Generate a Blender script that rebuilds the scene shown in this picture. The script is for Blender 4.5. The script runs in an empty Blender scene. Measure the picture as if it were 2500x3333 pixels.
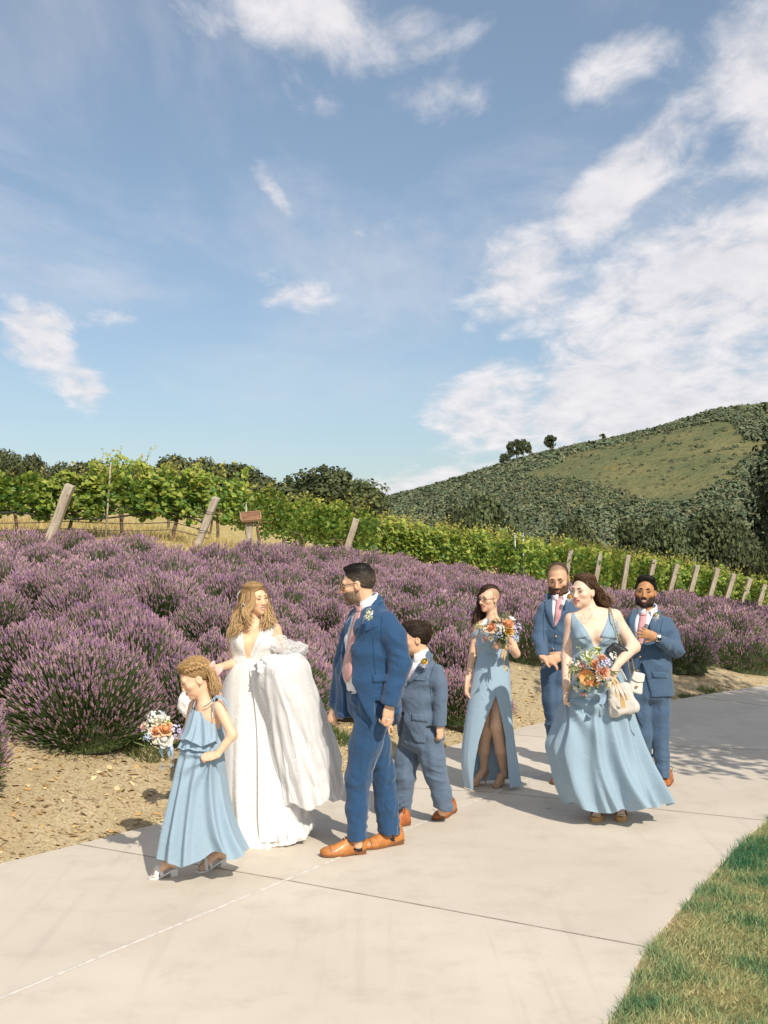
import bpy, math, random
import numpy as np
from mathutils import Vector, Matrix
from mathutils.bvhtree import BVHTree

# ---------------------------------------------------------------- camera, sky, sun, exposure
SC = bpy.context.scene
COL = SC.collection
HC, FPX, HOR, CX = 1.9, 3700.0, 1800.0, 1250.0      # camera height, focal length and horizon in photo pixels
cam_d = bpy.data.cameras.new('camera')
cam_d.sensor_fit = 'VERTICAL'; cam_d.sensor_height = 36.0; cam_d.sensor_width = 27.0
cam_d.lens = 36.0 * FPX / 3333.0
cam_d.shift_y = (HOR - 1666.5) / 3333.0
cam_d.clip_start = 0.1; cam_d.clip_end = 6000
cam = bpy.data.objects.new('camera', cam_d); COL.objects.link(cam)
cam.location = (0, 0, HC); cam.rotation_euler = (math.pi / 2, 0, 0)
SC.camera = cam
SUN_AZ = math.radians(154); SUN_EL = math.radians(40)
sun_dir = Vector((math.sin(SUN_AZ) * math.cos(SUN_EL), math.cos(SUN_AZ) * math.cos(SUN_EL), math.sin(SUN_EL)))
sd = bpy.data.lights.new('sun', 'SUN'); sd.energy = 4.4; sd.angle = math.radians(0.53); sd.color = (1.0, 0.93, 0.82)
sun = bpy.data.objects.new('sun', sd); COL.objects.link(sun)
sun.rotation_euler = (-sun_dir).to_track_quat('-Z', 'Y').to_euler()
SC.view_settings.view_transform = 'Standard'; SC.view_settings.look = 'None'
SC.view_settings.exposure = 0.0; SC.view_settings.gamma = 1.0
SC.cycles.max_bounces = 6; SC.cycles.transparent_max_bounces = 16
try:
    SC.cycles.use_denoising = True
except Exception:
    pass

class NT:
    """little node-tree helper"""
    def __init__(s, tree): s.t = tree; tree.nodes.clear()
    def n(s, typ, **kw):
        nd = s.t.nodes.new(typ)
        for k, v in kw.items():
            if k.startswith('i_'):
                key = k[2:]
                key = int(key) if key.isdigit() else key.replace('_', ' ')
                if hasattr(v, 'node') or isinstance(v, bpy.types.NodeSocket): s.t.links.new(v, nd.inputs[key])
                else: nd.inputs[key].default_value = v
            else: setattr(nd, k, v)
        return nd
    def link(s, a, b): s.t.links.new(a, b)
    def math(s, op, a, b=None, c=None, clamp=False):
        nd = s.t.nodes.new('ShaderNodeMath'); nd.operation = op; nd.use_clamp = clamp
        for i, v in enumerate((a, b, c)):
            if v is None: continue
            if isinstance(v, bpy.types.NodeSocket): s.t.links.new(v, nd.inputs[i])
            else: nd.inputs[i].default_value = v
        return nd.outputs[0]
    def mix(s, f, a, b, blend='MIX'):
        nd = s.t.nodes.new('ShaderNodeMix'); nd.data_type = 'RGBA'; nd.blend_type = blend
        for sock, v in ((nd.inputs[0], f), (nd.inputs[6], a), (nd.inputs[7], b)):
            if isinstance(v, bpy.types.NodeSocket): s.t.links.new(v, sock)
            else: sock.default_value = v if not isinstance(v, tuple) or len(v) == 4 else (*v, 1)
        return nd.outputs[2]
    def ramp(s, f, lo, hi):
        nd = s.t.nodes.new('ShaderNodeMapRange'); nd.interpolation_type = 'SMOOTHSTEP'
        s.t.links.new(f, nd.inputs[0]); nd.inputs[1].default_value = lo; nd.inputs[2].default_value = hi
        return nd.outputs[0]

world = bpy.data.worlds.new('World'); SC.world = world; world.use_nodes = True
W = NT(world.node_tree)
sky = W.n('ShaderNodeTexSky', sky_type='NISHITA'); sky.sun_disc = False
sky.sun_elevation = SUN_EL; sky.sun_rotation = SUN_AZ; sky.air_density = 1.0; sky.dust_density = 1.2; sky.ozone_density = 1.6
tc = W.n('ShaderNodeTexCoord')
sep = W.n('ShaderNodeSeparateXYZ', i_0=tc.outputs['Generated'])
dx, dy, dz = sep.outputs
# a flat layer of high cloud: noise on the layer plane, denser towards the hill
zz = W.math('ADD', W.math('MAXIMUM', dz, 0.0), 0.16)
u = W.math('DIVIDE', dx, zz); v = W.math('DIVIDE', dy, zz)
cuv = W.n('ShaderNodeCombineXYZ', i_0=u, i_1=v, i_2=0.0)
rot = W.n('ShaderNodeMapping'); rot.inputs['Rotation'].default_value = (0, 0, math.radians(-32)); rot.inputs['Scale'].default_value = (1.0, 0.62, 1)
W.link(cuv.outputs[0], rot.inputs[0])
n1 = W.n('ShaderNodeTexNoise', i_Scale=1.7, i_Detail=9.0, i_Roughness=0.58, i_Distortion=0.5); W.link(rot.outputs[0], n1.inputs['Vector'])
n2 = W.n('ShaderNodeTexNoise', i_Scale=9.0, i_Detail=8.0, i_Roughness=0.62, i_Distortion=0.3); W.link(rot.outputs[0], n2.inputs['Vector'])
az = W.math('ARCTAN2', dx, dy); el = W.math('ARCSINE', dz)
def blob(a0, e0, ra, re, tilt=0.0, soft=1.0):
    da = W.math('SUBTRACT', az, a0); de = W.math('SUBTRACT', el, e0)
    c, s_ = math.cos(tilt), math.sin(tilt)
    p = W.math('ADD', W.math('MULTIPLY', da, c / ra), W.math('MULTIPLY', de, s_ / ra))
    q = W.math('ADD', W.math('MULTIPLY', da, -s_ / re), W.math('MULTIPLY', de, c / re))
    r = W.math('SQRT', W.math('ADD', W.math('MULTIPLY', p, p), W.math('MULTIPLY', q, q)))
    nd = W.n('ShaderNodeMapRange', interpolation_type='SMOOTHSTEP'); W.link(r, nd.inputs[0])
    nd.inputs[1].default_value = 1.0; nd.inputs[2].default_value = 0.0
    return W.math('MULTIPLY', nd.outputs[0], soft)
def pxb(x, y, rx, ry, tilt=0.0, soft=1.0):
    a = math.atan((x - CX) / FPX); e = math.atan((HOR - y) / math.hypot(FPX, x - CX))
    return blob(a, e, rx / FPX, ry / FPX, tilt, soft)
blobs = [pxb(2420, 1080, 1500, 900, 0.4, 1.0), pxb(2050, 1280, 1050, 520, 0.2, 0.95), pxb(1720, 900, 560, 420, 0.75, 0.8),
         pxb(2050, 560, 900, 260, 0.75, 0.9), pxb(2600, 250, 700, 700, 0.6, 0.9), pxb(1000, 70, 800, 330, -0.25, 0.85),
         pxb(1450, 310, 520, 220, 0.1, 0.72), pxb(2020, 200, 480, 240, 0.4, 0.78), pxb(130, 1100, 300, 230, -0.9, 1.0),
         pxb(260, 1250, 230, 160, -0.7, 0.9), pxb(880, 610, 330, 90, -0.95, 0.66), pxb(950, 960, 400, 150, -0.2, 0.68),
         pxb(390, 1030, 340, 130, 0.2, 0.62), pxb(1500, 1600, 1000, 220, 0.12, 1.0), pxb(1230, 770, 480, 200, 0.3, 0.55),
         pxb(1020, 300, 460, 230, -0.8, 0.66), pxb(1620, 1330, 620, 360, 0.5, 0.9), pxb(2300, 380, 1000, 620, 0.5, 0.64), pxb(1300, 130, 700, 260, 0.1, 0.72), pxb(700, 60, 420, 240, 0.0, 0.66), pxb(60, 820, 320, 120, 0.2, 0.45)]
# away from the view the same broken layer goes on, thinning and thickening by noise
acc = None
for b in blobs: acc = b if acc is None else W.math('MAXIMUM', acc, b)
n3 = W.n('ShaderNodeTexNoise', i_Scale=0.55, i_Detail=3.0); W.link(cuv.outputs[0], n3.inputs['Vector'])
away = W.math('SUBTRACT', 1.0, W.ramp(W.math('ABSOLUTE', az), 1.1, 0.5))
acc = W.math('MAXIMUM', acc, W.math('MULTIPLY', W.ramp(n3.outputs[0], 0.42, 0.62), W.math('MULTIPLY', W.math('ADD', away, 0.0), 0.8)))
tex = W.math('ADD', W.math('MULTIPLY', n1.outputs[0], 0.48), W.math('MULTIPLY', n2.outputs[0], 0.52))
thr = W.math('MAXIMUM', W.math('SUBTRACT', 0.82, W.math('MULTIPLY', acc, 0.56)), 0.365)
dens = W.n('ShaderNodeMapRange', interpolation_type='SMOOTHSTEP'); W.link(W.math('SUBTRACT', tex, thr), dens.inputs[0])
dens.inputs[1].default_value = -0.10; dens.inputs[2].default_value = 0.17
veil = W.math('MULTIPLY', W.ramp(n1.outputs[0], 0.40, 0.72), W.math('MULTIPLY', W.ramp(el, 0.05, 0.32), 0.6))
dcl = W.math('MAXIMUM', W.math('MULTIPLY', dens.outputs[0], 0.93), veil)
shade = W.n('ShaderNodeMapRange'); W.link(n2.outputs[0], shade.inputs[0]); shade.inputs[1].default_value = 0.3; shade.inputs[2].default_value = 0.7
cloudc = W.mix(shade.outputs[0], (5.0, 4.9, 5.15, 1), (6.3, 6.1, 6.2, 1))
lift = W.mix(0.34, sky.outputs[0], (1.95, 2.45, 2.75, 1))
bgc = W.mix(dcl, lift, cloudc)
bg = W.n('ShaderNodeBackground', i_Strength=0.148); W.link(bgc, bg.inputs[0])
wo = W.n('ShaderNodeOutputWorld'); W.link(bg.outputs[0], wo.inputs[0])

# ---------------------------------------------------------------- helpers
def gp(px, py, z=0.0):                      # photo pixel on ground of height z -> point
    Y = (HC - z) * FPX / (py - HOR)
    return np.array([(px - CX) / FPX * Y, Y, z])
def pt(px, py, Y):                          # photo pixel at distance Y
    return np.array([(px - CX) / FPX * Y, Y, HC - (py - HOR) / FPX * Y])
def proj(P):
    P = np.asarray(P, float)
    return CX + FPX * P[..., 0] / P[..., 1], HOR + FPX * (HC - P[..., 2]) / P[..., 1]

def mesh_np(name, V, tris=None, quads=None, col=None, smooth=True, uv=None):
    V = np.asarray(V, np.float32).reshape(-1, 3)
    tris = np.zeros((0, 3), np.int32) if tris is None else np.asarray(tris, np.int32).reshape(-1, 3)
    quads = np.zeros((0, 4), np.int32) if quads is None else np.asarray(quads, np.int32).reshape(-1, 4)
    me = bpy.data.meshes.new(name)
    nt, nq = len(tris), len(quads)
    me.vertices.add(len(V)); me.vertices.foreach_set('co', V.ravel())
    me.loops.add(nt * 3 + nq * 4)
    me.loops.foreach_set('vertex_index', np.concatenate([tris.ravel(), quads.ravel()]).astype(np.int32))
    me.polygons.add(nt + nq)
    st = np.concatenate([np.arange(nt) * 3, nt * 3 + np.arange(nq) * 4]).astype(np.int32)
    me.polygons.foreach_set('loop_start', st)
    me.polygons.foreach_set('use_smooth', np.full(nt + nq, smooth))
    if col is not None:
        col = np.asarray(col, np.float32)
        if col.shape[1] == 3: col = np.concatenate([col, np.ones((len(col), 1), np.float32)], 1)
        at = me.color_attributes.new('Col', 'FLOAT_COLOR', 'POINT'); at.data.foreach_set('color', col.ravel())
    me.update(calc_edges=True); me.validate()
    return me
def ob(name, me, mat=None, parent=None, label=None, cat=None, group=None, kind=None):
    o = bpy.data.objects.new(name, me); COL.objects.link(o)
    if mat is not None and me is not None:
        for m in (mat if isinstance(mat, (list, tuple)) else [mat]):
            if m.name not in [k.name for k in me.materials if k]: me.materials.append(m)
    if parent is not None: o.parent = parent
    tag(o, label, cat, group, kind)
    return o
def tag(o, label=None, cat=None, group=None, kind=None):
    if label: o['label'] = label
    if cat: o['category'] = cat
    if group: o['group'] = group
    if kind: o['kind'] = kind
    return o
def empty(name, loc=(0, 0, 0), label=None, cat=None, group=None):
    o = ob(name, None, None, None, label, cat, group); o.location = loc; o.empty_display_size = 0.1
    return o
def child(o, parent):
    """parent a mesh given in world coordinates under a thing whose Empty is only moved"""
    o.parent = parent; o.matrix_parent_inverse = Matrix.Translation(parent.location).inverted(); return o

class MB:
    def __init__(s): s.V = []; s.T = []; s.Q = []; s.C = []; s.n = 0
    def add(s, V, T=None, Q=None, C=None):
        V = np.asarray(V, float).reshape(-1, 3)
        if T is not None and len(T): s.T.append(np.asarray(T).reshape(-1, 3) + s.n)
        if Q is not None and len(Q): s.Q.append(np.asarray(Q).reshape(-1, 4) + s.n)
        s.V.append(V); s.n += len(V)
        if C is not None:
            C = np.asarray(C, float)
            s.C.append(np.tile(C, (len(V), 1)) if C.ndim == 1 else C)
        return s
    def mesh(s, name, smooth=True):
        return mesh_np(name, np.concatenate(s.V), np.concatenate(s.T) if s.T else None, np.concatenate(s.Q) if s.Q else None,
                       np.concatenate(s.C) if s.C else None, smooth)
def scatter(TV, F, P, R, S):
    """template verts (k,3), faces (m,n), positions (N,3), rotations (N,3,3), scales (N,) or (N,3)"""
    S = np.asarray(S); S = S[:, None] if S.ndim == 1 else S
    V = np.einsum('nij,nkj->nki', R, TV[None] * S[:, None, :]) + P[:, None, :]
    k = len(TV)
    Fa = (np.asarray(F)[None] + (np.arange(len(P)) * k)[:, None, None]).reshape(-1, np.asarray(F).shape[1])
    return V.reshape(-1, 3), Fa
def rand_rot(rng, N):
    q = rng.normal(size=(N, 4)); q /= np.linalg.norm(q, axis=1)[:, None]
    w, x, y, z = q.T
    return np.stack([np.stack([1 - 2 * (y * y + z * z), 2 * (x * y - z * w), 2 * (x * z + y * w)], -1),
                     np.stack([2 * (x * y + z * w), 1 - 2 * (x * x + z * z), 2 * (y * z - x * w)], -1),
                     np.stack([2 * (x * z - y * w), 2 * (y * z + x * w), 1 - 2 * (x * x + y * y)], -1)], 1)
def frames(D, rng=None, roll=None):
    """rotation matrices whose local z follows D"""
    D = D / np.linalg.norm(D, axis=1)[:, None]
    ref = np.where(np.abs(D[:, 2:3]) < 0.95, np.array([[0, 0, 1.0]]), np.array([[1.0, 0, 0]]))
    X = np.cross(ref, D); X /= np.linalg.norm(X, axis=1)[:, None]
    Yv = np.cross(D, X)
    if rng is not None:
        a = rng.uniform(0, 2 * math.pi, len(D))[:, None]
        X, Yv = X * np.cos(a) + Yv * np.sin(a), -X * np.sin(a) + Yv * np.cos(a)
    return np.stack([X, Yv, D], 2)
def tube(pts, rad, n=8, cap=True):
    pts = np.asarray(pts, float); rad = np.broadcast_to(np.asarray(rad, float), (len(pts),))
    T = np.gradient(pts, axis=0); T /= np.linalg.norm(T, axis=1)[:, None] + 1e-9
    ref = np.array([0, 0, 1.0]) if abs(T[0][2]) < 0.9 else np.array([1.0, 0, 0])
    V = []
    X = np.cross(ref, T[0]); X /= np.linalg.norm(X)
    for p, t, r in zip(pts, T, rad):
        X = X - t * X.dot(t); X /= np.linalg.norm(X) + 1e-9; Yv = np.cross(t, X)
        a = np.arange(n) / n * 2 * math.pi
        V.append(p + r * (np.cos(a)[:, None] * X + np.sin(a)[:, None] * Yv))
    V = np.concatenate(V); m = len(pts); i = np.arange(n); Q = []
    for k in range(m - 1):
        Q.append(np.stack([k * n + i, k * n + (i + 1) % n, (k + 1) * n + (i + 1) % n, (k + 1) * n + i], 1))
    Q = np.concatenate(Q); Tt = np.zeros((0, 3), int)
    if cap:
        V = np.concatenate([V, pts[:1], pts[-1:]])
        Tt = np.concatenate([np.stack([np.full(n, m * n), (i + 1) % n, i], 1), np.stack([np.full(n, m * n + 1), (m - 1) * n + i, (m - 1) * n + (i + 1) % n], 1)])
    return V, Tt, Q
def spline(pts, n):
    """Catmull-Rom through pts"""
    P = np.asarray(pts, float); P = np.concatenate([2 * P[:1] - P[1:2], P, 2 * P[-1:] - P[-2:-1]])
    out = []; m = len(P) - 3
    for t in np.linspace(0, m - 1e-9, n):
        i = int(t); f = t - i; a, b, c, d = P[i:i + 4]
        out.append(0.5 * (2 * b + (c - a) * f + (2 * a - 5 * b + 4 * c - d) * f * f + (3 * b - a - 3 * c + d) * f ** 3))
    return np.array(out)
def box_mesh(sx, sy, sz, bev=0.0, name='box'):
    import bmesh
    bm = bmesh.new(); bmesh.ops.create_cube(bm, size=1.0)
    bmesh.ops.scale(bm, vec=(sx, sy, sz), verts=bm.verts)
    if bev > 0: bmesh.ops.bevel(bm, geom=bm.edges[:], offset=bev, segments=2, affect='EDGES')
    me = bpy.data.meshes.new(name); bm.to_mesh(me); bm.free(); return me
class SNoise:
    """cheap smooth noise: a sum of random waves"""
    def __init__(s, seed, k=14, lo=0.6, hi=2.2):
        r = np.random.default_rng(seed); d = r.normal(size=(k, 3)); d /= np.linalg.norm(d, axis=1)[:, None]
        s.w = d * r.uniform(lo, hi, k)[:, None]; s.p = r.uniform(0, 6.28, k); s.k = k
    def __call__(s, P):
        P = np.asarray(P, float); o = 0
        for w, p in zip(s.w, s.p): o = o + np.sin(P[..., 0] * w[0] + P[..., 1] * w[1] + P[..., 2] * w[2] + p)
        return o / math.sqrt(s.k)

MATS = {}
def mat(name, col=(0.5, 0.5, 0.5), rough=0.7, attr=False, nscale=None, namt=0.15, bump=0.0, bscale=200.0, sheen=0.0, spec=0.4,
        metal=0.0, sss=0.0, objvar=0.0, trans=0.0, alpha=1.0, col2=None, coat=0.0, crease=0.0, cscale=9.0):
    if name in MATS: return MATS[name]
    m = bpy.data.materials.new(name); m.use_nodes = True; T = NT(m.node_tree)
    p = T.n('ShaderNodeBsdfPrincipled'); out = T.n('ShaderNodeOutputMaterial')
    base = None
    if attr:
        a = T.n('ShaderNodeAttribute', attribute_name='Col'); base = a.outputs[0]
    else:
        r = T.n('ShaderNodeRGB'); r.outputs[0].default_value = (*col, 1); base = r.outputs[0]
    co = T.n('ShaderNodeTexCoord')
    if nscale:
        nz = T.n('ShaderNodeTexNoise', i_Scale=nscale, i_Detail=5.0, i_Roughness=0.6); T.link(co.outputs['Object'], nz.inputs['Vector'])
        f = T.ramp(nz.outputs[0], 0.3, 0.7)
        if col2 is not None: base = T.mix(f, base, (*col2, 1))
        else:
            k = T.math('ADD', T.math('MULTIPLY', f, 2 * namt), 1 - namt)
            hs = T.n('ShaderNodeHueSaturation'); T.link(base, hs.inputs['Color']); T.link(k, hs.inputs['Value']); base = hs.outputs[0]
    if objvar:
        oi = T.n('ShaderNodeObjectInfo'); hs = T.n('ShaderNodeHueSaturation'); T.link(base, hs.inputs['Color'])
        T.link(T.math('ADD', T.math('MULTIPLY', oi.outputs['Random'], 2 * objvar), 1 - objvar), hs.inputs['Value'])
        T.link(T.math('ADD', T.math('MULTIPLY', oi.outputs['Random'], objvar * 0.12), 0.5 - objvar * 0.06), hs.inputs['Hue']); base = hs.outputs[0]
    T.link(base, p.inputs['Base Color'])
    p.inputs['Roughness'].default_value = rough; p.inputs['Metallic'].default_value = metal
    p.inputs['Specular IOR Level'].default_value = spec; p.inputs['Alpha'].default_value = alpha
    p.inputs['Coat Weight'].default_value = coat; p.inputs['Coat Roughness'].default_value = 0.15
    if sheen: p.inputs['Sheen Weight'].default_value = sheen; p.inputs['Sheen Roughness'].default_value = 0.5
    if sss:
        p.inputs['Subsurface Weight'].default_value = sss; p.inputs['Subsurface Radius'].default_value = (0.012, 0.005, 0.003); p.inputs['Subsurface Scale'].default_value = 1.0
    if bump:
        bn = T.n('ShaderNodeTexNoise', i_Scale=bscale, i_Detail=4.0); T.link(co.outputs['Object'], bn.inputs['Vector'])
        b = T.n('ShaderNodeBump', i_Strength=bump, i_Distance=0.01); T.link(bn.outputs[0], b.inputs['Height']); T.link(b.outputs[0], p.inputs['Normal'])
    if crease:
        cn = T.n('ShaderNodeTexNoise', i_Scale=cscale, i_Detail=2.0, i_Roughness=.45, i_Distortion=1.2); T.link(co.outputs['Object'], cn.inputs['Vector'])
        rd = T.math('SUBTRACT', 1.0, T.math('MULTIPLY', T.math('ABSOLUTE', T.math('SUBTRACT', cn.outputs[0], .5)), 3.2))
        cb = T.n('ShaderNodeBump', i_Strength=crease, i_Distance=0.012); T.link(T.math('MAXIMUM', rd, .2), cb.inputs['Height'])
        if bump: T.link(b.outputs[0], cb.inputs['Normal'])
        T.link(cb.outputs[0], p.inputs['Normal'])
    sh = p.outputs[0]
    if trans:
        tr = T.n('ShaderNodeBsdfTranslucent'); T.link(base, tr.inputs[0])
        ms = T.n('ShaderNodeMixShader', i_0=trans); T.link(sh, ms.inputs[1]); T.link(tr.outputs[0], ms.inputs[2]); sh = ms.outputs[0]
    T.link(sh, out.inputs[0])
    MATS[name] = m; return m
# ---------------------------------------------------------------- road outline (ground points)
ROAD_L = np.array([(-7.4, 0.4), (-5.8, 2.5), (-4.4, 4.4), (-3.2, 5.9), (-2.36, 6.98), (-1.56, 8.06), (-.41, 9.71), (.60, 11.16), (1.94, 12.95), (3.72, 14.68), (5.55, 16.4), (8.5, 18.7), (12, 21.0), (17, 23.8)])
ROAD_C = np.array([(-5.6, -1.6), (-4.4, .35), (-3.2, 2.3), (-1.64, 4.85), (-.576, 6.6), (.47, 8.33), (1.47, 9.92), (3.15, 12.25), (5.4, 14.7), (8.5, 17.0), (12.6, 19.6), (18, 22.4)])
ROAD_R = np.array([(-3.6, -3.6), (-2.6, -1.7), (-.8, 1.5), (.1, 3.2), (.90, 4.585), (1.273, 5.48), (1.95, 6.75), (2.74, 8.1), (3.9, 9.6), (5.6, 11.3), (8, 13.4), (11, 15.6), (14, 17.6), (19, 20.6)])
def curve_at(P, Y): return np.array([np.interp(Y, P[:, 1], P[:, 0]), Y])
def side(P, x, y):                                # positive to the right of the line
    return x - np.interp(y, P[:, 1], P[:, 0])
RLs, RCs, RRs = spline(ROAD_L, 120), spline(ROAD_C, 600), spline(ROAD_R, 120)

# ---------------------------------------------------------------- terrain heights from sighted points (thin-plate surface)
ctl = [(-2.38, 8.85, .34), (-1.78, 9.5, .34), (-.54, 10.4, .26), (.79, 11.75, .12), (1.82, 14.6, .3), (4.4, 16.3, .22), (7.6, 19.6, .2), (12, 23.0, -.1),
       (-2.95, 7.5, .24), (-4.4, 6.6, .4), (-6.5, 5.5, .6), (-9, 3, .8)]
def ctlpx(px, py, d, dz): P = pt(px, py, d); ctl.append((P[0], P[1], P[2] - dz))
for px, py, d in [(-600, 1725, 20), (0, 1738, 20), (300, 1748, 20.5), (650, 1758, 21), (800, 1752, 23), (1000, 1742, 26), (1140, 1760, 28), (1400, 1795, 31),
                  (1650, 1832, 33), (1850, 1868, 35), (2045, 1885, 37), (2190, 1905, 38.5), (2320, 1915, 40), (2424, 1940, 41.5), (2500, 1955, 43), (2900, 2010, 46)]:
    ctlpx(px, py, d, .40 if px < 700 else .70 if px < 1300 else .98)
for px, py, d in [(-400, 1740, 21.8), (100, 1746, 21.8), (400, 1750, 21.9), (640, 1756, 22.1), (0, 1688, 27), (450, 1702, 27)]: ctlpx(px, py, d, .05)
for px, py, d in [(900, 1755, 31), (1300, 1795, 36), (1700, 1840, 42), (2100, 1895, 47), (2500, 1950, 52)]: ctlpx(px, py, d, .55)
for x, y, z in [(-25, 60, 6.5), (0, 60, 3.6), (20, 70, -1.5), (45, 70, -5), (-40, 30, 6), (-25, 10, 3.4), (30, 40, -3.5), (30, 22, -1), (15, 12, -.1), (8, 5, .0), (5, 0, 0), (-5, -3, 0), (3, 6, .0), (20, 5, -.1), (-14, 6, 1.8)]: ctl.append((x, y, z))
for k in range(0, 120, 6):
    ctl.append((*RLs[k], 0.0)); ctl.append((*RRs[k], 0.0))
ctl = np.array(ctl)
def _U(r2): return np.where(r2 > 0, r2 * np.log(r2 + 1e-12), 0) * 0.5
_n = len(ctl); _d2 = ((ctl[:, None, :2] - ctl[None, :, :2]) ** 2).sum(-1)
_A = np.zeros((_n + 3, _n + 3)); _A[:_n, :_n] = _U(_d2) + np.eye(_n) * 0.35; _A[:_n, _n] = 1; _A[:_n, _n + 1:] = ctl[:, :2]; _A[_n:, :_n] = _A[:_n, _n:].T
_w = np.linalg.solve(_A, np.concatenate([ctl[:, 2], np.zeros(3)]))
gnz = SNoise(3, 16, 0.5, 2.5); gnz2 = SNoise(4, 20, 4, 16)
def terrain0(x, y):
    x = np.asarray(x, float); y = np.asarray(y, float); sh = np.broadcast(x, y).shape
    x = np.broadcast_to(x, sh).ravel(); y = np.broadcast_to(y, sh).ravel()
    z = np.empty(len(x))
    for i in range(0, len(x), 40000):
        s = slice(i, i + 40000); d2 = (x[s, None] - ctl[:, 0]) ** 2 + (y[s, None] - ctl[:, 1]) ** 2
        z[s] = _U(d2) @ _w[:_n] + _w[_n] + _w[_n + 1] * x[s] + _w[_n + 2] * y[s]
    r = np.hypot(x - 5, y - 25); w = np.clip((r - 50) / 60, 0, 1); w = w * w * (3 - 2 * w)
    return (np.clip(z, -12, 14) * (1 - w) - 6 * w).reshape(sh)
def road_dist(x, y):
    """distance outside the road (negative inside)"""
    sh = np.broadcast(x, y).shape; P = np.stack([np.broadcast_to(x, sh).ravel(), np.broadcast_to(y, sh).ravel()], 1)
    dl = np.sqrt(((P[:, None] - RLs[None]) ** 2).sum(-1)).min(1); dr = np.sqrt(((P[:, None] - RRs[None]) ** 2).sum(-1)).min(1)
    ins = (side(RLs, P[:, 0], P[:, 1]) > 0) & (side(RRs, P[:, 0], P[:, 1]) < 0)
    return np.where(ins, -np.minimum(dl, dr), np.minimum(dl, dr)).reshape(sh)
def terrain(x, y, rough=True):
    z = terrain0(x, y); d = road_dist(x, y)
    P = np.stack([np.broadcast_to(x, z.shape), np.broadcast_to(y, z.shape), z * 0], -1)
    if rough:
        k = np.clip(d / 0.6, 0, 1)
        z = z + k * (gnz(P) * 0.02 + gnz2(P) * 0.006)
    near = np.clip(d / 0.35, 0, 1)
    z = np.where(d < 0, -0.09, z * near + (1 - near) * (-0.012))
    return z
def axis(segs):
    out = [segs[0][0]]
    for a, b, h in segs:
        n = max(1, int(round((b - a) / h))); out += list(a + (b - a) * (np.arange(n) + 1) / n)
    return np.array(out)
gx = axis([(-2500, -400, 300), (-400, -60, 34), (-60, -8, 1.3), (-8, 7, .1), (7, 20, .45), (20, 60, 1.6), (60, 400, 34), (400, 2500, 300)])
gy = axis([(-1500, -60, 240), (-60, -4, 3.5), (-4, 2, .5), (2, 17, .1), (17, 46, .6), (46, 100, 2.5), (100, 400, 30), (400, 3500, 300)])
GX, GY = np.meshgrid(gx, gy); GZ = terrain(GX, GY)
V = np.stack([GX, GY, GZ], -1).reshape(-1, 3); nx, ny = len(gx), len(gy)
ii = (np.arange(ny - 1)[:, None] * nx + np.arange(nx - 1)[None]).ravel(); Q = np.stack([ii, ii + 1, ii + nx + 1, ii + nx], 1)
# where which ground cover lies: r = lawn, g = dry vineyard grass, b = meadow far away
lawn = np.clip(side(RRs, V[:, 0], V[:, 1]) / 0.1, 0, 1) * (V[:, 1] < 24)
far_l = np.array([(-40, 19.6), (-6.8, 20.0), (-3.4, 21.3), (-2.5, 23), (-1.7, 26), (-.8, 28), (1.25, 31), (3.6, 33), (5.7, 35), (8, 37), (9.8, 38.5), (11.6, 40), (13.2, 41.5), (14.6, 43), (20.5, 46), (60, 60)])
far_y = lambda x: np.interp(x, far_l[:, 0], far_l[:, 1])
dry = np.clip((V[:, 1] - far_y(V[:, 0]) + 0.6) / 0.5, 0, 1) * (1 - lawn)
col = np.stack([lawn, dry, np.clip((np.hypot(V[:, 0], V[:, 1]) - 60) / 30, 0, 1)], 1)
gm = bpy.data.materials.new('ground_cover'); gm.use_nodes = True; T = NT(gm.node_tree)
p = T.n('ShaderNodeBsdfPrincipled', i_Roughness=0.95); p.inputs['Specular IOR Level'].default_value = 0.15
co = T.n('ShaderNodeTexCoord'); at = T.n('ShaderNodeAttribute', attribute_name='Col'); sp = T.n('ShaderNodeSeparateXYZ', i_0=at.outputs[1])
def tn(sc, det=6.0, r=0.6):
    nd = T.n('ShaderNodeTexNoise', i_Scale=sc, i_Detail=det, i_Roughness=r); T.link(co.outputs['Object'], nd.inputs['Vector']); return nd.outputs[0]
dirt = T.mix(T.ramp(tn(1.3), 0.35, 0.65), (.53, .41, .235, 1), (.62, .51, .315, 1))
dirt = T.mix(T.ramp(tn(38, 8, .7), 0.42, 0.66), dirt, (.36, .26, .14, 1))
dirt = T.mix(T.ramp(tn(90, 3, .7), 0.6, 0.72), dirt, (0.75, 0.66, 0.47, 1))
lawnc = T.mix(T.ramp(tn(2.2), 0.4, 0.6), (0.16, 0.17, 0.06, 1), (0.36, 0.31, 0.13, 1))
dryc = T.mix(T.ramp(tn(3.0), 0.35, 0.65), (0.56, 0.43, 0.19, 1), (0.42, 0.33, 0.13, 1))
c = T.mix(sp.outputs[0], dirt, lawnc); c = T.mix(sp.outputs[1], c, dryc); c = T.mix(sp.outputs[2], c, (0.085, 0.095, 0.035, 1))
T.link(c, p.inputs['Base Color'])
b1 = T.math('ADD', tn(30, 8, .7), T.math('MULTIPLY', tn(110, 4, .6), 0.5))
bp = T.n('ShaderNodeBump', i_Strength=0.7, i_Distance=0.03); T.link(b1, bp.inputs['Height']); T.link(bp.outputs[0], p.inputs['Normal'])
T.link(p.outputs[0], T.n('ShaderNodeOutputMaterial').inputs[0])
ob('ground', mesh_np('ground', V, quads=Q, col=col), gm, kind='structure')

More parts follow.
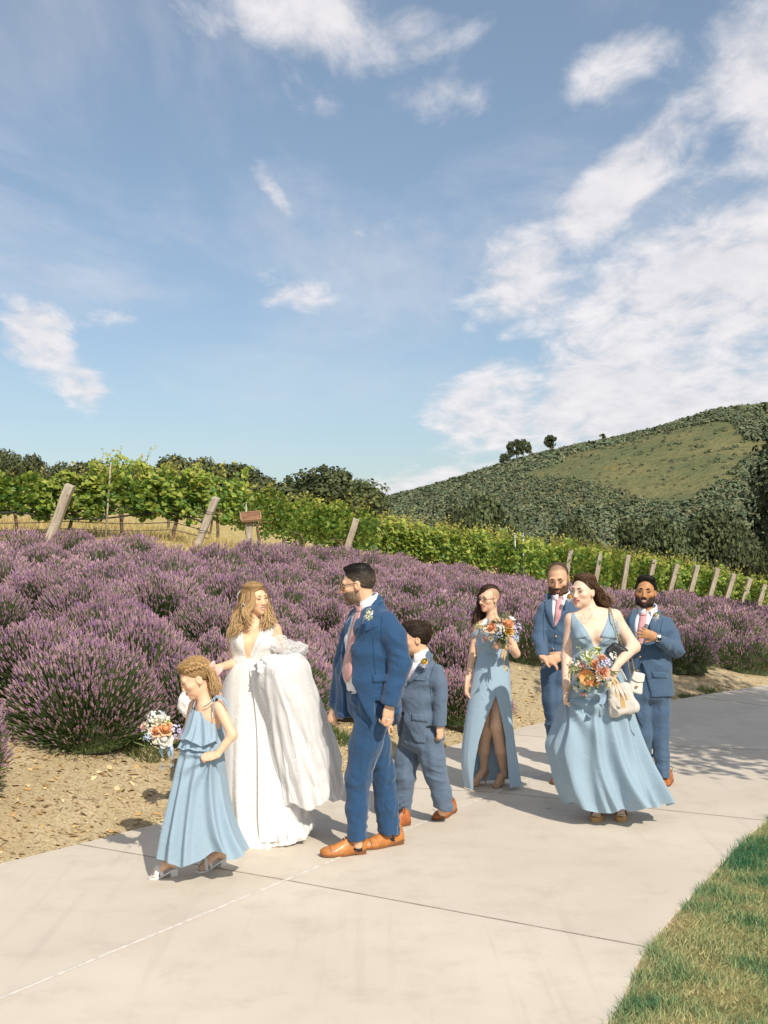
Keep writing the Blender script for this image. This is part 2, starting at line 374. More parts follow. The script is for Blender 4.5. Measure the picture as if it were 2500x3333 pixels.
# ---------------------------------------------------------------- concrete drive, slab by slab
cm = bpy.data.materials.new('concrete'); cm.use_nodes = True; T = NT(cm.node_tree)
p = T.n('ShaderNodeBsdfPrincipled', i_Roughness=0.85); p.inputs['Specular IOR Level'].default_value = 0.25
co = T.n('ShaderNodeTexCoord')
c = T.mix(T.ramp(tn(0.55, 4), 0.3, 0.7), (0.61, 0.535, 0.435, 1), (0.685, 0.61, 0.505, 1))
c = T.mix(T.math('MULTIPLY', T.ramp(tn(3.2, 9, .68), 0.46, 0.72), 0.55), c, (0.52, 0.445, 0.355, 1))
c = T.mix(T.math('MULTIPLY', T.ramp(tn(160, 3, .7), 0.56, 0.72), 0.35), c, (0.38, 0.33, 0.27, 1))
oi = T.n('ShaderNodeObjectInfo'); hs = T.n('ShaderNodeHueSaturation'); T.link(c, hs.inputs['Color'])
T.link(T.math('ADD', T.math('MULTIPLY', oi.outputs['Random'], .07), .965), hs.inputs['Value'])
st = T.n('ShaderNodeTexNoise', i_Scale=1.0, i_Detail=5.0)                                # trowel and tyre streaks along the drive
mp = T.n('ShaderNodeMapping'); mp.inputs['Rotation'].default_value = (0, 0, math.radians(32)); mp.inputs['Scale'].default_value = (9, 0.5, 1)
T.link(co.outputs['Object'], mp.inputs[0]); T.link(mp.outputs[0], st.inputs['Vector'])
c = T.mix(T.math('MULTIPLY', T.ramp(st.outputs[0], 0.55, 0.72), 0.22), hs.outputs[0], (0.44, 0.38, 0.31, 1))
vo = T.n('ShaderNodeTexVoronoi', i_Scale=1.1); T.link(co.outputs['Object'], vo.inputs['Vector'])   # a few dark spots
c = T.mix(T.math('MULTIPLY', T.ramp(vo.outputs['Distance'], 0.035, 0.012), 0.55), c, (0.2, 0.17, 0.14, 1))
T.link(c, p.inputs['Base Color'])
bp = T.n('ShaderNodeBump', i_Strength=0.25, i_Distance=0.004); T.link(tn(120, 5, .7), bp.inputs['Height']); T.link(bp.outputs[0], p.inputs['Normal'])
T.link(p.outputs[0], T.n('ShaderNodeOutputMaterial').inputs[0])
joints = [((-7.2, .6), (-5.2, -1.0), (-3.3, -2.9)), ((-5.15, 3.35), (-3.75, 1.4), (-1.4, .42)), ((-3.55, 5.45), (-2.2, 3.95), (.02, 3.05)), ((-2.0, 7.42), (-.576, 6.6), (1.273, 5.48)),
          ((-.6, 9.42), (.93, 8.99), (2.72, 8.07)), ((1.2, 11.98), (2.45, 11.25), (4.9, 10.62)), ((4.1, 15.05), (4.75, 14.1), (7.6, 13.05)), ((7.6, 18.05), (8.3, 16.85), (10.6, 15.3)), ((11.4, 20.6), (12.3, 19.4), (14, 17.6)), ((16.8, 23.7), (17.8, 22.3), (18.8, 20.4))]
def along(Pl, a, b, n):
    """points of a polyline from the place nearest a to the place nearest b"""
    i0 = ((Pl - a) ** 2).sum(1).argmin(); i1 = ((Pl - b) ** 2).sum(1).argmin()
    t = np.linspace(i0, i1, n); f = np.floor(t).astype(int); g = np.minimum(f + 1, len(Pl) - 1)
    out = Pl[f] * (1 - (t - f))[:, None] + Pl[g] * (t - f)[:, None]
    w = np.linspace(0, 1, n)[:, None]
    return out + (np.array(a) - out[0]) * (1 - w) + (np.array(b) - out[-1]) * w
road = empty('road', (0, 0, 0)); road['kind'] = 'structure'
def slab(A, B, nu=14, nv=8, gap=0.005, top=0.0):
    """A, B: the two long sides as polylines"""
    A, B = np.array(A), np.array(B); n = len(A)
    t = np.linspace(0, 1, nv)[:, None, None]
    G = A[None] * (1 - t) + B[None] * t
    ctr = G.reshape(-1, 2).mean(0)
    G0 = G.copy()
    for e in (0, -1):
        G[e] += (G[1 if e == 0 else -2] - G[e]) / np.linalg.norm(G[1 if e == 0 else -2] - G[e], axis=-1, keepdims=True) * gap
    for e in (0, -1):
        d = G[:, 1 if e == 0 else -2] - G[:, e]; G[:, e] += d / np.linalg.norm(d, axis=-1, keepdims=True) * gap
    Z = np.full(G.shape[:2], top); m = MB()
    idx = np.arange(nv * n).reshape(nv, n)
    m.add(np.concatenate([G, Z[..., None]], -1).reshape(-1, 3), Q=np.stack([idx[:-1, :-1], idx[1:, :-1], idx[1:, 1:], idx[:-1, 1:]], -1).reshape(-1, 4))
    ring = np.concatenate([idx[0, :], idx[1:, -1], idx[-1, -2::-1], idx[-2:0:-1, 0]])
    R = G.reshape(-1, 2)[ring]; k = len(ring); inn = R + (ctr - R) / np.linalg.norm(ctr - R, axis=1)[:, None] * -0.003
    R3 = np.concatenate([np.c_[R, np.full(k, top)], np.c_[inn, np.full(k, top - .006)], np.c_[inn, np.full(k, top - .12)]])
    i = np.arange(k); j = (i + 1) % k
    m.add(R3, Q=np.concatenate([np.stack([i, i + k, j + k, j], 1), np.stack([i + k, i + 2 * k, j + 2 * k, j + k], 1)]))
    me = m.mesh('slab', smooth=False)
    return ob('slab', me, cm, road)
near_c = lambda q: tuple(RCs[((RCs - np.array(q)) ** 2).sum(1).argmin()])
joints = [(a, near_c(b), c) for a, b, c in joints]
for a, b in zip(joints[:-1], joints[1:]):
    L = along(RLs, a[0], b[0], 15); C_ = along(RCs, a[1], b[1], 15); R_ = along(RRs, a[2], b[2], 15)
    slab(C_, L); slab(R_, C_)
# dark grit in the cross joints
jd = mat('joint_grit', (.33, .27, .21), .95, nscale=60, namt=.4)
for a, b, c in joints[1:-1]:
    P_ = np.array([a, b, c], float); V = []
    for k in range(25):
        t = k / 24 * 2; i = min(int(t), 1); q = P_[i] + (P_[i + 1] - P_[i]) * (t - i); d = P_[i + 1] - P_[i]; n = np.array([-d[1], d[0]]) / np.linalg.norm(d); w_ = .0065 + .0025 * math.sin(k * 2.3); V += [(*(q - n * w_), .0012), (*(q + n * w_), .0012)]
    ob('joint_strip', mesh_np('joint_strip', V, quads=[(2 * k, 2 * k + 1, 2 * k + 3, 2 * k + 2) for k in range(24)]), jd, road)
# pale sealant in the long joint
jm = mat('joint_sealant', (0.66, 0.6, 0.52), 0.9, nscale=20)
C_ = spline(ROAD_C, 160); tg = np.gradient(C_, axis=0); nrm = np.stack([-tg[:, 1], tg[:, 0]], 1); nrm /= np.linalg.norm(nrm, axis=1)[:, None]
rj = np.random.default_rng(5); w1 = 0.013 + 0.004 * rj.random(160)[:, None]; w2 = 0.013 + 0.004 * rj.random(160)[:, None]
V = np.concatenate([np.c_[C_ - nrm * w1, np.full(160, .0015)], np.c_[C_, np.full(160, .005)], np.c_[C_ + nrm * w2, np.full(160, .0015)]]); i = np.arange(159)
ob('joint_strip', mesh_np('joint_strip', V, quads=np.concatenate([np.stack([i, i + 1, i + 161, i + 160], 1), np.stack([i + 160, i + 161, i + 321, i + 320], 1)])), jm, road)

# ---------------------------------------------------------------- lawn beside the drive
rng = np.random.default_rng(11)
N = 110000
yy = rng.uniform(2.6, 11, N) ; yy = 2.6 + (yy - 2.6) * rng.random(N) ** 0.35
xx = np.interp(yy, RRs[:, 1], RRs[:, 0]) + rng.random(N) ** 1.1 * (2.9 - 0.12 * yy)
edge = xx - np.interp(yy, RRs[:, 1], RRs[:, 0]); keep = edge > rng.uniform(-.035, .03, N); xx, yy, edge = xx[keep], yy[keep], edge[keep]; N = len(xx)
zz_ = terrain(xx, yy); lnz = SNoise(8, 30, 3, 12); lnz2 = SNoise(9, 30, 8, 30)
pq = np.stack([xx, yy, xx * 0], 1); patch = .75 * lnz(pq * [1, .75, 1]) + 0.55 * lnz2(pq)
lean = rng.normal(0, .55, (N, 2)) + np.stack([np.cos(lnz2(pq) * 2), np.sin(lnz2(pq) * 2)], 1) * .55
D = np.concatenate([lean, np.ones((N, 1))], 1)
h = rng.uniform(.03, .065, N) * (1 + .35 * np.clip(patch, -1, 1.2))
TV = np.array([(-1, 0, 0), (1, 0, 0), (-.75, .25, .55), (.75, .25, .55), (0, .75, 1.0)]); R = frames(D, rng)
S = np.stack([rng.uniform(.0013, .0024, N), h * .5, h], 1)
V1, T1 = scatter(TV, np.array([(0, 1, 3), (0, 3, 2), (2, 3, 4)]), np.stack([xx, yy, zz_ - .004], 1), R, S)
green = np.array([.17, .33, .13]); dk = np.array([.07, .21, .10]); yel = np.array([.66, .56, .29])
tm = np.clip(.68 + .45 * patch + rng.normal(0, .2, N), 0, 1)[:, None]
cc = yel * (1 - tm) + green * tm; cc = np.where(tm > .85, dk + 0 * cc, cc) * rng.uniform(.75, 1.25, (N, 1))
ob('lawn_grass', mesh_np('lawn_grass', V1, tris=T1, col=np.repeat(cc, 5, 0), smooth=False), mat('grass_blade', attr=True, rough=.6, trans=.3, spec=.2), kind='stuff',
   label='short patchy green and yellow lawn grass along the concrete drive', cat='grass')

# leaf litter, pebbles and twigs on the dirt bank
N = 12000
yy = rng.uniform(5.2, 17.5, N); yy = 5.2 + (yy - 5.2) * rng.random(N) ** .4
xx = np.interp(yy, RLs[:, 1], RLs[:, 0]) - rng.random(N) ** 1.2 * 2.6 + 0.02
keep = side(RLs, xx, yy) < -.01; xx, yy = xx[keep], yy[keep]; N = len(xx); zz_ = terrain(xx, yy)
m = MB()
n1_ = N * 45 // 100
leafT = np.array([(-.5, 0, 0), (-.2, .28, .1), (.25, .25, .12), (.55, 0, .02), (.25, -.25, .1), (-.2, -.26, .08)])
Dn = np.concatenate([rng.normal(0, .35, (n1_, 2)), np.ones((n1_, 1))], 1)
V1, T1 = scatter(leafT, np.array([(0, 1, 5), (1, 2, 4), (1, 4, 5), (2, 3, 4)]), np.stack([xx[:n1_], yy[:n1_], zz_[:n1_] + .004], 1), frames(Dn, rng), rng.uniform(.012, .05, n1_) * rng.choice([.6, 1.0, 1.5], n1_))
cl = np.array([(.60, .42, .18), (.46, .29, .12), (.68, .54, .30), (.34, .21, .09)])[rng.integers(0, 4, n1_)] * rng.uniform(.7, 1.2, (n1_, 1))
m.add(V1, T=T1, C=np.repeat(cl, 6, 0))
octV = np.array([(1, 0, 0), (-1, 0, 0), (0, 1, 0), (0, -1, 0), (0, 0, 1), (0, 0, -1), ]) * np.array([1, .8, .6])
octF = np.array([(0, 2, 4), (2, 1, 4), (1, 3, 4), (3, 0, 4), (2, 0, 5), (1, 2, 5), (3, 1, 5), (0, 3, 5)])
n2_ = N * 35 // 100; s = slice(n1_, n1_ + n2_)
V1, T1 = scatter(octV, octF, np.stack([xx[s], yy[s], zz_[s] + .002], 1), rand_rot(rng, n2_), rng.uniform(.003, .010, n2_) * rng.choice([.7, 1, 1.7], n2_, p=[.5, .42, .08]))
cl = np.array([(.56, .46, .30), (.44, .35, .22), (.66, .57, .42), (.34, .26, .16)])[rng.integers(0, 4, n2_)]
m.add(V1, T=T1, C=np.repeat(cl, 6, 0))
s = slice(n1_ + n2_, N); k = N - n1_ - n2_
twT = np.array([(-1, -.03, 0), (1, -.02, .05), (1, .02, .05), (-1, .03, 0), (0, 0, .12)])
V1, T1 = scatter(twT, np.array([(0, 1, 4), (1, 2, 4), (2, 3, 4), (3, 0, 4)]), np.stack([xx[s], yy[s], zz_[s] + .003], 1), frames(np.concatenate([rng.normal(0, .2, (k, 2)), np.ones((k, 1))], 1), rng), rng.uniform(.02, .07, k))
m.add(V1, T=T1, C=np.repeat(np.array([(.50, .40, .22), (.25, .17, .09)])[rng.integers(0, 2, k)], 5, 0))
ob('leaf_litter', m.mesh('leaf_litter', False), mat('litter', attr=True, rough=.85, spec=.2), kind='stuff', label='dry leaves, twigs and pebbles strewn over the tan dirt bank', cat='leaf litter')
# a few low weeds on the bank
def weed(px, py, z, r, hgt, seed, label, tone):
    g = np.random.default_rng(seed); P0 = gp(px, py, z); P0[2] = float(terrain(P0[0], P0[1]))
    n = 420; a = g.uniform(0, 6.28, n); rr = r * np.sqrt(g.random(n))
    P = np.stack([P0[0] + rr * np.cos(a), P0[1] + rr * np.sin(a), np.zeros(n)], 1); P[:, 2] = terrain(P[:, 0], P[:, 1]) - .005
    D = np.stack([np.cos(a) * .7 + g.normal(0, .4, n), np.sin(a) * .7 + g.normal(0, .4, n), np.ones(n)], 1)
    V1, T1 = scatter(TV, np.array([(0, 1, 3), (0, 3, 2), (2, 3, 4)]), P, frames(D, g), np.stack([g.uniform(.002, .005, n), hgt * g.uniform(.2, .5, n), hgt * g.uniform(.4, 1, n)], 1))
    cc = np.array(tone) * g.uniform(.6, 1.4, (n, 1))
    ob('weed', mesh_np('weed', V1, tris=T1, col=np.repeat(cc, 5, 0), smooth=False), MATS['grass_blade'], label=label, cat='weed')
weed(480, 2515, .14, .17, .10, 1, 'low green weed on the dirt bank behind the small bouquet', (.13, .16, .05))
weed(1085, 2440, .1, .14, .12, 2, 'green weed on the dirt between wedding gown and man in blue suit', (.11, .17, .05))
weed(2320, 2235, .08, .2, .08, 3, 'small green weed on the bank behind the man holding his chest', (.12, .17, .05))
weed(2250, 2262, .03, .16, .07, 4, 'low weed at the drive edge beside the grinning man', (.13, .16, .05))

# ---------------------------------------------------------------- lavender
def lavender(seed, nst, nlf, detail):
    g = np.random.default_rng(seed)
    a = g.uniform(0, 6.283, nst); t = np.arccos(1 - g.random(nst) * 1.02)           # angle from the vertical
    t = np.minimum(t, 1.62) * .98
    lump = 1 + .07 * np.sin(3 * a + seed) + .05 * np.sin(5 * a + 2 * seed) + .04 * np.sin(7 * t + a * 2)
    ext = np.stack([np.sin(t) * np.cos(a) * .60, np.sin(t) * np.sin(a) * .60, .10 + np.cos(t) ** .85 * .60], 1) * lump[:, None]
    ext *= g.uniform(.86, 1.03, nst)[:, None]
    blm = g.random(nst) < np.interp(t, [0, .6, 1.0, 1.3, 1.6], [1, .95, .75, .55, .42])     # fewer open spikes low on the sides
    root = ext * np.array([.25, .25, .08])
    d = ext - root; ln = np.linalg.norm(d, axis=1); d = d / ln[:, None]
    d2 = d + np.array([0, 0, .35]) + g.normal(0, .12, (nst, 3)); d2 /= np.linalg.norm(d2, axis=1)[:, None]
    # flower spike: two whorls and a tip
    prof = [(0, .3), (.25, 1.0), (.62, .8), (1.0, 0)]
    ns = 4 if detail else 3
    TVs = []
    for z, r in prof[:-1]:
        for q in range(ns):
            an = 6.283 * q / ns + z * 1.5; TVs.append((r * math.cos(an), r * math.sin(an), z))
    TVs.append((0, 0, 1)); TVs = np.array(TVs)
    F = []
    for r in range(len(prof) - 2):
        for q in range(ns):
            A, B, C, D_ = r * ns + q, r * ns + (q + 1) % ns, (r + 1) * ns + (q + 1) % ns, (r + 1) * ns + q; F += [(A, B, C), (A, C, D_)]
    for q in range(ns): F.append(((len(prof) - 2) * ns + q, (len(prof) - 2) * ns + (q + 1) % ns, len(TVs) - 1))
    L = g.uniform(.034, .062, nst) * (1 if detail else 1.2); r = g.uniform(.0052, .0085, nst) * (1 if detail else 1.45)
    fm = MB()
    V1, T1 = scatter(TVs, np.array(F), ext[blm], frames(d2, g)[blm], np.stack([r, r, L], 1)[blm])
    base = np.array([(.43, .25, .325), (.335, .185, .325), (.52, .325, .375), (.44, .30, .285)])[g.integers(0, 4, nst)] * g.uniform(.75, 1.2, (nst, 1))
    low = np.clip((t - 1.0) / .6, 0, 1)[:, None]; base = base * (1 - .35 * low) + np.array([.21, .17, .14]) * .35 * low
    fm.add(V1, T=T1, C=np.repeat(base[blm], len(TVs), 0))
    sm = MB()
    # stems: thin ribbons
    ST = np.array([(-1, 0, 0), (1, 0, 0), (1, 0, 1), (-1, 0, 1), (0, -1, 0), (0, 1, 0), (0, 1, 1), (0, -1, 1)]); s0 = root + d * (ln * .35)[:, None]
    V1, Q1 = scatter(ST, np.array([(0, 1, 2, 3), (4, 5, 6, 7)]), s0, frames(d, g), np.stack([np.full(nst, .0021), np.full(nst, .0021), ln * .67], 1))
    gc = np.array([(.16, .225, .08), (.22, .27, .115), (.12, .18, .07)])
    sm.add(V1, Q=Q1, C=np.repeat(gc[g.integers(0, 3, nst)] * g.uniform(.7, 1.25, (nst, 1)), 8, 0))
    # leaves
    a = g.uniform(0, 6.283, nlf); t = np.arccos(1 - g.random(nlf)); rr = g.uniform(.55, .9, nlf)
    P = np.stack([np.sin(t) * np.cos(a) * .56, np.sin(t) * np.sin(a) * .56, .02 + np.cos(t) * .52], 1) * rr[:, None]
    D = P + np.array([0, 0, .1]) + g.normal(0, .16, (nlf, 3))
    LT = np.array([(-1, 0, 0), (1, 0, 0), (.8, .1, .6), (-.8, .1, .6), (0, .25, 1)])
    V1, T1 = scatter(LT, np.array([(0, 1, 2), (0, 2, 3), (3, 2, 4)]), P, frames(D, g), np.stack([g.uniform(.003, .0055, nlf)] * 2 + [g.uniform(.05, .12, nlf)], 1))
    sm.add(V1, T=T1, C=np.repeat(np.array([(.12, .19, .06), (.17, .235, .08), (.085, .14, .045)])[g.integers(0, 3, nlf)] * g.uniform(.7, 1.3, (nlf, 1)), 5, 0))
    # dark core mound, added for inner occlusion so the bush is not see-through
    u_, v_ = np.meshgrid(np.linspace(0, 6.283, 15)[:-1], np.linspace(0.05, 1.55, 6)); 
    V1 = np.stack([np.sin(v_) * np.cos(u_) * .40, np.sin(v_) * np.sin(u_) * .40, -.02 + np.cos(v_) * .42], -1).reshape(-1, 3) * (1 + .08 * g.normal(size=(14 * 6, 1)))
    Q1 = np.array([(r_ * 14 + q, r_ * 14 + (q + 1) % 14, (r_ + 1) * 14 + (q + 1) % 14, (r_ + 1) * 14 + q) for r_ in range(5) for q in range(14)])
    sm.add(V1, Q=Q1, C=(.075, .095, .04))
    return fm, sm
mfl = mat('lavender_flower', attr=True, rough=.75, objvar=.14, trans=.15, spec=.15)
mst = mat('lavender_stem', attr=True, rough=.7, objvar=.16, trans=.15, spec=.2)
near_v = []
for s_ in range(5):
    f_, st_ = lavender(20 + s_, 4600, 5200, True); near_v.append((f_.mesh('flower_spikes', False), st_.mesh('foliage', False)))
far_v = []
for s_ in range(5):
    f_, st_ = lavender(40 + s_, 1500, 900, False); far_v.append((f_.mesh('flower_spikes', False), st_.mesh('foliage', False)))
rng = np.random.default_rng(77)
spots = []                                   # explicit front row, then a jittered planting
for px, py, z, s_ in [(-330, 2640, .22, 1.0), (245, 2452, .34, 1.06), (610, 2408, .36, 1.0), (865, 2380, .33, 1.05), (1065, 2345, .3, 1.0), (1500, 2352, .16, .92), (1735, 2190, .28, 1.05), (2020, 2195, .26, 1.0), (2240, 2182, .24, .95), (2450, 2168, .22, .95)]:
    P = gp(px, py, z); spots.append((P[0], P[1] + .35, s_))
rowsp = 1.08
front = np.array([(-12, 3.6), (-6.5, 5.4), (-4.2, 6.9), (-2.9, 7.9), (-2.3, 9.2), (-1.7, 9.9), (-.55, 10.8), (.3, 11.9), (.9, 12.6), (1.8, 15.3), (4.4, 16.9), (7.6, 20.2), (12, 24.2), (17, 27), (30, 33)])
cand = []
for k in range(0, 46):
    yb = 4 + k * rowsp * .93
    for x in np.arange(-16, 24, rowsp * 1.08):
        cand.append((x + (k % 2) * .5 * rowsp + rng.normal(0, .13), yb + rng.normal(0, .13) ))
for x, y in cand:
    if y < np.interp(x, front[:, 0], front[:, 1]) + .45 or y > far_y(x) - .3: continue
    if y < 1 or abs(x) > .345 * y + 3.2: continue
    if any((x - a) ** 2 + (y - b) ** 2 < .62 ** 2 for a, b, _ in spots): continue
    spots.append((x, y, rng.uniform(.86, 1.12)))
spots.sort(key=lambda s: s[0] ** 2 + s[1] ** 2)
print('lavender bushes', len(spots))
sx = np.array([s[0] for s in spots]); sy = np.array([s[1] for s in spots]); sz = terrain(sx, sy)
LG = 'lavender bushes planted over the slope'
spec_lab = {0: 'lavender bush cut by the picture edge beside the dirt bank', }
inframe = 0; rest = []
def lav_label(x, y, r, loc):
    px, py = proj((x, y, loc[2] + .5))
    if r < 10.2:
        if px < 20: return 'lavender bush leaning over bare dirt, cut off by the picture edge'
        if px < 430: return 'big rounded lavender bush next to the bare dirt corner'
        if px < 720: return 'front row lavender bush close behind the flower girl'
        if px < 960: return 'front row lavender bush close behind the bride'
        return 'front row lavender bush close behind the royal blue suit'
    row = 'second row' if r < 11.8 else 'third row' if r < 13.2 else 'fourth row' if r < 14.6 else 'middle rows' if r < 19 else 'upper rows' if r < 26 else 'highest rows'
    who = 'up from the girl\'s bouquet' if px < 380 else 'above the girl' if px < 700 else 'behind the bride' if px < 1000 else 'behind the royal blue suit' if px < 1330 else 'between boy and glasses woman' if px < 1700 else 'behind the bearded man' if px < 2050 else 'beyond the grinning man'
    return 'purple lavender bush in the %s, %s' % (row, who)
for i, (x, y, s_) in enumerate(spots):
    r = math.hypot(x, y); px_, _ = proj((x, y, .5))
    loc = (x, y, sz[i] - .03); rz = rng.uniform(0, 6.28); tilt = rng.normal(0, .05, 2)
    hs_ = s_ * rng.uniform(.9, 1.1)
    if r > 10.5: s_ *= .95; hs_ *= .88
    if inframe >= 300 or abs(x) > .338 * y + .75: rest.append((loc, rz, s_)); continue
    inframe += 1
    if r < 15:
        root = empty('lavender_bush', loc, lav_label(x, y, r, loc), 'lavender', LG)
        fm_, sm_ = near_v[i % 5]
        ob('flower_spikes', fm_, mfl, root, kind='stuff'); ob('foliage', sm_, mst, root, kind='stuff')
    else:
        root = empty('lavender_bush', loc, lav_label(x, y, r, loc), 'lavender', LG)
        fm_, sm_ = far_v[i % 5]
        ob('flower_spikes', fm_, mfl, root, kind='stuff'); ob('foliage', sm_, mst, root, kind='stuff')
    root.rotation_euler = (tilt[0], tilt[1], rz); root.scale = (s_, s_, hs_)
if rest:
    m = MB(); ms_ = MB()
    f_, st_ = lavender(60, 700, 420, False)
    FV, FT, FC = np.concatenate(f_.V), np.concatenate(f_.T), np.concatenate(f_.C)
    SV, SC_ = np.concatenate(st_.V), np.concatenate(st_.C)
    for loc, rz, s_ in rest:
        c_, n_ = math.cos(rz) * s_, math.sin(rz) * s_; Rm = np.array([[c_, -n_, 0], [n_, c_, 0], [0, 0, s_]])
        m.add(FV @ Rm.T + loc, T=FT, C=FC); ms_.add(SV @ Rm.T + loc, T=np.concatenate(st_.T), Q=np.concatenate(st_.Q), C=SC_)
    rt = ob('lavender_rows', m.mesh('lavender_rows', False), mfl, kind='stuff', label='purple lavender rows running on beyond the edges of the view', cat='lavender')
    ob('foliage', ms_.mesh('foliage', False), mst, rt, kind='stuff')

# dry grass tufts between lavender and vines
N = 16000
xx = rng.uniform(-11, 0.5, N); yy = far_y(xx) + rng.uniform(-.5, 6.5, N); zz_ = terrain(xx, yy)
D = np.concatenate([rng.normal(0, .45, (N, 2)), np.ones((N, 1))], 1)
V1, T1 = scatter(TV, np.array([(0, 1, 3), (0, 3, 2), (2, 3, 4)]), np.stack([xx, yy, zz_ - .005], 1), frames(D, rng), np.stack([rng.uniform(.004, .009, N), rng.uniform(.03, .07, N), rng.uniform(.06, .2, N)], 1))
cc = np.array([(.60, .47, .2), (.5, .38, .15), (.68, .56, .28), (.3, .3, .1)])[rng.choice(4, N, p=[.4, .3, .25, .05])] * rng.uniform(.8, 1.15, (N, 1))
ob('dry_grass', mesh_np('dry_grass', V1, tris=T1, col=np.repeat(cc, 5, 0), smooth=False), MATS['grass_blade'], kind='stuff', label='straw coloured dry grass under the vine rows', cat='grass')
# ---------------------------------------------------------------- weathered posts, stakes, sign
wm = bpy.data.materials.new('weathered_wood'); wm.use_nodes = True; T = NT(wm.node_tree)
p = T.n('ShaderNodeBsdfPrincipled', i_Roughness=0.9); co = T.n('ShaderNodeTexCoord')
mp = T.n('ShaderNodeMapping'); mp.inputs['Scale'].default_value = (14, 14, 1.6); T.link(co.outputs['Object'], mp.inputs[0])
nz = T.n('ShaderNodeTexNoise', i_Scale=2.0, i_Detail=8.0, i_Roughness=.65); T.link(mp.outputs[0], nz.inputs['Vector'])
c = T.mix(T.ramp(nz.outputs[0], .35, .65), (.30, .24, .175, 1), (.52, .45, .355, 1)); c = T.mix(T.ramp(tn(6), .58, .7), c, (.2, .155, .11, 1))
T.link(c, p.inputs['Base Color']); bp = T.n('ShaderNodeBump', i_Strength=.6, i_Distance=.01); T.link(nz.outputs[0], bp.inputs['Height']); T.link(bp.outputs[0], p.inputs['Normal'])
T.link(p.outputs[0], T.n('ShaderNodeOutputMaterial').inputs[0])
wire_m = mat('wire', (.12, .11, .1), .5, metal=.6)
metal_m = mat('galvanised', (.5, .52, .52), .45, metal=.7)
bark_m = mat('vine_bark', (.16, .105, .065), .95, nscale=12, namt=.35, bump=.8, bscale=40)
def post_geo(w, t, h, seed):
    g = np.random.default_rng(seed); nr = 7; V = []
    pr = [(-1, -.8), (-.8, -1), (.8, -1), (1, -.8), (1, .8), (.8, 1), (-.8, 1), (-1, .8)]
    for k in range(nr):
        s = 1 + g.normal(0, .02)
        for a, b in pr: V.append((a * w / 2 * s + g.normal(0, .003), b * t / 2 * s + g.normal(0, .003), -.35 + (h + .35) * k / (nr - 1) + (g.normal(0, .008) + a * .02 if k == nr - 1 else 0)))
    V.append((0, 0, h + .01)); Q = [(k * 8 + i, k * 8 + (i + 1) % 8, (k + 1) * 8 + (i + 1) % 8, (k + 1) * 8 + i) for k in range(nr - 1) for i in range(8)]
    Tt = [((nr - 1) * 8 + i, (nr - 1) * 8 + (i + 1) % 8, nr * 8) for i in range(8)]
    return mesh_np('post', V, Tt, Q, smooth=False)
def vine_post(base_px, top_px, d, wpx, label, group, seed):
    bx, by = base_px; tx, ty = top_px
    P = pt(bx, by, d); Tp = pt(tx, ty, d); zg = float(terrain(P[0], P[1]))
    dv = Tp - P; k = (zg - P[2]) / dv[2]; B = P + dv * k                       # where its line meets the ground
    L = np.linalg.norm(Tp - B); w = wpx / FPX * d
    r = empty('vine_post', B, label, 'post', group)
    o = ob('post', post_geo(w, w * .85, L, seed), wm, r); o.rotation_euler = Vector(Tp - B).to_track_quat('Z', 'Y').to_euler()
    return r, B, Tp
PG = 'leaning end posts along the vine rows'
left_posts = [((170, 1736), (228, 1580), 21.3, 34, 'thick weathered grey post leaning at the straw slope beside thick vine leaves', 1),
              ((652, 1750), (703, 1622), 21.8, 27, 'leaning grey post with wire bands at the end of the front vine row', 2),
              ((340, 1672), (366, 1608), 27, 26, 'grey post seen behind the front vine row and its thin stake', 3),
              ((1138, 1760), (1160, 1690), 28.6, 23, 'lone short leaning post between lavender and vines near the wooden sign', 4)]
post_pts = []
for b, t, d, w, lab, sd_ in left_posts:
    r, B, Tp = vine_post(b, t, d, w, lab, None, sd_); post_pts.append((B, Tp))
    if sd_ == 2:
        for f in (.35, .72):
            c = Vector(B + (Tp - B) * f); a = np.linspace(0, 6.283, 14)[:-1]; q = Vector(Tp - B).to_track_quat('Z', 'Y')
            ring = [np.array(c + q @ Vector((math.cos(x) * .13, math.sin(x) * .12, .02 * math.sin(x * 2)))) for x in a]; ring.append(ring[0])
            v_, t_, q_ = tube(ring, .008, 5, False); child(ob('wire_band', mesh_np('wire_band', v_, t_, q_), wire_m), r)
rp = [((1842, 1885), (1858, 1790), 36), ((1938, 1895), (1955, 1800), 37), ((2032, 1890), (2045, 1808), 38.4), ((2115, 1893), (2130, 1823), 39.6), ((2186, 1905), (2204, 1838), 40.6), ((2252, 1912), (2270, 1841), 41.4), ((2318, 1916), (2336, 1851), 42.2), ((2371, 1928), (2389, 1868), 42.9), ((2423, 1942), (2441, 1883), 43.6), ((2475, 1950), (2489, 1902), 44.4), ((2530, 1962), (2545, 1915), 45.2)]
row_ends = []
for i, (b, t, d) in enumerate(rp):
    r, B, Tp = vine_post(b, t, d, 17, ['leaning grey post between the heads of the bald man and the long-haired woman', 'leaning grey post rising right behind the long-haired woman'][i] if i < 2 else 'leaning weathered post in the even line above the right lavender',
                         None if i < 2 else PG, 20 + i); row_ends.append((B, Tp))
def stake(bx, by, tx, ty, d, rad, label, m_=metal_m, zb=None):
    P, Tp = pt(bx, by, d), pt(tx, ty, d); P[2] = min(P[2], float(terrain(P[0], P[1]))) - .05
    v_, t_, q_ = tube([P, P * .4 + Tp * .6, Tp], [rad, rad, rad * .9], 6)
    r = empty('vine_stake', P, label, 'stake'); child(ob('rod', mesh_np('rod', v_, t_, q_), m_), r)
    cv, ct, cq = tube([Tp - [0, 0, .012], Tp + [0, 0, .012]], rad * 1.15, 6); child(ob('cap', mesh_np('cap', cv, ct, cq), m_), r)
stake(342, 1760, 360, 1512, 21.6, .019, 'tall thin wooden stake rising out of the front vine row', wm)
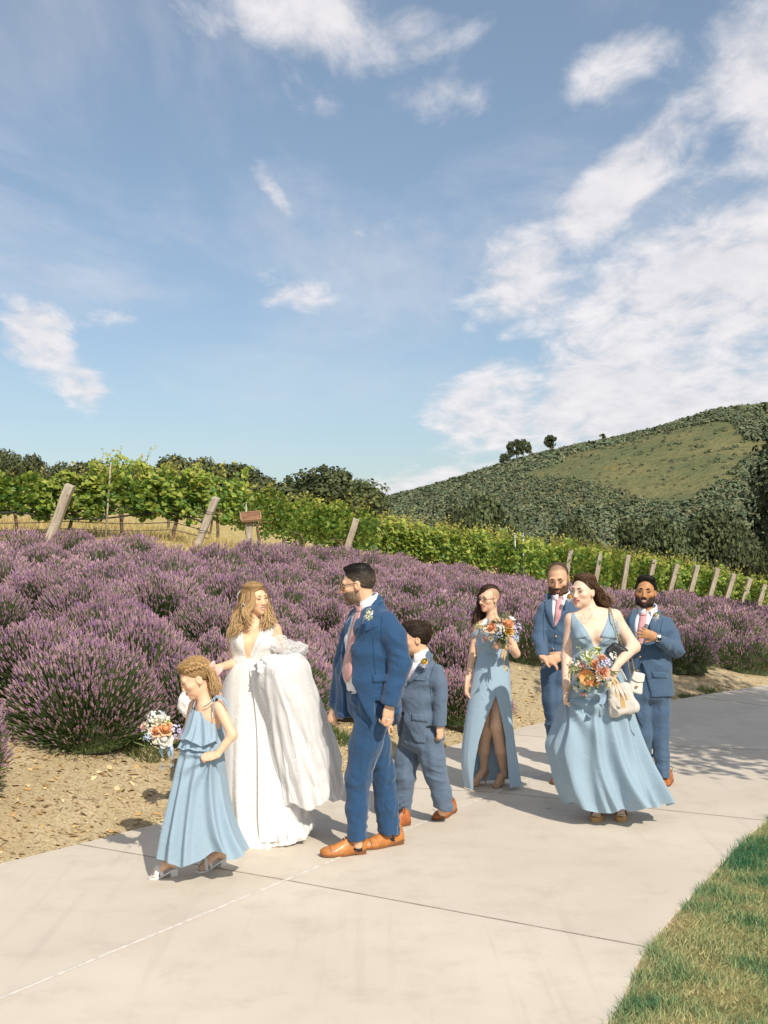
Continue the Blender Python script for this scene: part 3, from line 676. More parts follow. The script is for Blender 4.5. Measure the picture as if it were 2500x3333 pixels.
stake(803, 1742, 801, 1637, 25.5, .018, 'thin pale stake behind the wooden sign')
stake(1684, 1850, 1675, 1738, 34.5, .045, 'pale metal stake, one of a pair, standing before the vines')
stake(1704, 1850, 1702, 1738, 34.6, .04, 'slimmer metal stake of the pair before the vines')

# wooden sign desk
D0 = 24.0; B = pt(812, 1750, D0); B[2] = float(terrain(B[0], B[1])); Tp = pt(818, 1690, D0)
sg = empty('wooden_sign', B, 'small brown wooden sign desk on a post beside the vines', 'sign')
v_ = post_geo(.12, .10, Tp[2] - B[2], 5); ob('post', v_, wm, sg)
bm_ = mat('sign_board', (.24, .12, .065), .8, nscale=5, namt=.3)
o = ob('board', box_mesh(.38, .28, .045, .008), bm_, sg); o.location = (0.03, -.02, Tp[2] - B[2] + .05); o.rotation_euler = (math.radians(34), math.radians(-5), math.radians(8))
fr = mat('sign_frame', (.36, .22, .13), .8, nscale=5)
for sy_ in (-1, 1):
    b_ = ob('rail', box_mesh(.42, .03, .06, .006), fr, o); b_.location = (0, sy_ * .155, .008)
for sx_ in (-1, 1):
    b_ = ob('rail', box_mesh(.03, .276, .06, .006), fr, o); b_.location = (sx_ * .207, 0, .008)
for sx_ in (-1, 1):
    b_ = ob('bracket', box_mesh(.03, .05, .3, .004), wm, sg); b_.location = (sx_ * .1, 0, Tp[2] - B[2] - .06); b_.rotation_euler = (0, sx_ * .6, 0)

# ---------------------------------------------------------------- grapevines
def vine_leaves(g, P, size, tint):
    n = len(P); LT = np.array([(0, -.1, 0), (.5, -.25, .06), (.55, .25, .1), (0, .75, -.06), (-.55, .25, .1), (-.5, -.25, .06), (0, .15, -.03)])
    F = np.array([(6, 0, 1), (6, 1, 2), (6, 2, 3), (6, 3, 4), (6, 4, 5), (6, 5, 0)])
    D = g.normal(0, .55, (n, 3)) + np.array([.35, -.65, .75])
    V1, T1 = scatter(LT, F, P, frames(D, g), g.uniform(.7, 1.25, n) * size)
    return V1, T1, np.repeat(tint, 7, 0)
def grapevine(seed, w=1.05, z0=.78, z1=1.72, n=560, leaf=.085, depth=.26):
    """one metre of trained row: trunk + arms, leafy canopy with shoots on top"""
    g = np.random.default_rng(seed)
    nz_ = SNoise(seed, 10, 3, 9)
    x = g.uniform(-w * .62, w * .62, n); t = g.random(n); y = g.normal(0, depth * .55, n)
    top = z1 + .12 * np.sin(x * 5 + seed) + .07 * np.sin(x * 11 + seed * 2); bot = z0 + .10 * np.sin(x * 6 + seed * 3)
    z = bot + (top - bot) * t ** .85
    y *= (1 - .35 * np.abs(t - .45)) ; y -= .06 * np.sin(x * 9 + z * 7)
    P = np.stack([x, y, z], 1)
    lit = np.clip((z - z0) / (z1 - z0), 0, 1)[:, None] * .5 + np.clip(.5 - y / .5, 0, 1)[:, None] * .5  # upper and front leaves: lit look put into the tint, beside random leaf age
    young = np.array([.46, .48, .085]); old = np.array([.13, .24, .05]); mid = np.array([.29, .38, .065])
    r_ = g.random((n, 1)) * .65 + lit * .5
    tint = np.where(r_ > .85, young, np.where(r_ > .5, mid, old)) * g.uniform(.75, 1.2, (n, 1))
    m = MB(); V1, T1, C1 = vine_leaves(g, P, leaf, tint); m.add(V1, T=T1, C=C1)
    for k in range(9):                                                       # shoots
        x0 = g.uniform(-w * .55, w * .55); y0 = g.normal(0, .08); L = g.uniform(.12, .36)
        d = np.array([g.normal(0, .35), g.normal(0, .25), 1.0]); pts = np.array([(x0, y0, z1 - .08)]) + d * np.linspace(0, L + .08, 5)[:, None] + np.linspace(0, 1, 5)[:, None] ** 2 * np.array([g.normal(0, .08), 0, 0])
        v_, t_, q_ = tube(pts, np.linspace(.006, .002, 5), 4, False); m.add(v_, Q=q_, C=(.34, .33, .08))
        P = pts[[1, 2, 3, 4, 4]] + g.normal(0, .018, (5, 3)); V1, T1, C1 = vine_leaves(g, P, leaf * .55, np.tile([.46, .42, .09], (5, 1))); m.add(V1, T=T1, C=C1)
    f = m.mesh('foliage', False)
    tm = MB(); c0 = g.normal(0, .03, 2)
    pts = spline([(0, 0, -.1), (c0[0], 0, .25), (c0[1] + .02, .02, .55), (.06, 0, .74)], 9); v_, t_, q_ = tube(pts, np.linspace(.042, .03, 9), 7); tm.add(v_, t_, q_)
    for s_ in (-1, 1):
        pts = spline([(.05, 0, .70), (.05 + s_ * .12, 0, .80), (s_ * .35, .01, .80 + g.normal(0, .015)), (s_ * .58, 0, .79)], 8); v_, t_, q_ = tube(pts, np.linspace(.028, .014, 8), 6); tm.add(v_, t_, q_)
    return f, tm.mesh('trunk')
leaf_m = mat('vine_leaf', attr=True, rough=.45, trans=.38, objvar=.08, spec=.35)
near_vines = [grapevine(100 + i, n=1300, leaf=.098, z0=.64, z1=1.6) for i in range(4)]
far_vines = [grapevine(120 + i, n=650, leaf=.105, w=1.25, z0=.62, z1=1.62, depth=.4) for i in range(4)]
def put_vine(P, rz, var, lab, grp, sc=1.0, zs=1.0):
    r = empty('grapevine', P, lab, 'grapevine', grp); r.rotation_euler = (0, 0, rz); r.scale = (sc, sc, sc * zs)
    ob('foliage', var[0], leaf_m, r, kind='stuff'); ob('trunk', var[1], bark_m, r)
# front row on the left, from beyond the frame to its end post
rng = np.random.default_rng(5)
B_end = post_pts[1][0]; Lft = pt(-260, 1700, 21.0); Lft[2] = 0
dirv = np.array([B_end[0], B_end[1] + .25]) - np.array([Lft[0], 21.4]); Ln = np.linalg.norm(dirv); dirv /= Ln; ang = math.atan2(dirv[1], dirv[0])
k = 0; s_ = .45
while s_ < Ln + 1:
    x, y = np.array([B_end[0], B_end[1] + .25]) - dirv * s_
    put_vine((x, y, float(terrain(x, y)) - .06), ang + rng.normal(0, .06) + (math.pi if k % 2 else 0), near_vines[k % 4], 'gnarled grapevine of the front row, ' + ('beside the tall thin stake' if abs(proj((x, y, 2))[0] - 350) < 130 else 'next to its end post' if proj((x, y, 2))[0] > 520 else 'by the thick leaning post' if proj((x, y, 2))[0] > 60 else 'cut off beyond the thick leaning post'), 'grapevines of the front row', rng.uniform(.92, 1.04), .82); s_ += .98; k += 1
# trellis wires of the front row
tw = empty('trellis_wire', (B_end[0], B_end[1], float(terrain(B_end[0], B_end[1]))), 'thin dark trellis wires along the front vine row', 'wire')
for hz in (.2, .34, .64):
    pts = []
    for q in np.linspace(0, Ln + .3, 9):
        x, y = np.array([B_end[0], B_end[1] + .2]) - dirv * (q - .2); pts.append((x, y, float(terrain(x, y)) + hz + .02 * math.sin(q * 3)))
    v_, t_, q_ = tube(pts, .009, 5); child(ob('wire', mesh_np('wire', v_, t_, q_), wire_m), tw)
net_m = mat('drip_hose', (.035, .035, .035), .6)
pts = [];
for q in np.linspace(0, Ln + .3, 24):
    x, y = np.array([B_end[0], B_end[1] + .12]) - dirv * (q - .1); pts.append((x, y, float(terrain(x, y)) + .48 + .06 * math.sin(q * 2.1)))
v_, t_, q_ = tube(pts, .018, 6); child(ob('hose', mesh_np('hose', v_, t_, q_), net_m), tw)
# second stretch behind it, then the long row ends stepping down to the right
VG = 'grapevines of the rows behind the lavender'
row_no = 0
def vine_row(start, direction, count, lab, step=1.15, first=0.35, jit=.05):
    global row_no
    d = np.array(direction, float); d /= np.linalg.norm(d); a = math.atan2(d[1], d[0])
    for k in range(count):
        x, y = np.array(start[:2]) + d * (first + k * step) + rng.normal(0, jit, 2)
        px_ = proj((x, y, 1.5))[0]; near_ = 'near the wooden sign' if px_ < 980 else 'by the lone short post' if px_ < 1300 else 'up from the pair of metal stakes' if px_ < 1760 else 'behind the first two row posts' if px_ < 2000 else 'behind the middle of the post line' if px_ < 2260 else 'at the low end of the post line'
        put_vine((x, y, float(terrain(x, y)) - .05), a + (math.pi if rng.random() < .5 else 0), far_vines[(k + row_no) % 4], 'grapevine of the long rows behind the lavender, ' + near_, VG, rng.uniform(.92, 1.06))
    row_no += 1
far_dir = (-.72, .30)
row_lab = 'grapevine in the long green rows that step down behind the lavender'
sec = [(pt(720, 1700, 25.5)), (pt(1160, 1735, 29.2)), (pt(1420, 1770, 31.8)), (pt(1640, 1815, 34))]
vine_row((sec[1][0], sec[1][1] + .4), (-.62, -.30), 6, row_lab)
vine_row((sec[2][0], sec[2][1] + .6), (-.75, -.42), 4, row_lab)
vine_row((sec[3][0] + 1.0, sec[3][1] + 1.0), (-.75, -.52), 5, row_lab)
for B, Tp in row_ends:
    vine_row((B[0], B[1] + .5), far_dir, 4, row_lab, first=.1)
vine_row((sec[3][0], sec[3][1] + 3.2), (-.7, -.33), 9, row_lab)

# ---------------------------------------------------------------- oaks
oak_leaf = mat('oak_leaf', attr=True, rough=.6, trans=.12, objvar=.12, spec=.3)
oak_bark = mat('oak_bark', (.10, .075, .055), .95, nscale=4, namt=.3, bump=.7, bscale=12)
def oak(seed, W=5.0, H=6.0, leaf=.22, nclump=46, per=130, z0=.22, tone=(.078, .096, .038), base=.25):
    """trunk, limbs and a lumpy evergreen crown of leaf clumps"""
    g = np.random.default_rng(seed); m = MB(); tm = MB()
    cen = []
    for k in range(nclump):
        a = g.uniform(0, 6.283); u_ = g.uniform(-.55, 1); r = math.sqrt(max(0, 1 - u_ * u_)) * g.uniform(.45, 1.0)
        s = 1 + .22 * math.sin(2 * a + seed) + .12 * math.sin(3 * a + 2.2 * seed)
        cen.append((math.cos(a) * r * W * .5 * s, math.sin(a) * r * W * .5 * s, H * (z0 + .5 * (1 - z0)) + u_ * H * (1 - z0) * .45))
    cen = np.array(cen); rad = g.uniform(.13, .22, nclump) * W
    for c, r in zip(cen, rad):
        d = g.normal(size=(per, 3)); d /= np.linalg.norm(d, axis=1)[:, None]
        P = c + d * (r * g.uniform(.55, 1.05, per) ** .6)[:, None] * np.array([1.15, 1.15, .72])
        sh = g.uniform(.6, 1.25)
        D = d + g.normal(0, .5, (per, 3)) + [0, 0, .3]
        LT = np.array([(-.6, -.4, 0), (.1, -.55, .1), (.6, .1, 0), (.05, .6, -.08), (-.5, .35, .05)])
        V1, T1 = scatter(LT, np.array([(0, 1, 2), (0, 2, 3), (0, 3, 4)]), P, frames(D, g), g.uniform(.7, 1.4, per) * leaf)
        cc = np.array(tone) * sh * g.uniform(.7, 1.35, (per, 1)) + np.array([.012, .008, 0]) * g.random((per, 1)); m.add(V1, T=T1, C=np.repeat(cc, 5, 0))
    tr = base * 1.0
    pts = spline([(0, 0, -.4), (.05 * W * .2, 0, H * .15), (-.03 * W, .02 * W, H * .32), (0, 0, H * .55)], 8); v_, t_, q_ = tube(pts, np.linspace(tr, tr * .5, 8), 8); tm.add(v_, t_, q_)
    for k in range(9):
        c = cen[g.integers(0, nclump)]; s0 = pts[g.integers(2, 7)]; mid = (s0 + c) / 2 + g.normal(0, .05 * W, 3)
        v_, t_, q_ = tube(spline([s0, mid, c], 7), np.linspace(tr * .45, tr * .08, 7), 6); tm.add(v_, t_, q_)
    return m.mesh('crown', False), tm.mesh('trunk')
oak_vars = [oak(200 + i, 5.2, 6.0, .155, 44, 250) for i in range(5)]
def put_oak(px_c, px_w, py_top, d, var, lab, grp=None, zbase=None, name='oak_tree', tag_cat='tree'):
    Wm = px_w / FPX * d; P = pt(px_c, py_top, d); zb = min(float(terrain0(P[0], P[1])), P[2] - 4.5) if zbase is None else zbase
    H = P[2] - zb; r = empty(name, (P[0], P[1], zb), lab, tag_cat, grp)
    sx_ = Wm / 6.3; r.scale = (sx_, sx_, H / 6.3); r.rotation_euler = (0, 0, 1.3 * px_c % 6.28)
    ob('crown', var[0], oak_leaf, r); ob('trunk', var[1], oak_bark, r)
oaks = [(10, 170, 1478, 52), (100, 140, 1490, 55), (205, 150, 1522, 58), (285, 150, 1505, 54), (372, 120, 1520, 56), (455, 190, 1520, 55), (575, 210, 1492, 52), (660, 150, 1505, 56), (745, 260, 1512, 50), (860, 170, 1560, 56), (945, 150, 1575, 58), (1060, 290, 1530, 55), (1180, 150, 1575, 60)]
olab = ['dark oak crown rising where the sky meets the vines', 'rounded evergreen oak next to the tallest vine shoots', 'low dark oak mostly hidden behind vine leaves', 'small oak beside the tall thin stake', 'dark oak peeping behind the tall stake',
        'wide low oak behind the front vine row', 'tallest rounded oak of the group behind the vines', 'oak with a small knob top next to the tallest oak', 'broad oak with sky gaps low in its crown above the end post', 'low oak above the wooden sign', 'small oak between two broader oaks', 'broad domed oak left of the hillside', 'small oak at the foot of the hill ridge']
for i, (c_, w_, t_, d_) in enumerate(oaks): put_oak(c_, w_ * 1.35, t_ - 8, d_, oak_vars[i % 5], olab[i], 'oaks behind the vineyard')
mid_oaks = [(1580, 260, 1622, 90, 'broad olive oak standing before the wooded hill'), (1500, 150, 1640, 95, 'smaller olive oak beside the broad one before the hill'), (2170, 220, 1690, 95, 'round oak at the foot of the hill above the post line'), (2330, 260, 1660, 100, 'dark wide oak below the hill clearing'), (2460, 230, 1740, 80, 'dark oak at the low end of the vine rows'), (2050, 180, 1700, 110, 'oak at the base of the hill behind the vines'), (2400, 200, 1760, 72, 'deep green oak just behind the last vine posts'), (1880, 200, 1690, 105, 'low oak in the hollow behind the vine rows'), (2520, 160, 1790, 66, 'dark bushy oak beside the last posts')]
for i, (c_, w_, t_, d_, lab) in enumerate(mid_oaks): put_oak(c_, w_ * 1.1, t_, d_, oak_vars[(i + 2) % 5], lab, None, -7)
# big oak beside the drive (its shade lies on the concrete; a few twigs reach into the picture)
big = oak(300, 5.4, 6.3, .085, 46, 420, .3, (.055, .08, .025), .24)
r = empty('oak_tree', (7.0, 8.2, float(terrain(7.0, 8.2))), 'big oak beside the drive whose shade falls on the concrete', 'tree'); ob('crown', big[0], oak_leaf, r); ob('trunk', big[1], oak_bark, r)
big2 = oak(301, 6.0, 6.6, .10, 60, 420, .05, (.05, .068, .026), .25)
r = empty('oak_tree', (11.1, 24.5, float(terrain0(11.1, 24.5)) - .3), 'dark oak with twigs reaching into the picture edge before the hill', 'tree'); ob('crown', big2[0], oak_leaf, r); ob('trunk', big2[1], oak_bark, r)

# ---------------------------------------------------------------- wooded hill
rid = np.array([(-3500, 1700), (-800, 1720), (400, 1700), (900, 1668), (1240, 1618), (1400, 1575), (1640, 1505), (1780, 1462), (1900, 1432), (2030, 1408), (2180, 1375), (2330, 1332), (2500, 1312), (2800, 1270), (3300, 1290), (4500, 1400), (7500, 1650)], float)
D1, D2 = 150.0, 430.0
hn = SNoise(31, 20, .01, .05); hn2 = SNoise(32, 20, .05, .16)
us = axis([(-3500, 900, 110), (900, 2750, 16), (2750, 7500, 120)]); ds = np.concatenate([np.linspace(D1, D2, 70), np.linspace(D2, 800, 14)[1:]])
def hill_z(px, d):
    pyr = np.interp(px, rid[:, 0], rid[:, 1]); zr = HC + (HOR - pyr) / FPX * D2 - 2.2
    t = np.clip((d - D1) / (D2 - D1), 0, 1); s = t * .55 + .45 * t * t * (3 - 2 * t)
    z = -9 + (zr + 9) * s
    z = np.where(d > D2, z - (d - D2) * .16, z)
    X = (px - CX) / FPX * d; P = np.stack([X, d, X * 0], -1)
    return z + hn(P) * 1.6 * np.sin(np.clip(t, 0, 1) * math.pi) + hn2(P) * .5
UU, DD = np.meshgrid(us, ds); HZ = hill_z(UU, DD); V = np.stack([(UU - CX) / FPX * DD, DD, HZ], -1).reshape(-1, 3)
nx, ny = len(us), len(ds); ii = (np.arange(ny - 1)[:, None] * nx + np.arange(nx - 1)[None]).ravel(); Q = np.stack([ii, ii + 1, ii + nx + 1, ii + nx], 1)
hm = bpy.data.materials.new('hill_scrub'); hm.use_nodes = True; T = NT(hm.node_tree)
p = T.n('ShaderNodeBsdfPrincipled', i_Roughness=.95); p.inputs['Specular IOR Level'].default_value = .1; co = T.n('ShaderNodeTexCoord')
c = T.mix(T.ramp(tn(.05, 8), .38, .62), (.215, .20, .09, 1), (.15, .165, .075, 1)); c = T.mix(T.ramp(tn(.16, 8, .7), .5, .7), c, (.10, .115, .05, 1)); c = T.mix(T.ramp(tn(.028, 4), .58, .72), c, (.24, .19, .075, 1))
T.link(c, p.inputs['Base Color']); bp = T.n('ShaderNodeBump', i_Strength=1.0, i_Distance=1.5); T.link(tn(.5, 6), bp.inputs['Height']); T.link(bp.outputs[0], p.inputs['Normal']); T.link(p.outputs[0], T.n('ShaderNodeOutputMaterial').inputs[0])
ob('hill', mesh_np('hill', V, quads=Q), hm, kind='structure')
# woodland: clumps of foliage, thin in the clearing
g = np.random.default_rng(41)
N = 15000
pxs = g.uniform(1150, 2680, N); dsn = D1 + (D2 + 14 - D1) * np.sqrt(g.random(N)); zs = hill_z(pxs, dsn)
P = np.stack([(pxs - CX) / FPX * dsn, dsn, zs], 1); qx, qy = proj(P)
from_poly = np.array([(1690, 1535), (1900, 1470), (2120, 1415), (2350, 1375), (2420, 1390), (2440, 1440), (2520, 1440), (2520, 1480), (2390, 1540), (2300, 1590), (2200, 1640), (2090, 1625), (2000, 1585), (1830, 1560), (1720, 1555)], float)
def inpoly(x, y, P):
    ins = np.zeros(len(x), bool); j = len(P) - 1
    for i in range(len(P)):
        c = ((P[i, 1] > y) != (P[j, 1] > y)) & (x < (P[j, 0] - P[i, 0]) * (y - P[i, 1]) / (P[j, 1] - P[i, 1] + 1e-9) + P[i, 0]); ins ^= c; j = i
    return ins
jit = hn2(P * 1.3) * 16
clear = inpoly(qx + jit, qy + jit * .6, from_poly)
keep = ~clear | (g.random(N) < .07); P, clear = P[keep], clear[keep]; N = len(P)
sz_ = g.uniform(1.0, 2.5, N) * np.where(clear, .5, 1) * (.8 + .25 * hn2(P * .6)); sz_ = np.clip(sz_, .5, 3.6)
per = 46
d = g.normal(size=(N, per, 3)); d /= np.linalg.norm(d, axis=2)[..., None]; d[..., 2] = np.abs(d[..., 2])
PP = P[:, None] + d * (sz_[:, None, None] * g.uniform(.55, 1.08, (N, per, 1))) * np.array([1, 1, .85])
Dn = (d + g.normal(0, .32, (N, per, 3)) + [0, 0, .15]).reshape(-1, 3)
LT = np.array([(-.6, -.5, 0), (.55, -.45, .1), (.5, .55, 0), (-.5, .5, -.05)])
V1, Q1 = scatter(LT, np.array([(0, 1, 2, 3)]), PP.reshape(-1, 3), frames(Dn, g), (sz_[:, None] * g.uniform(.20, .40, (N, per))).ravel())
tone = np.array([(.125, .155, .082), (.150, .172, .09), (.105, .135, .076), (.175, .18, .098)])[g.integers(0, 4, N)] * g.uniform(.85, 1.15, (N, 1))
cc = np.repeat(tone, per, 0) * g.uniform(.85, 1.18, (N * per, 1))
ob('hill_woodland', mesh_np('hill_woodland', V1, quads=Q1, col=np.repeat(cc, 4, 0), smooth=False), mat('woodland_leaf', attr=True, rough=.7, spec=.2), kind='stuff', label='dense dark oak woodland and scrub covering the hill', cat='woodland')
# single trees on the ridge line
ridge = [(1660, 1440, 34, 'left dark tree of the small ridge grove'), (1682, 1432, 36, 'open crowned tree in the ridge grove'), (1703, 1432, 36, 'middle tree of the ridge grove'), (1722, 1440, 22, 'slender pointed tree at the end of the ridge grove'), (1793, 1418, 48, 'round tree standing alone high on the ridge'), (1962, 1412, 20, 'tiny lone tree on the upper ridge line'), (1640, 1478, 40, 'low bush at the left end of the ridge grove')]
small = [oak(400 + i, 5.0, 6.2, .36, 22, 60) for i in range(2)]
for i, (c_, t_, w_, lab) in enumerate(ridge):
    zb = float(hill_z(np.array(float(c_)), np.array(D2 - 6)))
    put_oak(c_, w_ * 1.15, t_, D2 - 6, small[i % 2], lab, None, zb, 'ridge_tree')
# ---------------------------------------------------------------- modelling people: implicit surfaces, cloth, hair
def _v(a): return np.asarray(a, float)
def unit(a): a = _v(a); return a / (np.linalg.norm(a) + 1e-12)
class Field:
    """signed-distance grid (finer where asked) filled with blended primitives, meshed with surface nets"""
    def __init__(s, lo, hi, h, fine=()):
        s.ax = []
        for k in range(3):
            cuts = sorted([(max(a, lo[k]), min(b, hi[k]), hf) for ax_, a, b, hf in fine if ax_ == k and b > lo[k] and a < hi[k]])
            seg = []; x = lo[k]
            for a, b, hf in cuts:
                if a < x: a = x
                if b <= a: continue
                if a > x: seg.append((x, a, h))
                seg.append((a, b, hf)); x = b
            if x < hi[k]: seg.append((x, hi[k], h))
            s.ax.append(axis(seg).astype(np.float32))
        s.h = h; s.D = np.full([len(a) for a in s.ax], 0.5, np.float32)
    def reg(s, lo, hi):
        sl = []; cs = []
        for k in range(3):
            i0 = max(0, np.searchsorted(s.ax[k], lo[k]) - 1); i1 = min(len(s.ax[k]), np.searchsorted(s.ax[k], hi[k]) + 1)
            sl.append(slice(i0, i1)); sh = [1, 1, 1]; sh[k] = -1; cs.append(s.ax[k][i0:i1].reshape(sh))
        return tuple(sl), cs
    def op(s, sl, d, k, mode):
        A = s.D[sl]
        if A.size == 0: return
        if mode == 'add':
            if k <= 0: s.D[sl] = np.minimum(A, d); return
            h = np.maximum(k - np.abs(A - d), 0) / k; s.D[sl] = np.minimum(A, d) - h * h * (k * .25)
        else:
            d = -d
            if k <= 0: s.D[sl] = np.maximum(A, d); return
            h = np.maximum(k - np.abs(A - d), 0) / k; s.D[sl] = np.maximum(A, d) + h * h * (k * .25)
    def cone(s, a, b, ra, rb, k=.01, mode='add', flat=None):
        a, b = _v(a), _v(b); r = max(ra, rb) * (max(1, flat[1]) if flat else 1) + k + 2.5 * s.h
        sl, (X, Y, Z) = s.reg(np.minimum(a, b) - r, np.maximum(a, b) + r)
        ba = b - a; L2 = ba.dot(ba) + 1e-12
        qx, qy, qz = X - a[0], Y - a[1], Z - a[2]
        t = np.clip((qx * ba[0] + qy * ba[1] + qz * ba[2]) / L2, 0, 1)
        ex, ey, ez = qx - t * ba[0], qy - t * ba[1], qz - t * ba[2]
        if flat is not None:
            n, f = unit(flat[0]), flat[1]; e = ex * n[0] + ey * n[1] + ez * n[2]; g = (1 / f - 1)
            ex, ey, ez = ex + n[0] * e * g, ey + n[1] * e * g, ez + n[2] * e * g
            d = (np.sqrt(ex * ex + ey * ey + ez * ez) - (ra + (rb - ra) * t)) * min(1, f)
        else: d = np.sqrt(ex * ex + ey * ey + ez * ez) - (ra + (rb - ra) * t)
        s.op(sl, d, k, mode)
    def chain(s, pts, rads, k=.01, flat=None, mode='add'):
        for i in range(len(pts) - 1): s.cone(pts[i], pts[i + 1], rads[i], rads[i + 1], k, mode, flat)
    def ell(s, c, rad, R=None, k=.01, mode='add'):
        c, rad = _v(c), _v(rad); R = np.eye(3) if R is None else _v(R); ext = np.abs(R) @ rad + k + 2.5 * s.h
        sl, (X, Y, Z) = s.reg(c - ext, c + ext); qx, qy, qz = X - c[0], Y - c[1], Z - c[2]
        k0 = 0; k1 = 0
        for i in range(3):
            u_ = qx * R[0, i] + qy * R[1, i] + qz * R[2, i]; k0 = k0 + (u_ / rad[i]) ** 2; k1 = k1 + (u_ / rad[i] ** 2) ** 2
        k0 = np.sqrt(k0); k1 = np.sqrt(k1) + 1e-9
        s.op(sl, k0 * (k0 - 1) / k1, k, mode)
    def slab2(s, a, b, A, B, w, k=.02, mode='add'):
        """elliptic section a (half width A[0], half depth A[1]) blended to section b; w = width direction"""
        a, b = _v(a), _v(b); ba = b - a; L = np.linalg.norm(ba); t_ = ba / L; w = unit(_v(w) - t_ * _v(w).dot(t_)); dd = np.cross(t_, w)
        r = max(*A, *B) + k + 2.5 * s.h; sl, (X, Y, Z) = s.reg(np.minimum(a, b) - r, np.maximum(a, b) + r)
        qx, qy, qz = X - a[0], Y - a[1], Z - a[2]; al = qx * t_[0] + qy * t_[1] + qz * t_[2]; t = np.clip(al / L, 0, 1); ex = al - t * L
        u_ = qx * w[0] + qy * w[1] + qz * w[2]; v_ = qx * dd[0] + qy * dd[1] + qz * dd[2]
        wr = A[0] + (B[0] - A[0]) * t; dr = A[1] + (B[1] - A[1]) * t; er = np.minimum(wr, dr) * .6
        k0 = np.sqrt((u_ / wr) ** 2 + (v_ / dr) ** 2 + (ex / er) ** 2); k1 = np.sqrt((u_ / wr ** 2) ** 2 + (v_ / dr ** 2) ** 2 + (ex / er ** 2) ** 2) + 1e-6
        s.op(sl, k0 * (k0 - 1) / k1, k, mode)
    def plane(s, p0, n, k=.004, box=None):
        """cut away everything on the side n points to (optionally only inside a box)"""
        p0, n = _v(p0), unit(n)
        sl, (X, Y, Z) = s.reg(*(box if box is not None else ([-1e9] * 3, [1e9] * 3)))
        d = (X - p0[0]) * n[0] + (Y - p0[1]) * n[1] + (Z - p0[2]) * n[2]; s.op(sl, -d, k, 'sub')
    def func(s, fn, k=.004, mode='sub', box=None):
        sl, (X, Y, Z) = s.reg(*(box if box is not None else ([-1e9] * 3, [1e9] * 3))); s.op(sl, fn(X, Y, Z).astype(np.float32), k, mode)
    def mesh(s):
        D = s.D; I = D < 0; ax = s.ax
        c = [I[i:I.shape[0] - 1 + i, j:I.shape[1] - 1 + j, l:I.shape[2] - 1 + l] for i in (0, 1) for j in (0, 1) for l in (0, 1)]
        an = c[0].copy(); al = c[0].copy()
        for q in c[1:]: an |= q; al &= q
        act = an & ~al; ci = np.argwhere(act); n = len(ci)
        off = np.array([(i, j, l) for i in (0, 1) for j in (0, 1) for l in (0, 1)])
        vals = np.stack([D[ci[:, 0] + o[0], ci[:, 1] + o[1], ci[:, 2] + o[2]] for o in off], 1)
        pos = np.stack([np.stack([ax[k][ci[:, k] + o[k]] for k in range(3)], 1) for o in off], 1)
        acc = np.zeros((n, 3)); cnt = np.zeros(n)
        for e0 in range(8):
            for e1 in range(e0 + 1, 8):
                if np.abs(off[e0] - off[e1]).sum() != 1: continue
                a, b = vals[:, e0], vals[:, e1]; m = (a < 0) != (b < 0); t = a / np.where(m, a - b, 1)
                acc += np.where(m[:, None], pos[:, e0] + t[:, None] * (pos[:, e1] - pos[:, e0]), 0); cnt += m
        V = acc / cnt[:, None]
        idx = np.full(act.shape, -1, np.int32); idx[ci[:, 0], ci[:, 1], ci[:, 2]] = np.arange(n)
        Q = []
        for k in range(3):
            A0 = [slice(None)] * 3; A1 = [slice(None)] * 3; A0[k] = slice(0, -1); A1[k] = slice(1, None)
            ch = I[tuple(A0)] != I[tuple(A1)]; e = np.argwhere(ch); i1, i2 = (k + 1) % 3, (k + 2) % 3
            ok = (e[:, i1] > 0) & (e[:, i2] > 0) & (e[:, i1] < act.shape[i1]) & (e[:, i2] < act.shape[i2]); e = e[ok]
            def cell(d1, d2):
                f = e.copy(); f[:, i1] -= d1; f[:, i2] -= d2; return idx[f[:, 0], f[:, 1], f[:, 2]]
            q = np.stack([cell(1, 1), cell(0, 1), cell(0, 0), cell(1, 0)], 1)
            ins = I[e[:, 0], e[:, 1], e[:, 2]]; q = np.where(ins[:, None], q, q[:, ::-1]); Q.append(q[(q >= 0).all(1)])
        return V, np.concatenate(Q)
def vnormals(V, Q):
    n = np.cross(V[Q[:, 2]] - V[Q[:, 0]], V[Q[:, 3]] - V[Q[:, 1]]); N = np.zeros_like(V)
    for k in range(4): np.add.at(N, Q[:, k], n)
    return N / (np.linalg.norm(N, axis=1)[:, None] + 1e-12)
def relax(V, Q, it=2, lam=.5):
    E = np.concatenate([Q[:, [0, 1]], Q[:, [1, 2]], Q[:, [2, 3]], Q[:, [3, 0]]]); deg = np.bincount(E.ravel(), minlength=len(V)).astype(float)[:, None]
    for _ in range(it):
        A = np.zeros_like(V); np.add.at(A, E[:, 0], V[E[:, 1]]); np.add.at(A, E[:, 1], V[E[:, 0]]); V = V * (1 - lam) + lam * A / np.maximum(deg, 1)
    return V
def folds(V, N, joint, axis_, amp, wl, reach, seed=0, bias=None):
    """irregular cloth creases near a joint, running across axis_, strongest on the bias side"""
    q = V - _v(joint); A = unit(axis_); a = q @ A; r = np.linalg.norm(q, axis=1)
    side_ = 1 if bias is None else np.clip(.35 + .75 * (N @ unit(bias)), 0, 1)
    sq = (q - a[:, None] * A) * .30 + a[:, None] * A
    n = SNoise(seed + 900, 7, 2.2 / wl, 5.2 / wl)(sq)
    return V + N * (amp * np.exp(-(r / reach) ** 2) * side_ * (1 - 1.5 * np.minimum(np.abs(n), 1.3)))[:, None]
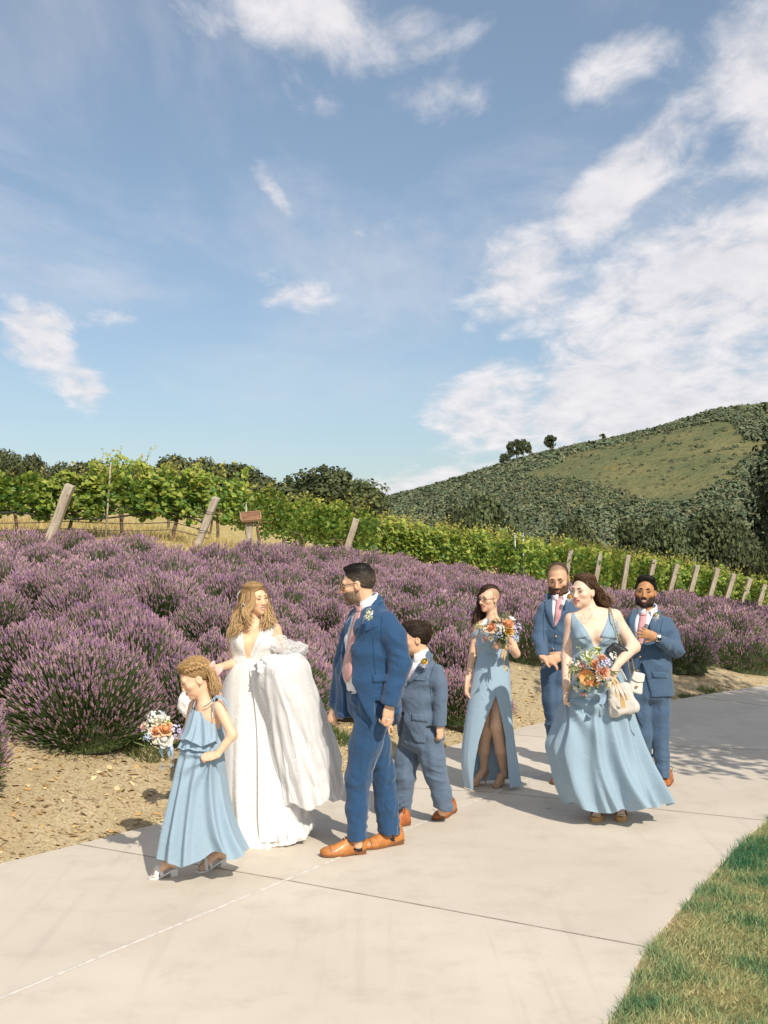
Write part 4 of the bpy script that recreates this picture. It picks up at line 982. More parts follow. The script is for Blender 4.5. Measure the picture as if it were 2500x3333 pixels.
def drape(V, N, amp, wl, seed, dirv=None):
    w = SNoise(seed, 12, 6.283 / (wl * 1.6), 6.283 / (wl * .7)); q = V if dirv is None else V - (V @ unit(dirv))[:, None] * unit(dirv) * .75
    return V + N * (amp * np.clip(w(q), -1.6, 1.6))[:, None]

class Person:
    def __init__(s, d, label, base_px):
        s.d = d; b = gp(*base_px); s.root = empty('person', (b[0], b[1], 0), label, 'person')
    def P(s, px, py, dd=0.0): return pt(px, py, s.d + dd)
    def r(s, px): return px / FPX * s.d
    def part(s, name, V, Q=None, T_=None, m=None, col=None, parent=None, smooth=True, label=None):
        me = mesh_np(name, V, T_, Q, col, smooth); o = ob(name, me, m)
        child(o, s.root) if parent is None else s._sub(o, parent)
        if label: o['label'] = label
        return o
    def _sub(s, o, parent):
        o.parent = parent; o.matrix_parent_inverse = Matrix.Translation(s.root.location).inverted(); 
        # parent has the same inverse shift as root, so undo it
        o.matrix_parent_inverse = Matrix.Identity(4)
        return o

SKIN = {}
def skin_mat(name, rough=.5):
    if name in MATS: return MATS[name]
    return mat(name, attr=True, rough=rough, sss=.12, spec=.35, nscale=60, namt=.04)
class Head:
    """head frame: x = the person's right, y = forward, z = up; s scales a 0.235 m head"""
    def __init__(s, c, fwd, up=(0, 0, 1), H=.235, female=False, roll=0.0):
        f = unit(fwd); u_ = _v(up); u_ = unit(u_ - f * u_.dot(f)); r = np.cross(f, u_)
        if roll: r, u_ = r * math.cos(roll) + u_ * math.sin(roll), -r * math.sin(roll) + u_ * math.cos(roll)
        s.R = np.stack([r, f, u_], 1); s.c = _v(c); s.s = H / .235; s.fem = female
    def w(s, p): return s.c + s.R @ (_v(p) * s.s)
    def loc(s, V): return ((V - s.c) @ s.R) / s.s
    def build(s, F, neck, neck_r=.056, smile=0.0, jaw=1.0, nose=1.0, fat=0.0):
        S = s.s; e = lambda c, r, k=.012, mode='add': F.ell(s.w(c), _v(r) * S, s.R, k, mode); fm = s.fem
        F.cone(s.w((0, -.024, -.045)), neck, (.046 if fm else .054) * S, neck_r, .025)
        e((0, -.018, .032), (.074, .094, .086)); e((0, .018, -.015), (.065 + fat, .072, .094), .02)
        e((0, .022, -.068), (.053 * jaw + fat, .062, .045), .02); e((0, .067, -.101), (.021, .018, .016), .022)
        for x in (-1, 1):
            e((x * .043, .055, -.026 + .006 * smile), (.024, .024, .021), .018)
            e((x * .032, .104, .000), (.0165, .0185, .0098), .008, 'sub')
            e((x * .076, -.008, -.008), (.0095, .020, .031), .006); e((x * .085, -.002, -.004), (.006, .010, .017), .004, 'sub')
        F.cone(s.w((-.04, .076, .021)), s.w((.04, .076, .021)), .0125 * S, .0125 * S, .016)
        F.cone(s.w((0, .088, .004)), s.w((0, .106 * nose, -.032)), .0075 * S, .011 * S, .012)
        for x in (-1, 1): e((x * .0115, .097, -.037), (.008, .010, .0075), .006)
        zc = -.066; cr = .010 * smile; hw = .021 + .009 * smile; op = .0048 * smile if smile > .4 else 0.0
        F.chain([s.w((-hw, .077, zc + cr)), s.w((-.008, .0905, zc + .003 + op)), s.w((.008, .0905, zc + .003 + op)), s.w((hw, .077, zc + cr))], [.0035 * S, .005 * S, .005 * S, .0035 * S], .005)
        F.chain([s.w((-hw, .077, zc + cr)), s.w((-.009, .0885, zc - .009 - op * .9)), s.w((.009, .0885, zc - .009 - op * .9)), s.w((hw, .077, zc + cr))], [.0035 * S, .0058 * S, .0058 * S, .0035 * S], .005)
        if op: F.ell(s.w((0, .092, zc - .003 + cr * .25)), _v((hw * .93, .020, .0032 + op * .7)) * S, s.R, .004, 'sub')
        s.op = op
        s.smile = smile; s.mouth = (hw, zc, cr)
    def colors(s, V, base, lip=(.55, .19, .16), beard=None, blush=.25, beard_amt=.0, scalp=None):
        """skin colours from where the skin is: lips, cheeks, stubble, shaved scalp"""
        base = _v(base); L = s.loc(V); C = np.tile(base, (len(V), 1)); x, y, z = L.T; ax_ = np.abs(x)
        hd = (np.linalg.norm(L * [1, .85, .8], axis=1) < .125)
        fr = hd & (y > .02)
        ck = np.exp(-(((ax_ - .042) / .02) ** 2 + ((z + .03) / .018) ** 2)) * fr + .7 * np.exp(-((x / .013) ** 2 + ((z + .034) / .014) ** 2)) * (y > .085)
        C = C * (1 - (ck * blush)[:, None]) + (base * [1.12, .72, .66]) * (ck * blush)[:, None]
        if beard is not None:
            jawm = hd & (z < -.028 - .0 * ax_) & (y > -.03) & ~((z < -.112) & (y < .04)); ch = np.clip((ax_ - .028) / .02, 0, 1)
            m = jawm * np.clip((-z - .030 - .012 * (1 - ch) * (ax_ < .04)) / .012, 0, 1) * np.clip((y + .02) / .03, 0, 1)
            m = np.maximum(m, ((ax_ < .028) & (z < -.046) & (z > -.062) & (y > .07)) * 1.0)
            mm = (np.clip(m, 0, 1) * beard_amt * hd)[:, None]; C = C * (1 - mm) + _v(beard) * mm
        if scalp is not None:
            m = hd * np.clip((z - .052 - .35 * np.clip(y, -.2, .08) - 0.02 * 0) / .02, 0, 1)
            m = np.maximum(m, hd * (y < .02) * np.clip((z + .02 + y * .4) / .03, 0, 1) * (ax_ > .03))[:, None] * scalp[1]
            C = C * (1 - m) + _v(scalp[0]) * m
        hw, zc, cr = s.mouth
        q = np.clip(ax_ / hw, 0, 1.2) ** 2; zu = zc + .003 + s.op + (cr - .003 - s.op) * q; zd = zc - .009 - s.op * .9 + (cr + .009 + s.op * .9) * q
        lp = hd & (y > .066) & (ax_ < hw + .002) & (z < zu + .0052 * (1.05 - .5 * q)) & (z > zd - .006 * (1.05 - .5 * q))
        C = np.where(lp[:, None], _v(lip), C)
        if s.op: C = np.where((lp & (z < zu - .004) & (z > zd + .004) & (y < .087))[:, None], _v((.16, .04, .035)), C)
        if s.smile > .4: pass
        return C
    def face_parts(s, who, iris=(.06, .035, .02), brow=(.06, .035, .02), brow_r=.0034, squint=.0, lash=True, look=0.0):
        S = s.s; em = mat('eye', attr=True, rough=.15, spec=.6); bm2 = mat('brow_hair', attr=True, rough=.8)
        for x in (-1, 1):
            u_, v_ = np.meshgrid(np.linspace(0, 6.283, 13)[:-1], np.linspace(0, math.pi, 9)); 
            L = np.stack([np.sin(v_) * np.cos(u_), np.cos(v_), np.sin(v_) * np.sin(u_)], -1).reshape(-1, 3)
            V = np.array([s.w(_v((x * .032, .0785, .0005)) + q * [.0128, .0120, .0062 * (1 - squint)]) for q in L])
            Q = np.array([(a * 12 + b, a * 12 + (b + 1) % 12, (a + 1) * 12 + (b + 1) % 12, (a + 1) * 12 + b) for a in range(8) for b in range(12)])
            dd = np.hypot(L[:, 0] - look, L[:, 2] * .6); C = np.where((dd < .6)[:, None] & (L[:, 1:2] > 0), _v(iris), _v((.58, .53, .48)))
            who.part('eye', V, Q, m=em, col=C)
            m_ = MB()
            pts = spline([s.w((x * .014, .0925, .022)), s.w((x * .030, .0915, .0265)), s.w((x * .046, .079, .022))], 7); v1, t1, q1 = tube(pts, np.array([.7, 1, 1.1, 1.1, 1, .8, .3]) * brow_r * S, 6); m_.add(v1, t1, q1, brow)
            who.part('eyebrow', np.concatenate(m_.V), np.concatenate(m_.Q), np.concatenate(m_.T), bm2, np.concatenate(m_.C))
            if lash:
                pts = spline([s.w((x * .0175, .0895, .001)), s.w((x * .031, .0945, .0075 - .006 * squint)), s.w((x * .047, .083, .001))], 7); v1, t1, q1 = tube(pts, .0012 * S, 5)
                who.part('eyelash', v1, q1, t1, bm2, np.tile((.03, .02, .015), (len(v1), 1)))
        if s.smile > .4:
            hw, zc, cr = s.mouth; n = 11; xs = np.linspace(-1, 1, n); V = []
            for t in xs:
                yb = .0862 - .013 * t * t; zm = zc - .0005 + cr * .8 * t * t; hh = (.0026 + s.op * .45) * (1 - .75 * t * t)
                V += [s.w((t * hw * .92, yb, zm + hh * 1.2)), s.w((t * hw * .92, yb + .0015, zm - hh))]
            V = np.array(V); Q = np.array([(2 * i, 2 * i + 1, 2 * i + 3, 2 * i + 2) for i in range(n - 1)])
            who.part('teeth', V, Q, m=mat('teeth', (.78, .74, .66), .25))
def hand(F, wrist, t, n, thumb, S=1.0, curl=(.5, .5, .5, .5), spread=.0, thumb_in=.3, k=.006, flex=0.0):
    """palm, four jointed fingers and a thumb; t = towards the fingers, n = the way the palm faces, thumb = +1/-1 side of cross(t, n)"""
    t = unit(t); n = unit(_v(n) - t * _v(n).dot(t)); l = np.cross(t, n) * thumb; wrist = _v(wrist)
    rot = lambda d, a: unit(d * math.cos(a) + n * math.sin(a) - (0 if True else 0))
    F.cone(wrist - t * .01 * S, wrist + t * .045 * S, .026 * S, .036 * S, k + .006, flat=(n, .52)); F.cone(wrist + t * .03 * S, wrist + t * .085 * S, .035 * S, .037 * S, k, flat=(n, .42))
    offs = [.029, .010, -.010, -.028]; lens = [.070, .079, .073, .057]; seg = [.46, .30, .24]
    for i in range(4):
        p = wrist + (t * (.084 - .004 * abs(i - 1.2)) + l * offs[i]) * S; a = flex * .5 + curl[i] * .75; side_ = l * spread * (1.5 - i) * .35
        r = [.0092, .0085, .0078, .0066]; r = [q * (1 if i < 3 else .88) * S for q in r]
        for j in range(3):
            d = unit(t * math.cos(a) + n * math.sin(a) + side_); q = p + d * lens[i] * seg[j] * S
            F.cone(p, q, r[j], r[j + 1], .0025 if j else .006); p = q; a += curl[i]
    p = wrist + (t * .022 + l * .024 + n * .006) * S; d = unit(t * .75 + l * (.75 - thumb_in * .6) + n * (.2 + thumb_in * .8))
    F.cone(wrist + (t * .012 + l * .012) * S, p, .02 * S, .016 * S, k)
    q = p + d * .034 * S; F.cone(p, q, .0145 * S, .0105 * S, .005); d2 = unit(d + t * .35 - l * .25 * thumb_in); q2 = q + d2 * .03 * S; F.cone(q, q2, .0105 * S, .008 * S, .003)
def to_bvh(V, Q): return BVHTree.FromPolygons([tuple(v) for v in V], [tuple(int(i) for i in q) for q in Q])
CAM = Vector((0, 0, HC))
def sight(bvh, px, py):
    d = Vector(((px - CX) / FPX, 1.0, -(py - HOR) / FPX)).normalized(); h = bvh.ray_cast(CAM, d)
    return (np.array(h[0]), np.array(h[1])) if h[0] is not None else (None, None)
def patch(bvh, A, B, off=.004, thick=.003, nu=10, nv=4, bulge=0.0):
    """cloth patch laid on a garment: A and B are its two long edges (photo pixels) found on the surface below"""
    A = spline(np.asarray(A, float), nu) if len(A) > 2 else np.linspace(A[0], A[1], nu); B = spline(np.asarray(B, float), nu) if len(B) > 2 else np.linspace(B[0], B[1], nu)
    G = np.zeros((nu, nv, 3)); M = np.zeros((nu, nv, 3)); ok = np.zeros((nu, nv), bool)
    for i in range(nu):
        for j in range(nv):
            q = A[i] + (B[i] - A[i]) * j / (nv - 1); h, n = sight(bvh, *q)
            if h is not None: G[i, j] = h; M[i, j] = n; ok[i, j] = True
    for _ in range(nu * nv):
        bad = np.argwhere(~ok)
        if not len(bad): break
        for i, j in bad:
            nb = [(a, b) for a, b in ((i - 1, j), (i + 1, j), (i, j - 1), (i, j + 1)) if 0 <= a < nu and 0 <= b < nv and ok[a, b]]
            if nb:
                q = A[i] + (B[i] - A[i]) * j / (nv - 1); dpt = np.mean([G[a, b][1] for a, b in nb]); G[i, j] = pt(q[0], q[1], dpt); M[i, j] = np.mean([M[a, b] for a, b in nb], 0); ok[i, j] = True
    for _ in range(2):                                       # even out the depths a little so the cloth lies taut
        Gy = G[..., 1].copy(); Gy[1:-1] = np.minimum(Gy[1:-1], (Gy[:-2] + Gy[2:]) / 2)
    M /= np.linalg.norm(M, axis=2)[..., None] + 1e-9
    prof = 1 - (2 * np.arange(nv) / max(1, nv - 1) - 1) ** 2
    T1 = G + M * (off + bulge * prof[None, :, None]); T0 = T1 - M * thick
    V = np.concatenate([T1.reshape(-1, 3), T0.reshape(-1, 3)]); id_ = np.arange(nu * nv).reshape(nu, nv); o = nu * nv
    Q = np.stack([id_[:-1, :-1], id_[:-1, 1:], id_[1:, 1:], id_[1:, :-1]], -1).reshape(-1, 4); Q2 = Q[:, ::-1] + o
    ring = np.concatenate([id_[0, :], id_[1:, -1], id_[-1, -2::-1], id_[-2:0:-1, 0]]); rn = np.roll(ring, -1)
    V_, Q_ = V, np.concatenate([Q, Q2, np.stack([ring, ring + o, rn + o, rn], 1)])
    nrm = np.cross(V[Q[0, 1]] - V[Q[0, 0]], V[Q[0, 3]] - V[Q[0, 0]])
    if nrm.dot(M[0, 0]) < 0: Q_ = Q_[:, ::-1]
    return V_, Q_
def disc(bvh, px, py, rad, off=.004, thick=.004):
    h, n = sight(bvh, px, py)
    if h is None: return None
    n = n / np.linalg.norm(n); v_, t_, q_ = tube([h + n * (off - thick), h + n * off * .9, h + n * (off + .001)], [rad, rad, rad * .7], 10); return v_, t_, q_
def skirt(who, lev, nth=150, nv=60, ridges=24, amp=.03, seed=0, power=1.2, extra=(), hem=(), back=1.0, shift=0.35, open_=None, twist=0.0, width=(.06, .16), top=0.0, thick=0.0):
    """a hanging cloth: rows of (xL, yL, xR, yR, half depth, depth shift) in photo pixels at the person's distance, with fold ridges running down it"""
    g = np.random.default_rng(seed); lev = np.asarray(lev, float); L = spline(lev, nv); vv = np.linspace(0, 1, nv)
    th = np.linspace(0, 2 * math.pi, nth, endpoint=False) if open_ is None else np.linspace(open_[0], open_[1], nth)
    rd = [(g.uniform(0, 6.283), g.uniform(.45, 1.0), g.uniform(*width), g.normal(0, shift), g.uniform(-.3, .25)) for _ in range(ridges)] + [tuple(e) for e in extra]
    V = np.zeros((nv, nth, 3))
    for i in range(nv):
        xl, yl, xr, yr, dr, dd = L[i]; f = np.zeros(nth); v = vv[i]
        for t0, a, w, drift, start in rd:
            k = np.clip((v - start) / max(1e-3, 1 - max(start, 0)), 0, 1) ** power; tt = t0 + drift * v + twist * v
            d = (th - tt + math.pi) % (2 * math.pi) - math.pi; f += a * k * np.exp(-(d / (w * (1.6 - .6 * v))) ** 2)
        f = f - .55 * f.mean(); c = (1 - np.cos(th)) / 2; sn = np.sin(th)
        px = xl + (xr - xl) * c; py = yl + (yr - yl) * c
        dep = dd - sn * dr * np.where(sn < 0, back, 1.0)
        off = amp * f + top
        dep = dep - off * sn
        hw = 0.0
        for t0, a, w in hem:
            d = (th - t0 + math.pi) % (2 * math.pi) - math.pi; hw = hw + a * np.exp(-(d / w) ** 2)
        Y = who.d + dep; X = (px - CX) / FPX * who.d - off * np.cos(th) * .8; Z = HC - (py - HOR) / FPX * who.d + (hw * v ** 4 if len(hem) else 0) 
        V[i] = np.stack([X, Y, Z + f * amp * .25 * v ** 3], 1)
    id_ = np.arange(nv * nth).reshape(nv, nth); nx_ = np.roll(id_, -1, 1) if open_ is None else None
    if open_ is None: Q = np.stack([id_[:-1], id_[1:], nx_[1:], nx_[:-1]], -1).reshape(-1, 4)
    else: Q = np.stack([id_[:-1, :-1], id_[1:, :-1], id_[1:, 1:], id_[:-1, 1:]], -1).reshape(-1, 4)
    return V.reshape(-1, 3), Q[:, ::-1]
def locks(guides, n, r0, seed, spread=.015, col=(.3, .18, .08), var=.3, wave=.006, npt=14, wl=.05, tips=None, tipcol=None):
    """hair locks following guide curves"""
    g = np.random.default_rng(seed); m = MB()
    for k in range(n):
        G = np.asarray(guides[k % len(guides)], float); j = g.normal(0, spread, 3)
        P = spline(G, npt); t = np.linspace(0, 1, npt)[:, None]; ph = g.uniform(0, 6.28, 2); L = np.linalg.norm(np.diff(P, axis=0), axis=1).sum()
        P = P + j * (.35 + .9 * t) + wave * np.concatenate([np.sin(t * L / wl * 6.28 + ph[0]), np.cos(t * L / wl * 6.28 + ph[1]), .3 * np.sin(t * 9 + ph[0])], 1) * t ** .6
        rad = r0 * g.uniform(.6, 1.25) * np.interp(t[:, 0], [0, .12, .6, 1], [.55, 1, .85, .12]); cut = g.uniform(.82, 1.0); mx = max(5, int(npt * cut)); P, rad = P[:mx], rad[:mx].copy(); rad[-1] = r0 * .1
        v_, t_, q_ = tube(P, rad, 5); c = _v(col) * g.uniform(1 - var, 1 + var)
        C = np.tile(c, (len(v_), 1))
        if tipcol is not None:
            f = np.concatenate([np.repeat(np.linspace(0, 1, mx), 5), [0, 1]])[:, None] ** 1.3; C = C * (1 - f) + _v(tipcol) * g.uniform(1 - var, 1 + var) * f
        m.add(v_, t_, q_, C)
    return m
hair_m = mat('hair', attr=True, rough=.55, spec=.3)
def hair_shell(H, lo_extra, cuts, ells=(), subs=(), h=.0045, seed=1, col=(.05, .03, .02), strand=.0018, wl=.012, flow=(0, 1, .3), box=.17, var=.25):
    """short hair: a cap over the skull trimmed by planes, with combed relief; lo_extra = extra radius"""
    S = H.s; F = Field(H.c - box * S, H.c + box * S, h)
    F.ell(H.w((0, -.020, .034)), (_v((.076, .096, .088)) + lo_extra) * S, H.R, .01)
    for c, r, k in ells: F.ell(H.w(c), _v(r) * S, H.R, k)
    for c, r, k in subs: F.ell(H.w(c), _v(r) * S, H.R, k, 'sub')
    for p0, n, k in cuts: F.plane(H.w(p0), H.R @ _v(n), k)
    V, Q = F.mesh(); V = relax(V, Q, 1); N = vnormals(V, Q); L = H.loc(V); fl = unit(flow)
    g = np.random.default_rng(seed); cr = np.cross(fl, [0, 0, 1.0]); cr = unit(cr) if np.linalg.norm(cr) > .1 else np.array([1.0, 0, 0])
    a = np.arctan2(L[:, 0], L[:, 2] + .02) * .09 + (L @ cr) * .6; nz_ = SNoise(seed, 14, 6.28 / wl * .5, 6.28 / wl * 1.4)(np.stack([a, (L @ fl) * .12, a * 0], 1))
    V = V + N * (strand * nz_)[:, None]
    C = _v(col) * (1 + var * np.clip(nz_, -1.5, 1.5))[:, None]
    return V, Q, C

def hair_strands(H, V, Q, n, length, r, col, seed, flow, var=.45, lift=.001, steps=5, fade=None, idx=None):
    """fine strands combed over a hair cap; flow(local point) -> local direction"""
    g = np.random.default_rng(seed); b = to_bvh(V, Q); m = MB(); N = vnormals(V, Q); pick = g.integers(0, len(V), n) if idx is None else g.choice(idx, n)
    for k in pick:
        p = V[k] + N[k] * .0006; pts = [p]; st = length * g.uniform(.6, 1.2) / steps; jit = g.normal(0, .22, 3)
        for i in range(steps):
            L = H.loc(p[None])[0]; d = H.R @ (unit(_v(flow(L))) + jit); q = p + unit(d) * st; h = b.find_nearest(Vector(q))
            if h[0] is None: break
            p = np.array(h[0]) + np.array(h[1]) * (.0006 + lift * (i + 1) / steps); pts.append(p)
        if len(pts) < 3: continue
        v_, t_, q_ = tube(np.array(pts), r * np.linspace(1, .35, len(pts)), 3, False); c = _v(col if fade is None else fade(H.loc(V[k][None])[0])) * np.exp(g.normal(0, var)); m.add(v_, Q=q_, C=c)
    return m
def full_hair(who, H, shell, n, length, r, seed, flow, col, var=.4, fade=None, lift=.001):
    V, Q, C = shell; m = hair_strands(H, V, Q, n, length, r, col, seed, flow, var, lift, fade=fade); a = MB(); a.add(V, Q=Q, C=C * .8); a.add(np.concatenate(m.V), Q=np.concatenate(m.Q), C=np.concatenate(m.C))
    return who.part('hair', np.concatenate(a.V), np.concatenate(a.Q), m=hair_m, col=np.concatenate(a.C))
flow_back = lambda L: (np.sign(L[0]) * .12, -1.0, -.9 if abs(L[0]) > .05 else (-.1 if L[1] > -.06 else -1.0))
flow_part = lambda L: (np.sign(L[0]) * .55 * (L[2] > .05), -.75, -.75 if L[2] < .09 else -.2)
# ---------------------------------------------------------------- garment helpers
def wool(name, col): return mat(name, col, .8, nscale=380, namt=.16, bump=.12, bscale=700, sheen=.25, spec=.25, crease=.42, cscale=8.0)
suit_blue = wool('suit_royal_blue', (.021, .070, .158)); suit_grey = wool('suit_grey_blue', (.105, .150, .215)); suit_mid = wool('suit_slate_blue', (.066, .118, .195))
shirt_m = mat('white_shirt', (.80, .78, .80), .8, nscale=40, namt=.03); tie_m = mat('pink_tie', (.66, .33, .34), .5, sheen=.2, nscale=300, namt=.06); tie_m2 = mat('dusty_pink_tie', (.52, .29, .27), .5, sheen=.2, nscale=300, namt=.06)
tan_leather = mat('tan_leather', (.46, .175, .042), .42, nscale=14, namt=.25, spec=.4, coat=.08, crease=.25, cscale=30.0); red_leather = mat('cognac_leather', (.42, .125, .03), .4, nscale=14, namt=.25, spec=.4, coat=.08, crease=.25, cscale=30.0)
sole_m = mat('shoe_sole', (.20, .085, .035), .6); black_m = mat('black_leather', (.015, .015, .016), .45, nscale=60); lace_m = mat('shoe_lace', (.05, .03, .02), .8)
gold_m = mat('gold', (.75, .52, .24), .3, metal=.9); silver_m = mat('silver', (.8, .8, .8), .25, metal=.95)
cuff_seam = mat('seam_thread', (.015, .04, .09), .9)
def torso(F, secs, w, k=.04):
    for (a, A0, A1), (b, B0, B1) in zip(secs[:-1], secs[1:]): F.slab2(a, b, (A0, A1), (B0, B1), w, k)
def bounds(pts, pad): pts = np.array(pts); return pts.min(0) - pad, pts.max(0) + pad
def collar(who, c, up, fwd, r, h, m=shirt_m, gap=.35, drop=.03, name='collar', parent=None, flare=.012):
    up = unit(up); f = unit(_v(fwd) - up * _v(fwd).dot(up)); x = np.cross(f, up); n = 40; th = np.linspace(gap, 2 * math.pi - gap, n); V = []
    for t in th:
        d = f * math.cos(t) + x * math.sin(t); fr = max(0, math.cos(t)) ** 2
        V += [c + d * r * .94 + up * (h * (1 - .3 * fr)), c + d * (r + .004) + up * (h * (1 - .3 * fr) + .004), c + d * (r + flare + .008 * fr) + up * (h * .1 - drop * fr), c + d * (r + flare - .004) + up * (-.012 - drop * fr)]
    V = np.array(V); Q = []
    for i in range(n - 1):
        for j in range(3): a = i * 4 + j; Q.append((a, a + 4, a + 5, a + 1))
    return who.part(name, V, np.array(Q), m=m, parent=parent)
def shoe(who, heel, toe, m, H=.1, w=.047, lift=0.0, heel_h=.022, laces=True, sole=sole_m):
    """lace-up shoe: lofted upper, welted sole, stacked heel, laces"""
    heel, toe = _v(heel), _v(toe); t = unit((toe - heel) * [1, 1, 0]); L = np.linalg.norm(toe - heel); x = np.cross(t, [0, 0, 1.0]); up = np.array([0, 0, 1.0])
    base = lambda s: heel + (toe - heel) * s
    st = [(0, .55, .060, 0), (.03, .66, .078, 0), (.10, .72, .092, .0), (.2, .74, .100, 0), (.32, .76, .098, 0), (.42, .82, .086, 0), (.55, .96, .066, 0), (.68, 1.02, .053, 0), (.8, .96, .045, .002), (.9, .78, .038, .004), (.97, .48, .030, .006), (1.0, .16, .022, .008)]
    n = 18; V = []; k = H / .1
    for s, ww, hh, rz in st:
        b = base(s) + up * (heel_h * max(0, 1 - s / .45) * .8 + .010 + rz)
        for a in np.linspace(0, 2 * math.pi, n, endpoint=False):
            ca, sa = math.cos(a), math.sin(a); z = (sa if sa > 0 else sa * .12) * hh * k; ww_ = w * ww * (abs(ca) ** .75) * np.sign(ca) * (1 - .32 * max(0, sa) ** 2)
            V.append(b + x * ww_ + up * z)
    V = np.array(V); m_ = len(st); Q = [(i * n + j, i * n + (j + 1) % n, (i + 1) * n + (j + 1) % n, (i + 1) * n + j) for i in range(m_ - 1) for j in range(n)]
    V = np.concatenate([V, V[:n].mean(0, keepdims=True), V[-n:].mean(0, keepdims=True)]); Tt = [(m_ * n, (j + 1) % n, j) for j in range(n)] + [(m_ * n + 1, (m_ - 1) * n + j, (m_ - 1) * n + (j + 1) % n) for j in range(n)]
    up_ = who.part('shoe', V, np.array(Q)[:, ::-1], np.array(Tt)[:, ::-1], m)
    out = []
    for s, ww, hh, rz in st: out.append((s, w * ww + .004, rz))
    sm = MB(); top = [base(s) + x * sg * q + up * (heel_h * max(0, 1 - s / .45) * .8 + .012 + rz) for sg, rng_ in ((1, out), (-1, out[::-1])) for s, q, rz in rng_]
    top = np.array(top); k2 = len(top); i = np.arange(k2); j = (i + 1) % k2; bot = top - up * .011
    sm.add(np.concatenate([top, bot, top.mean(0, keepdims=True), bot.mean(0, keepdims=True)]), T=np.concatenate([np.stack([i, j, np.full(k2, 2 * k2)], 1), np.stack([j + k2, i + k2, np.full(k2, 2 * k2 + 1)], 1)]), Q=np.stack([i + k2, j + k2, j, i], 1))
    who.part('sole', np.concatenate(sm.V), np.concatenate(sm.Q), np.concatenate(sm.T), sole, parent=up_, smooth=False)
    hp = np.array([base(s) + x * sg * q * .95 for sg, rng_ in ((1, [(.005, w * .55), (.1, w * .74), (.24, w * .74)]), (-1, [(.24, w * .74), (.1, w * .74), (.005, w * .55)])) for s, q in rng_])
    k3 = len(hp); i = np.arange(k3); j = (i + 1) % k3; ht = hp + up * (heel_h * .8 + .004)
    who.part('heel', np.concatenate([ht, hp - up * 0]), np.stack([i + k3, j + k3, j, i], 1), np.array([(k3, k3 + q, k3 + q + 1) for q in range(1, k3 - 1)]), sole, parent=up_, smooth=False)
    if laces:
        lm = MB()
        for s, hh in ((.34, .098), (.39, .092), (.44, .085), (.49, .077)):
            c = base(s) + up * (hh * k + .010 + heel_h * max(0, 1 - s / .45) * .8 + .001); v1, t1, q1 = tube([c - x * .018 - up * .004, c + up * .004, c + x * .018 - up * .004], .0028, 5); lm.add(v1, t1, q1)
        c = base(.33) + up * (.108 * k + .012)
        for sg in (-1, 1):
            v1, t1, q1 = tube(spline([c, c + x * sg * .03 + up * .018, c + x * sg * .045 - up * .005, c + x * sg * .03 - up * .03], 9), .0026, 5); lm.add(v1, t1, q1)
        who.part('laces', np.concatenate(lm.V), np.concatenate(lm.Q), np.concatenate(lm.T), lace_m, parent=up_)
        s = .80; c = base(s); arc = [c + x * q * w * .97 * .985 + up * (.011 + .002 + .0455 * k * math.sqrt(max(0, 1 - q * q)) * .98) for q in np.linspace(-1, 1, 11)]
        v1, t1, q1 = tube(arc, .0016, 4); who.part('toe_cap_seam', v1, q1, t1, sole, parent=up_)
    return up_
def suit_details(who, jv, jq, jo, m, lapels=(), pockets=(), seams=(), buttons=(), bmat=None):
    b = to_bvh(jv, jq)
    for A, B in lapels: v, q = patch(b, A, B, .009, .006, 14, 4); who.part('lapel', v, q, m=m, parent=jo)
    for A, B in pockets: v, q = patch(b, A, B, .006, .005, 8, 4); who.part('pocket_flap', v, q, m=m, parent=jo)
    for S_ in seams:
        pts = [];
        for q in spline(np.array(S_, float), 14) if len(S_) > 2 else np.linspace(S_[0], S_[1], 10):
            h, n = sight(b, *q)
            if h is not None: pts.append(h + n * .0008)
        if len(pts) > 3: v1, t1, q1 = tube(pts, .0017, 4); who.part('seam', v1, q1, t1, cuff_seam, parent=jo)
    for x, y, r in buttons:
        r_ = disc(b, x, y, r, .005, .006)
        if r_: who.part('button', r_[0], r_[2], r_[1], bmat or m, parent=jo)
    return b
def finish_body(who, F, H, base, skin, **kw):
    V, Q = F.mesh(); V = relax(V, Q, 1, .35); C = H.colors(V, base, **kw)
    return who.part('body', V, Q, m=skin, col=C), V, Q

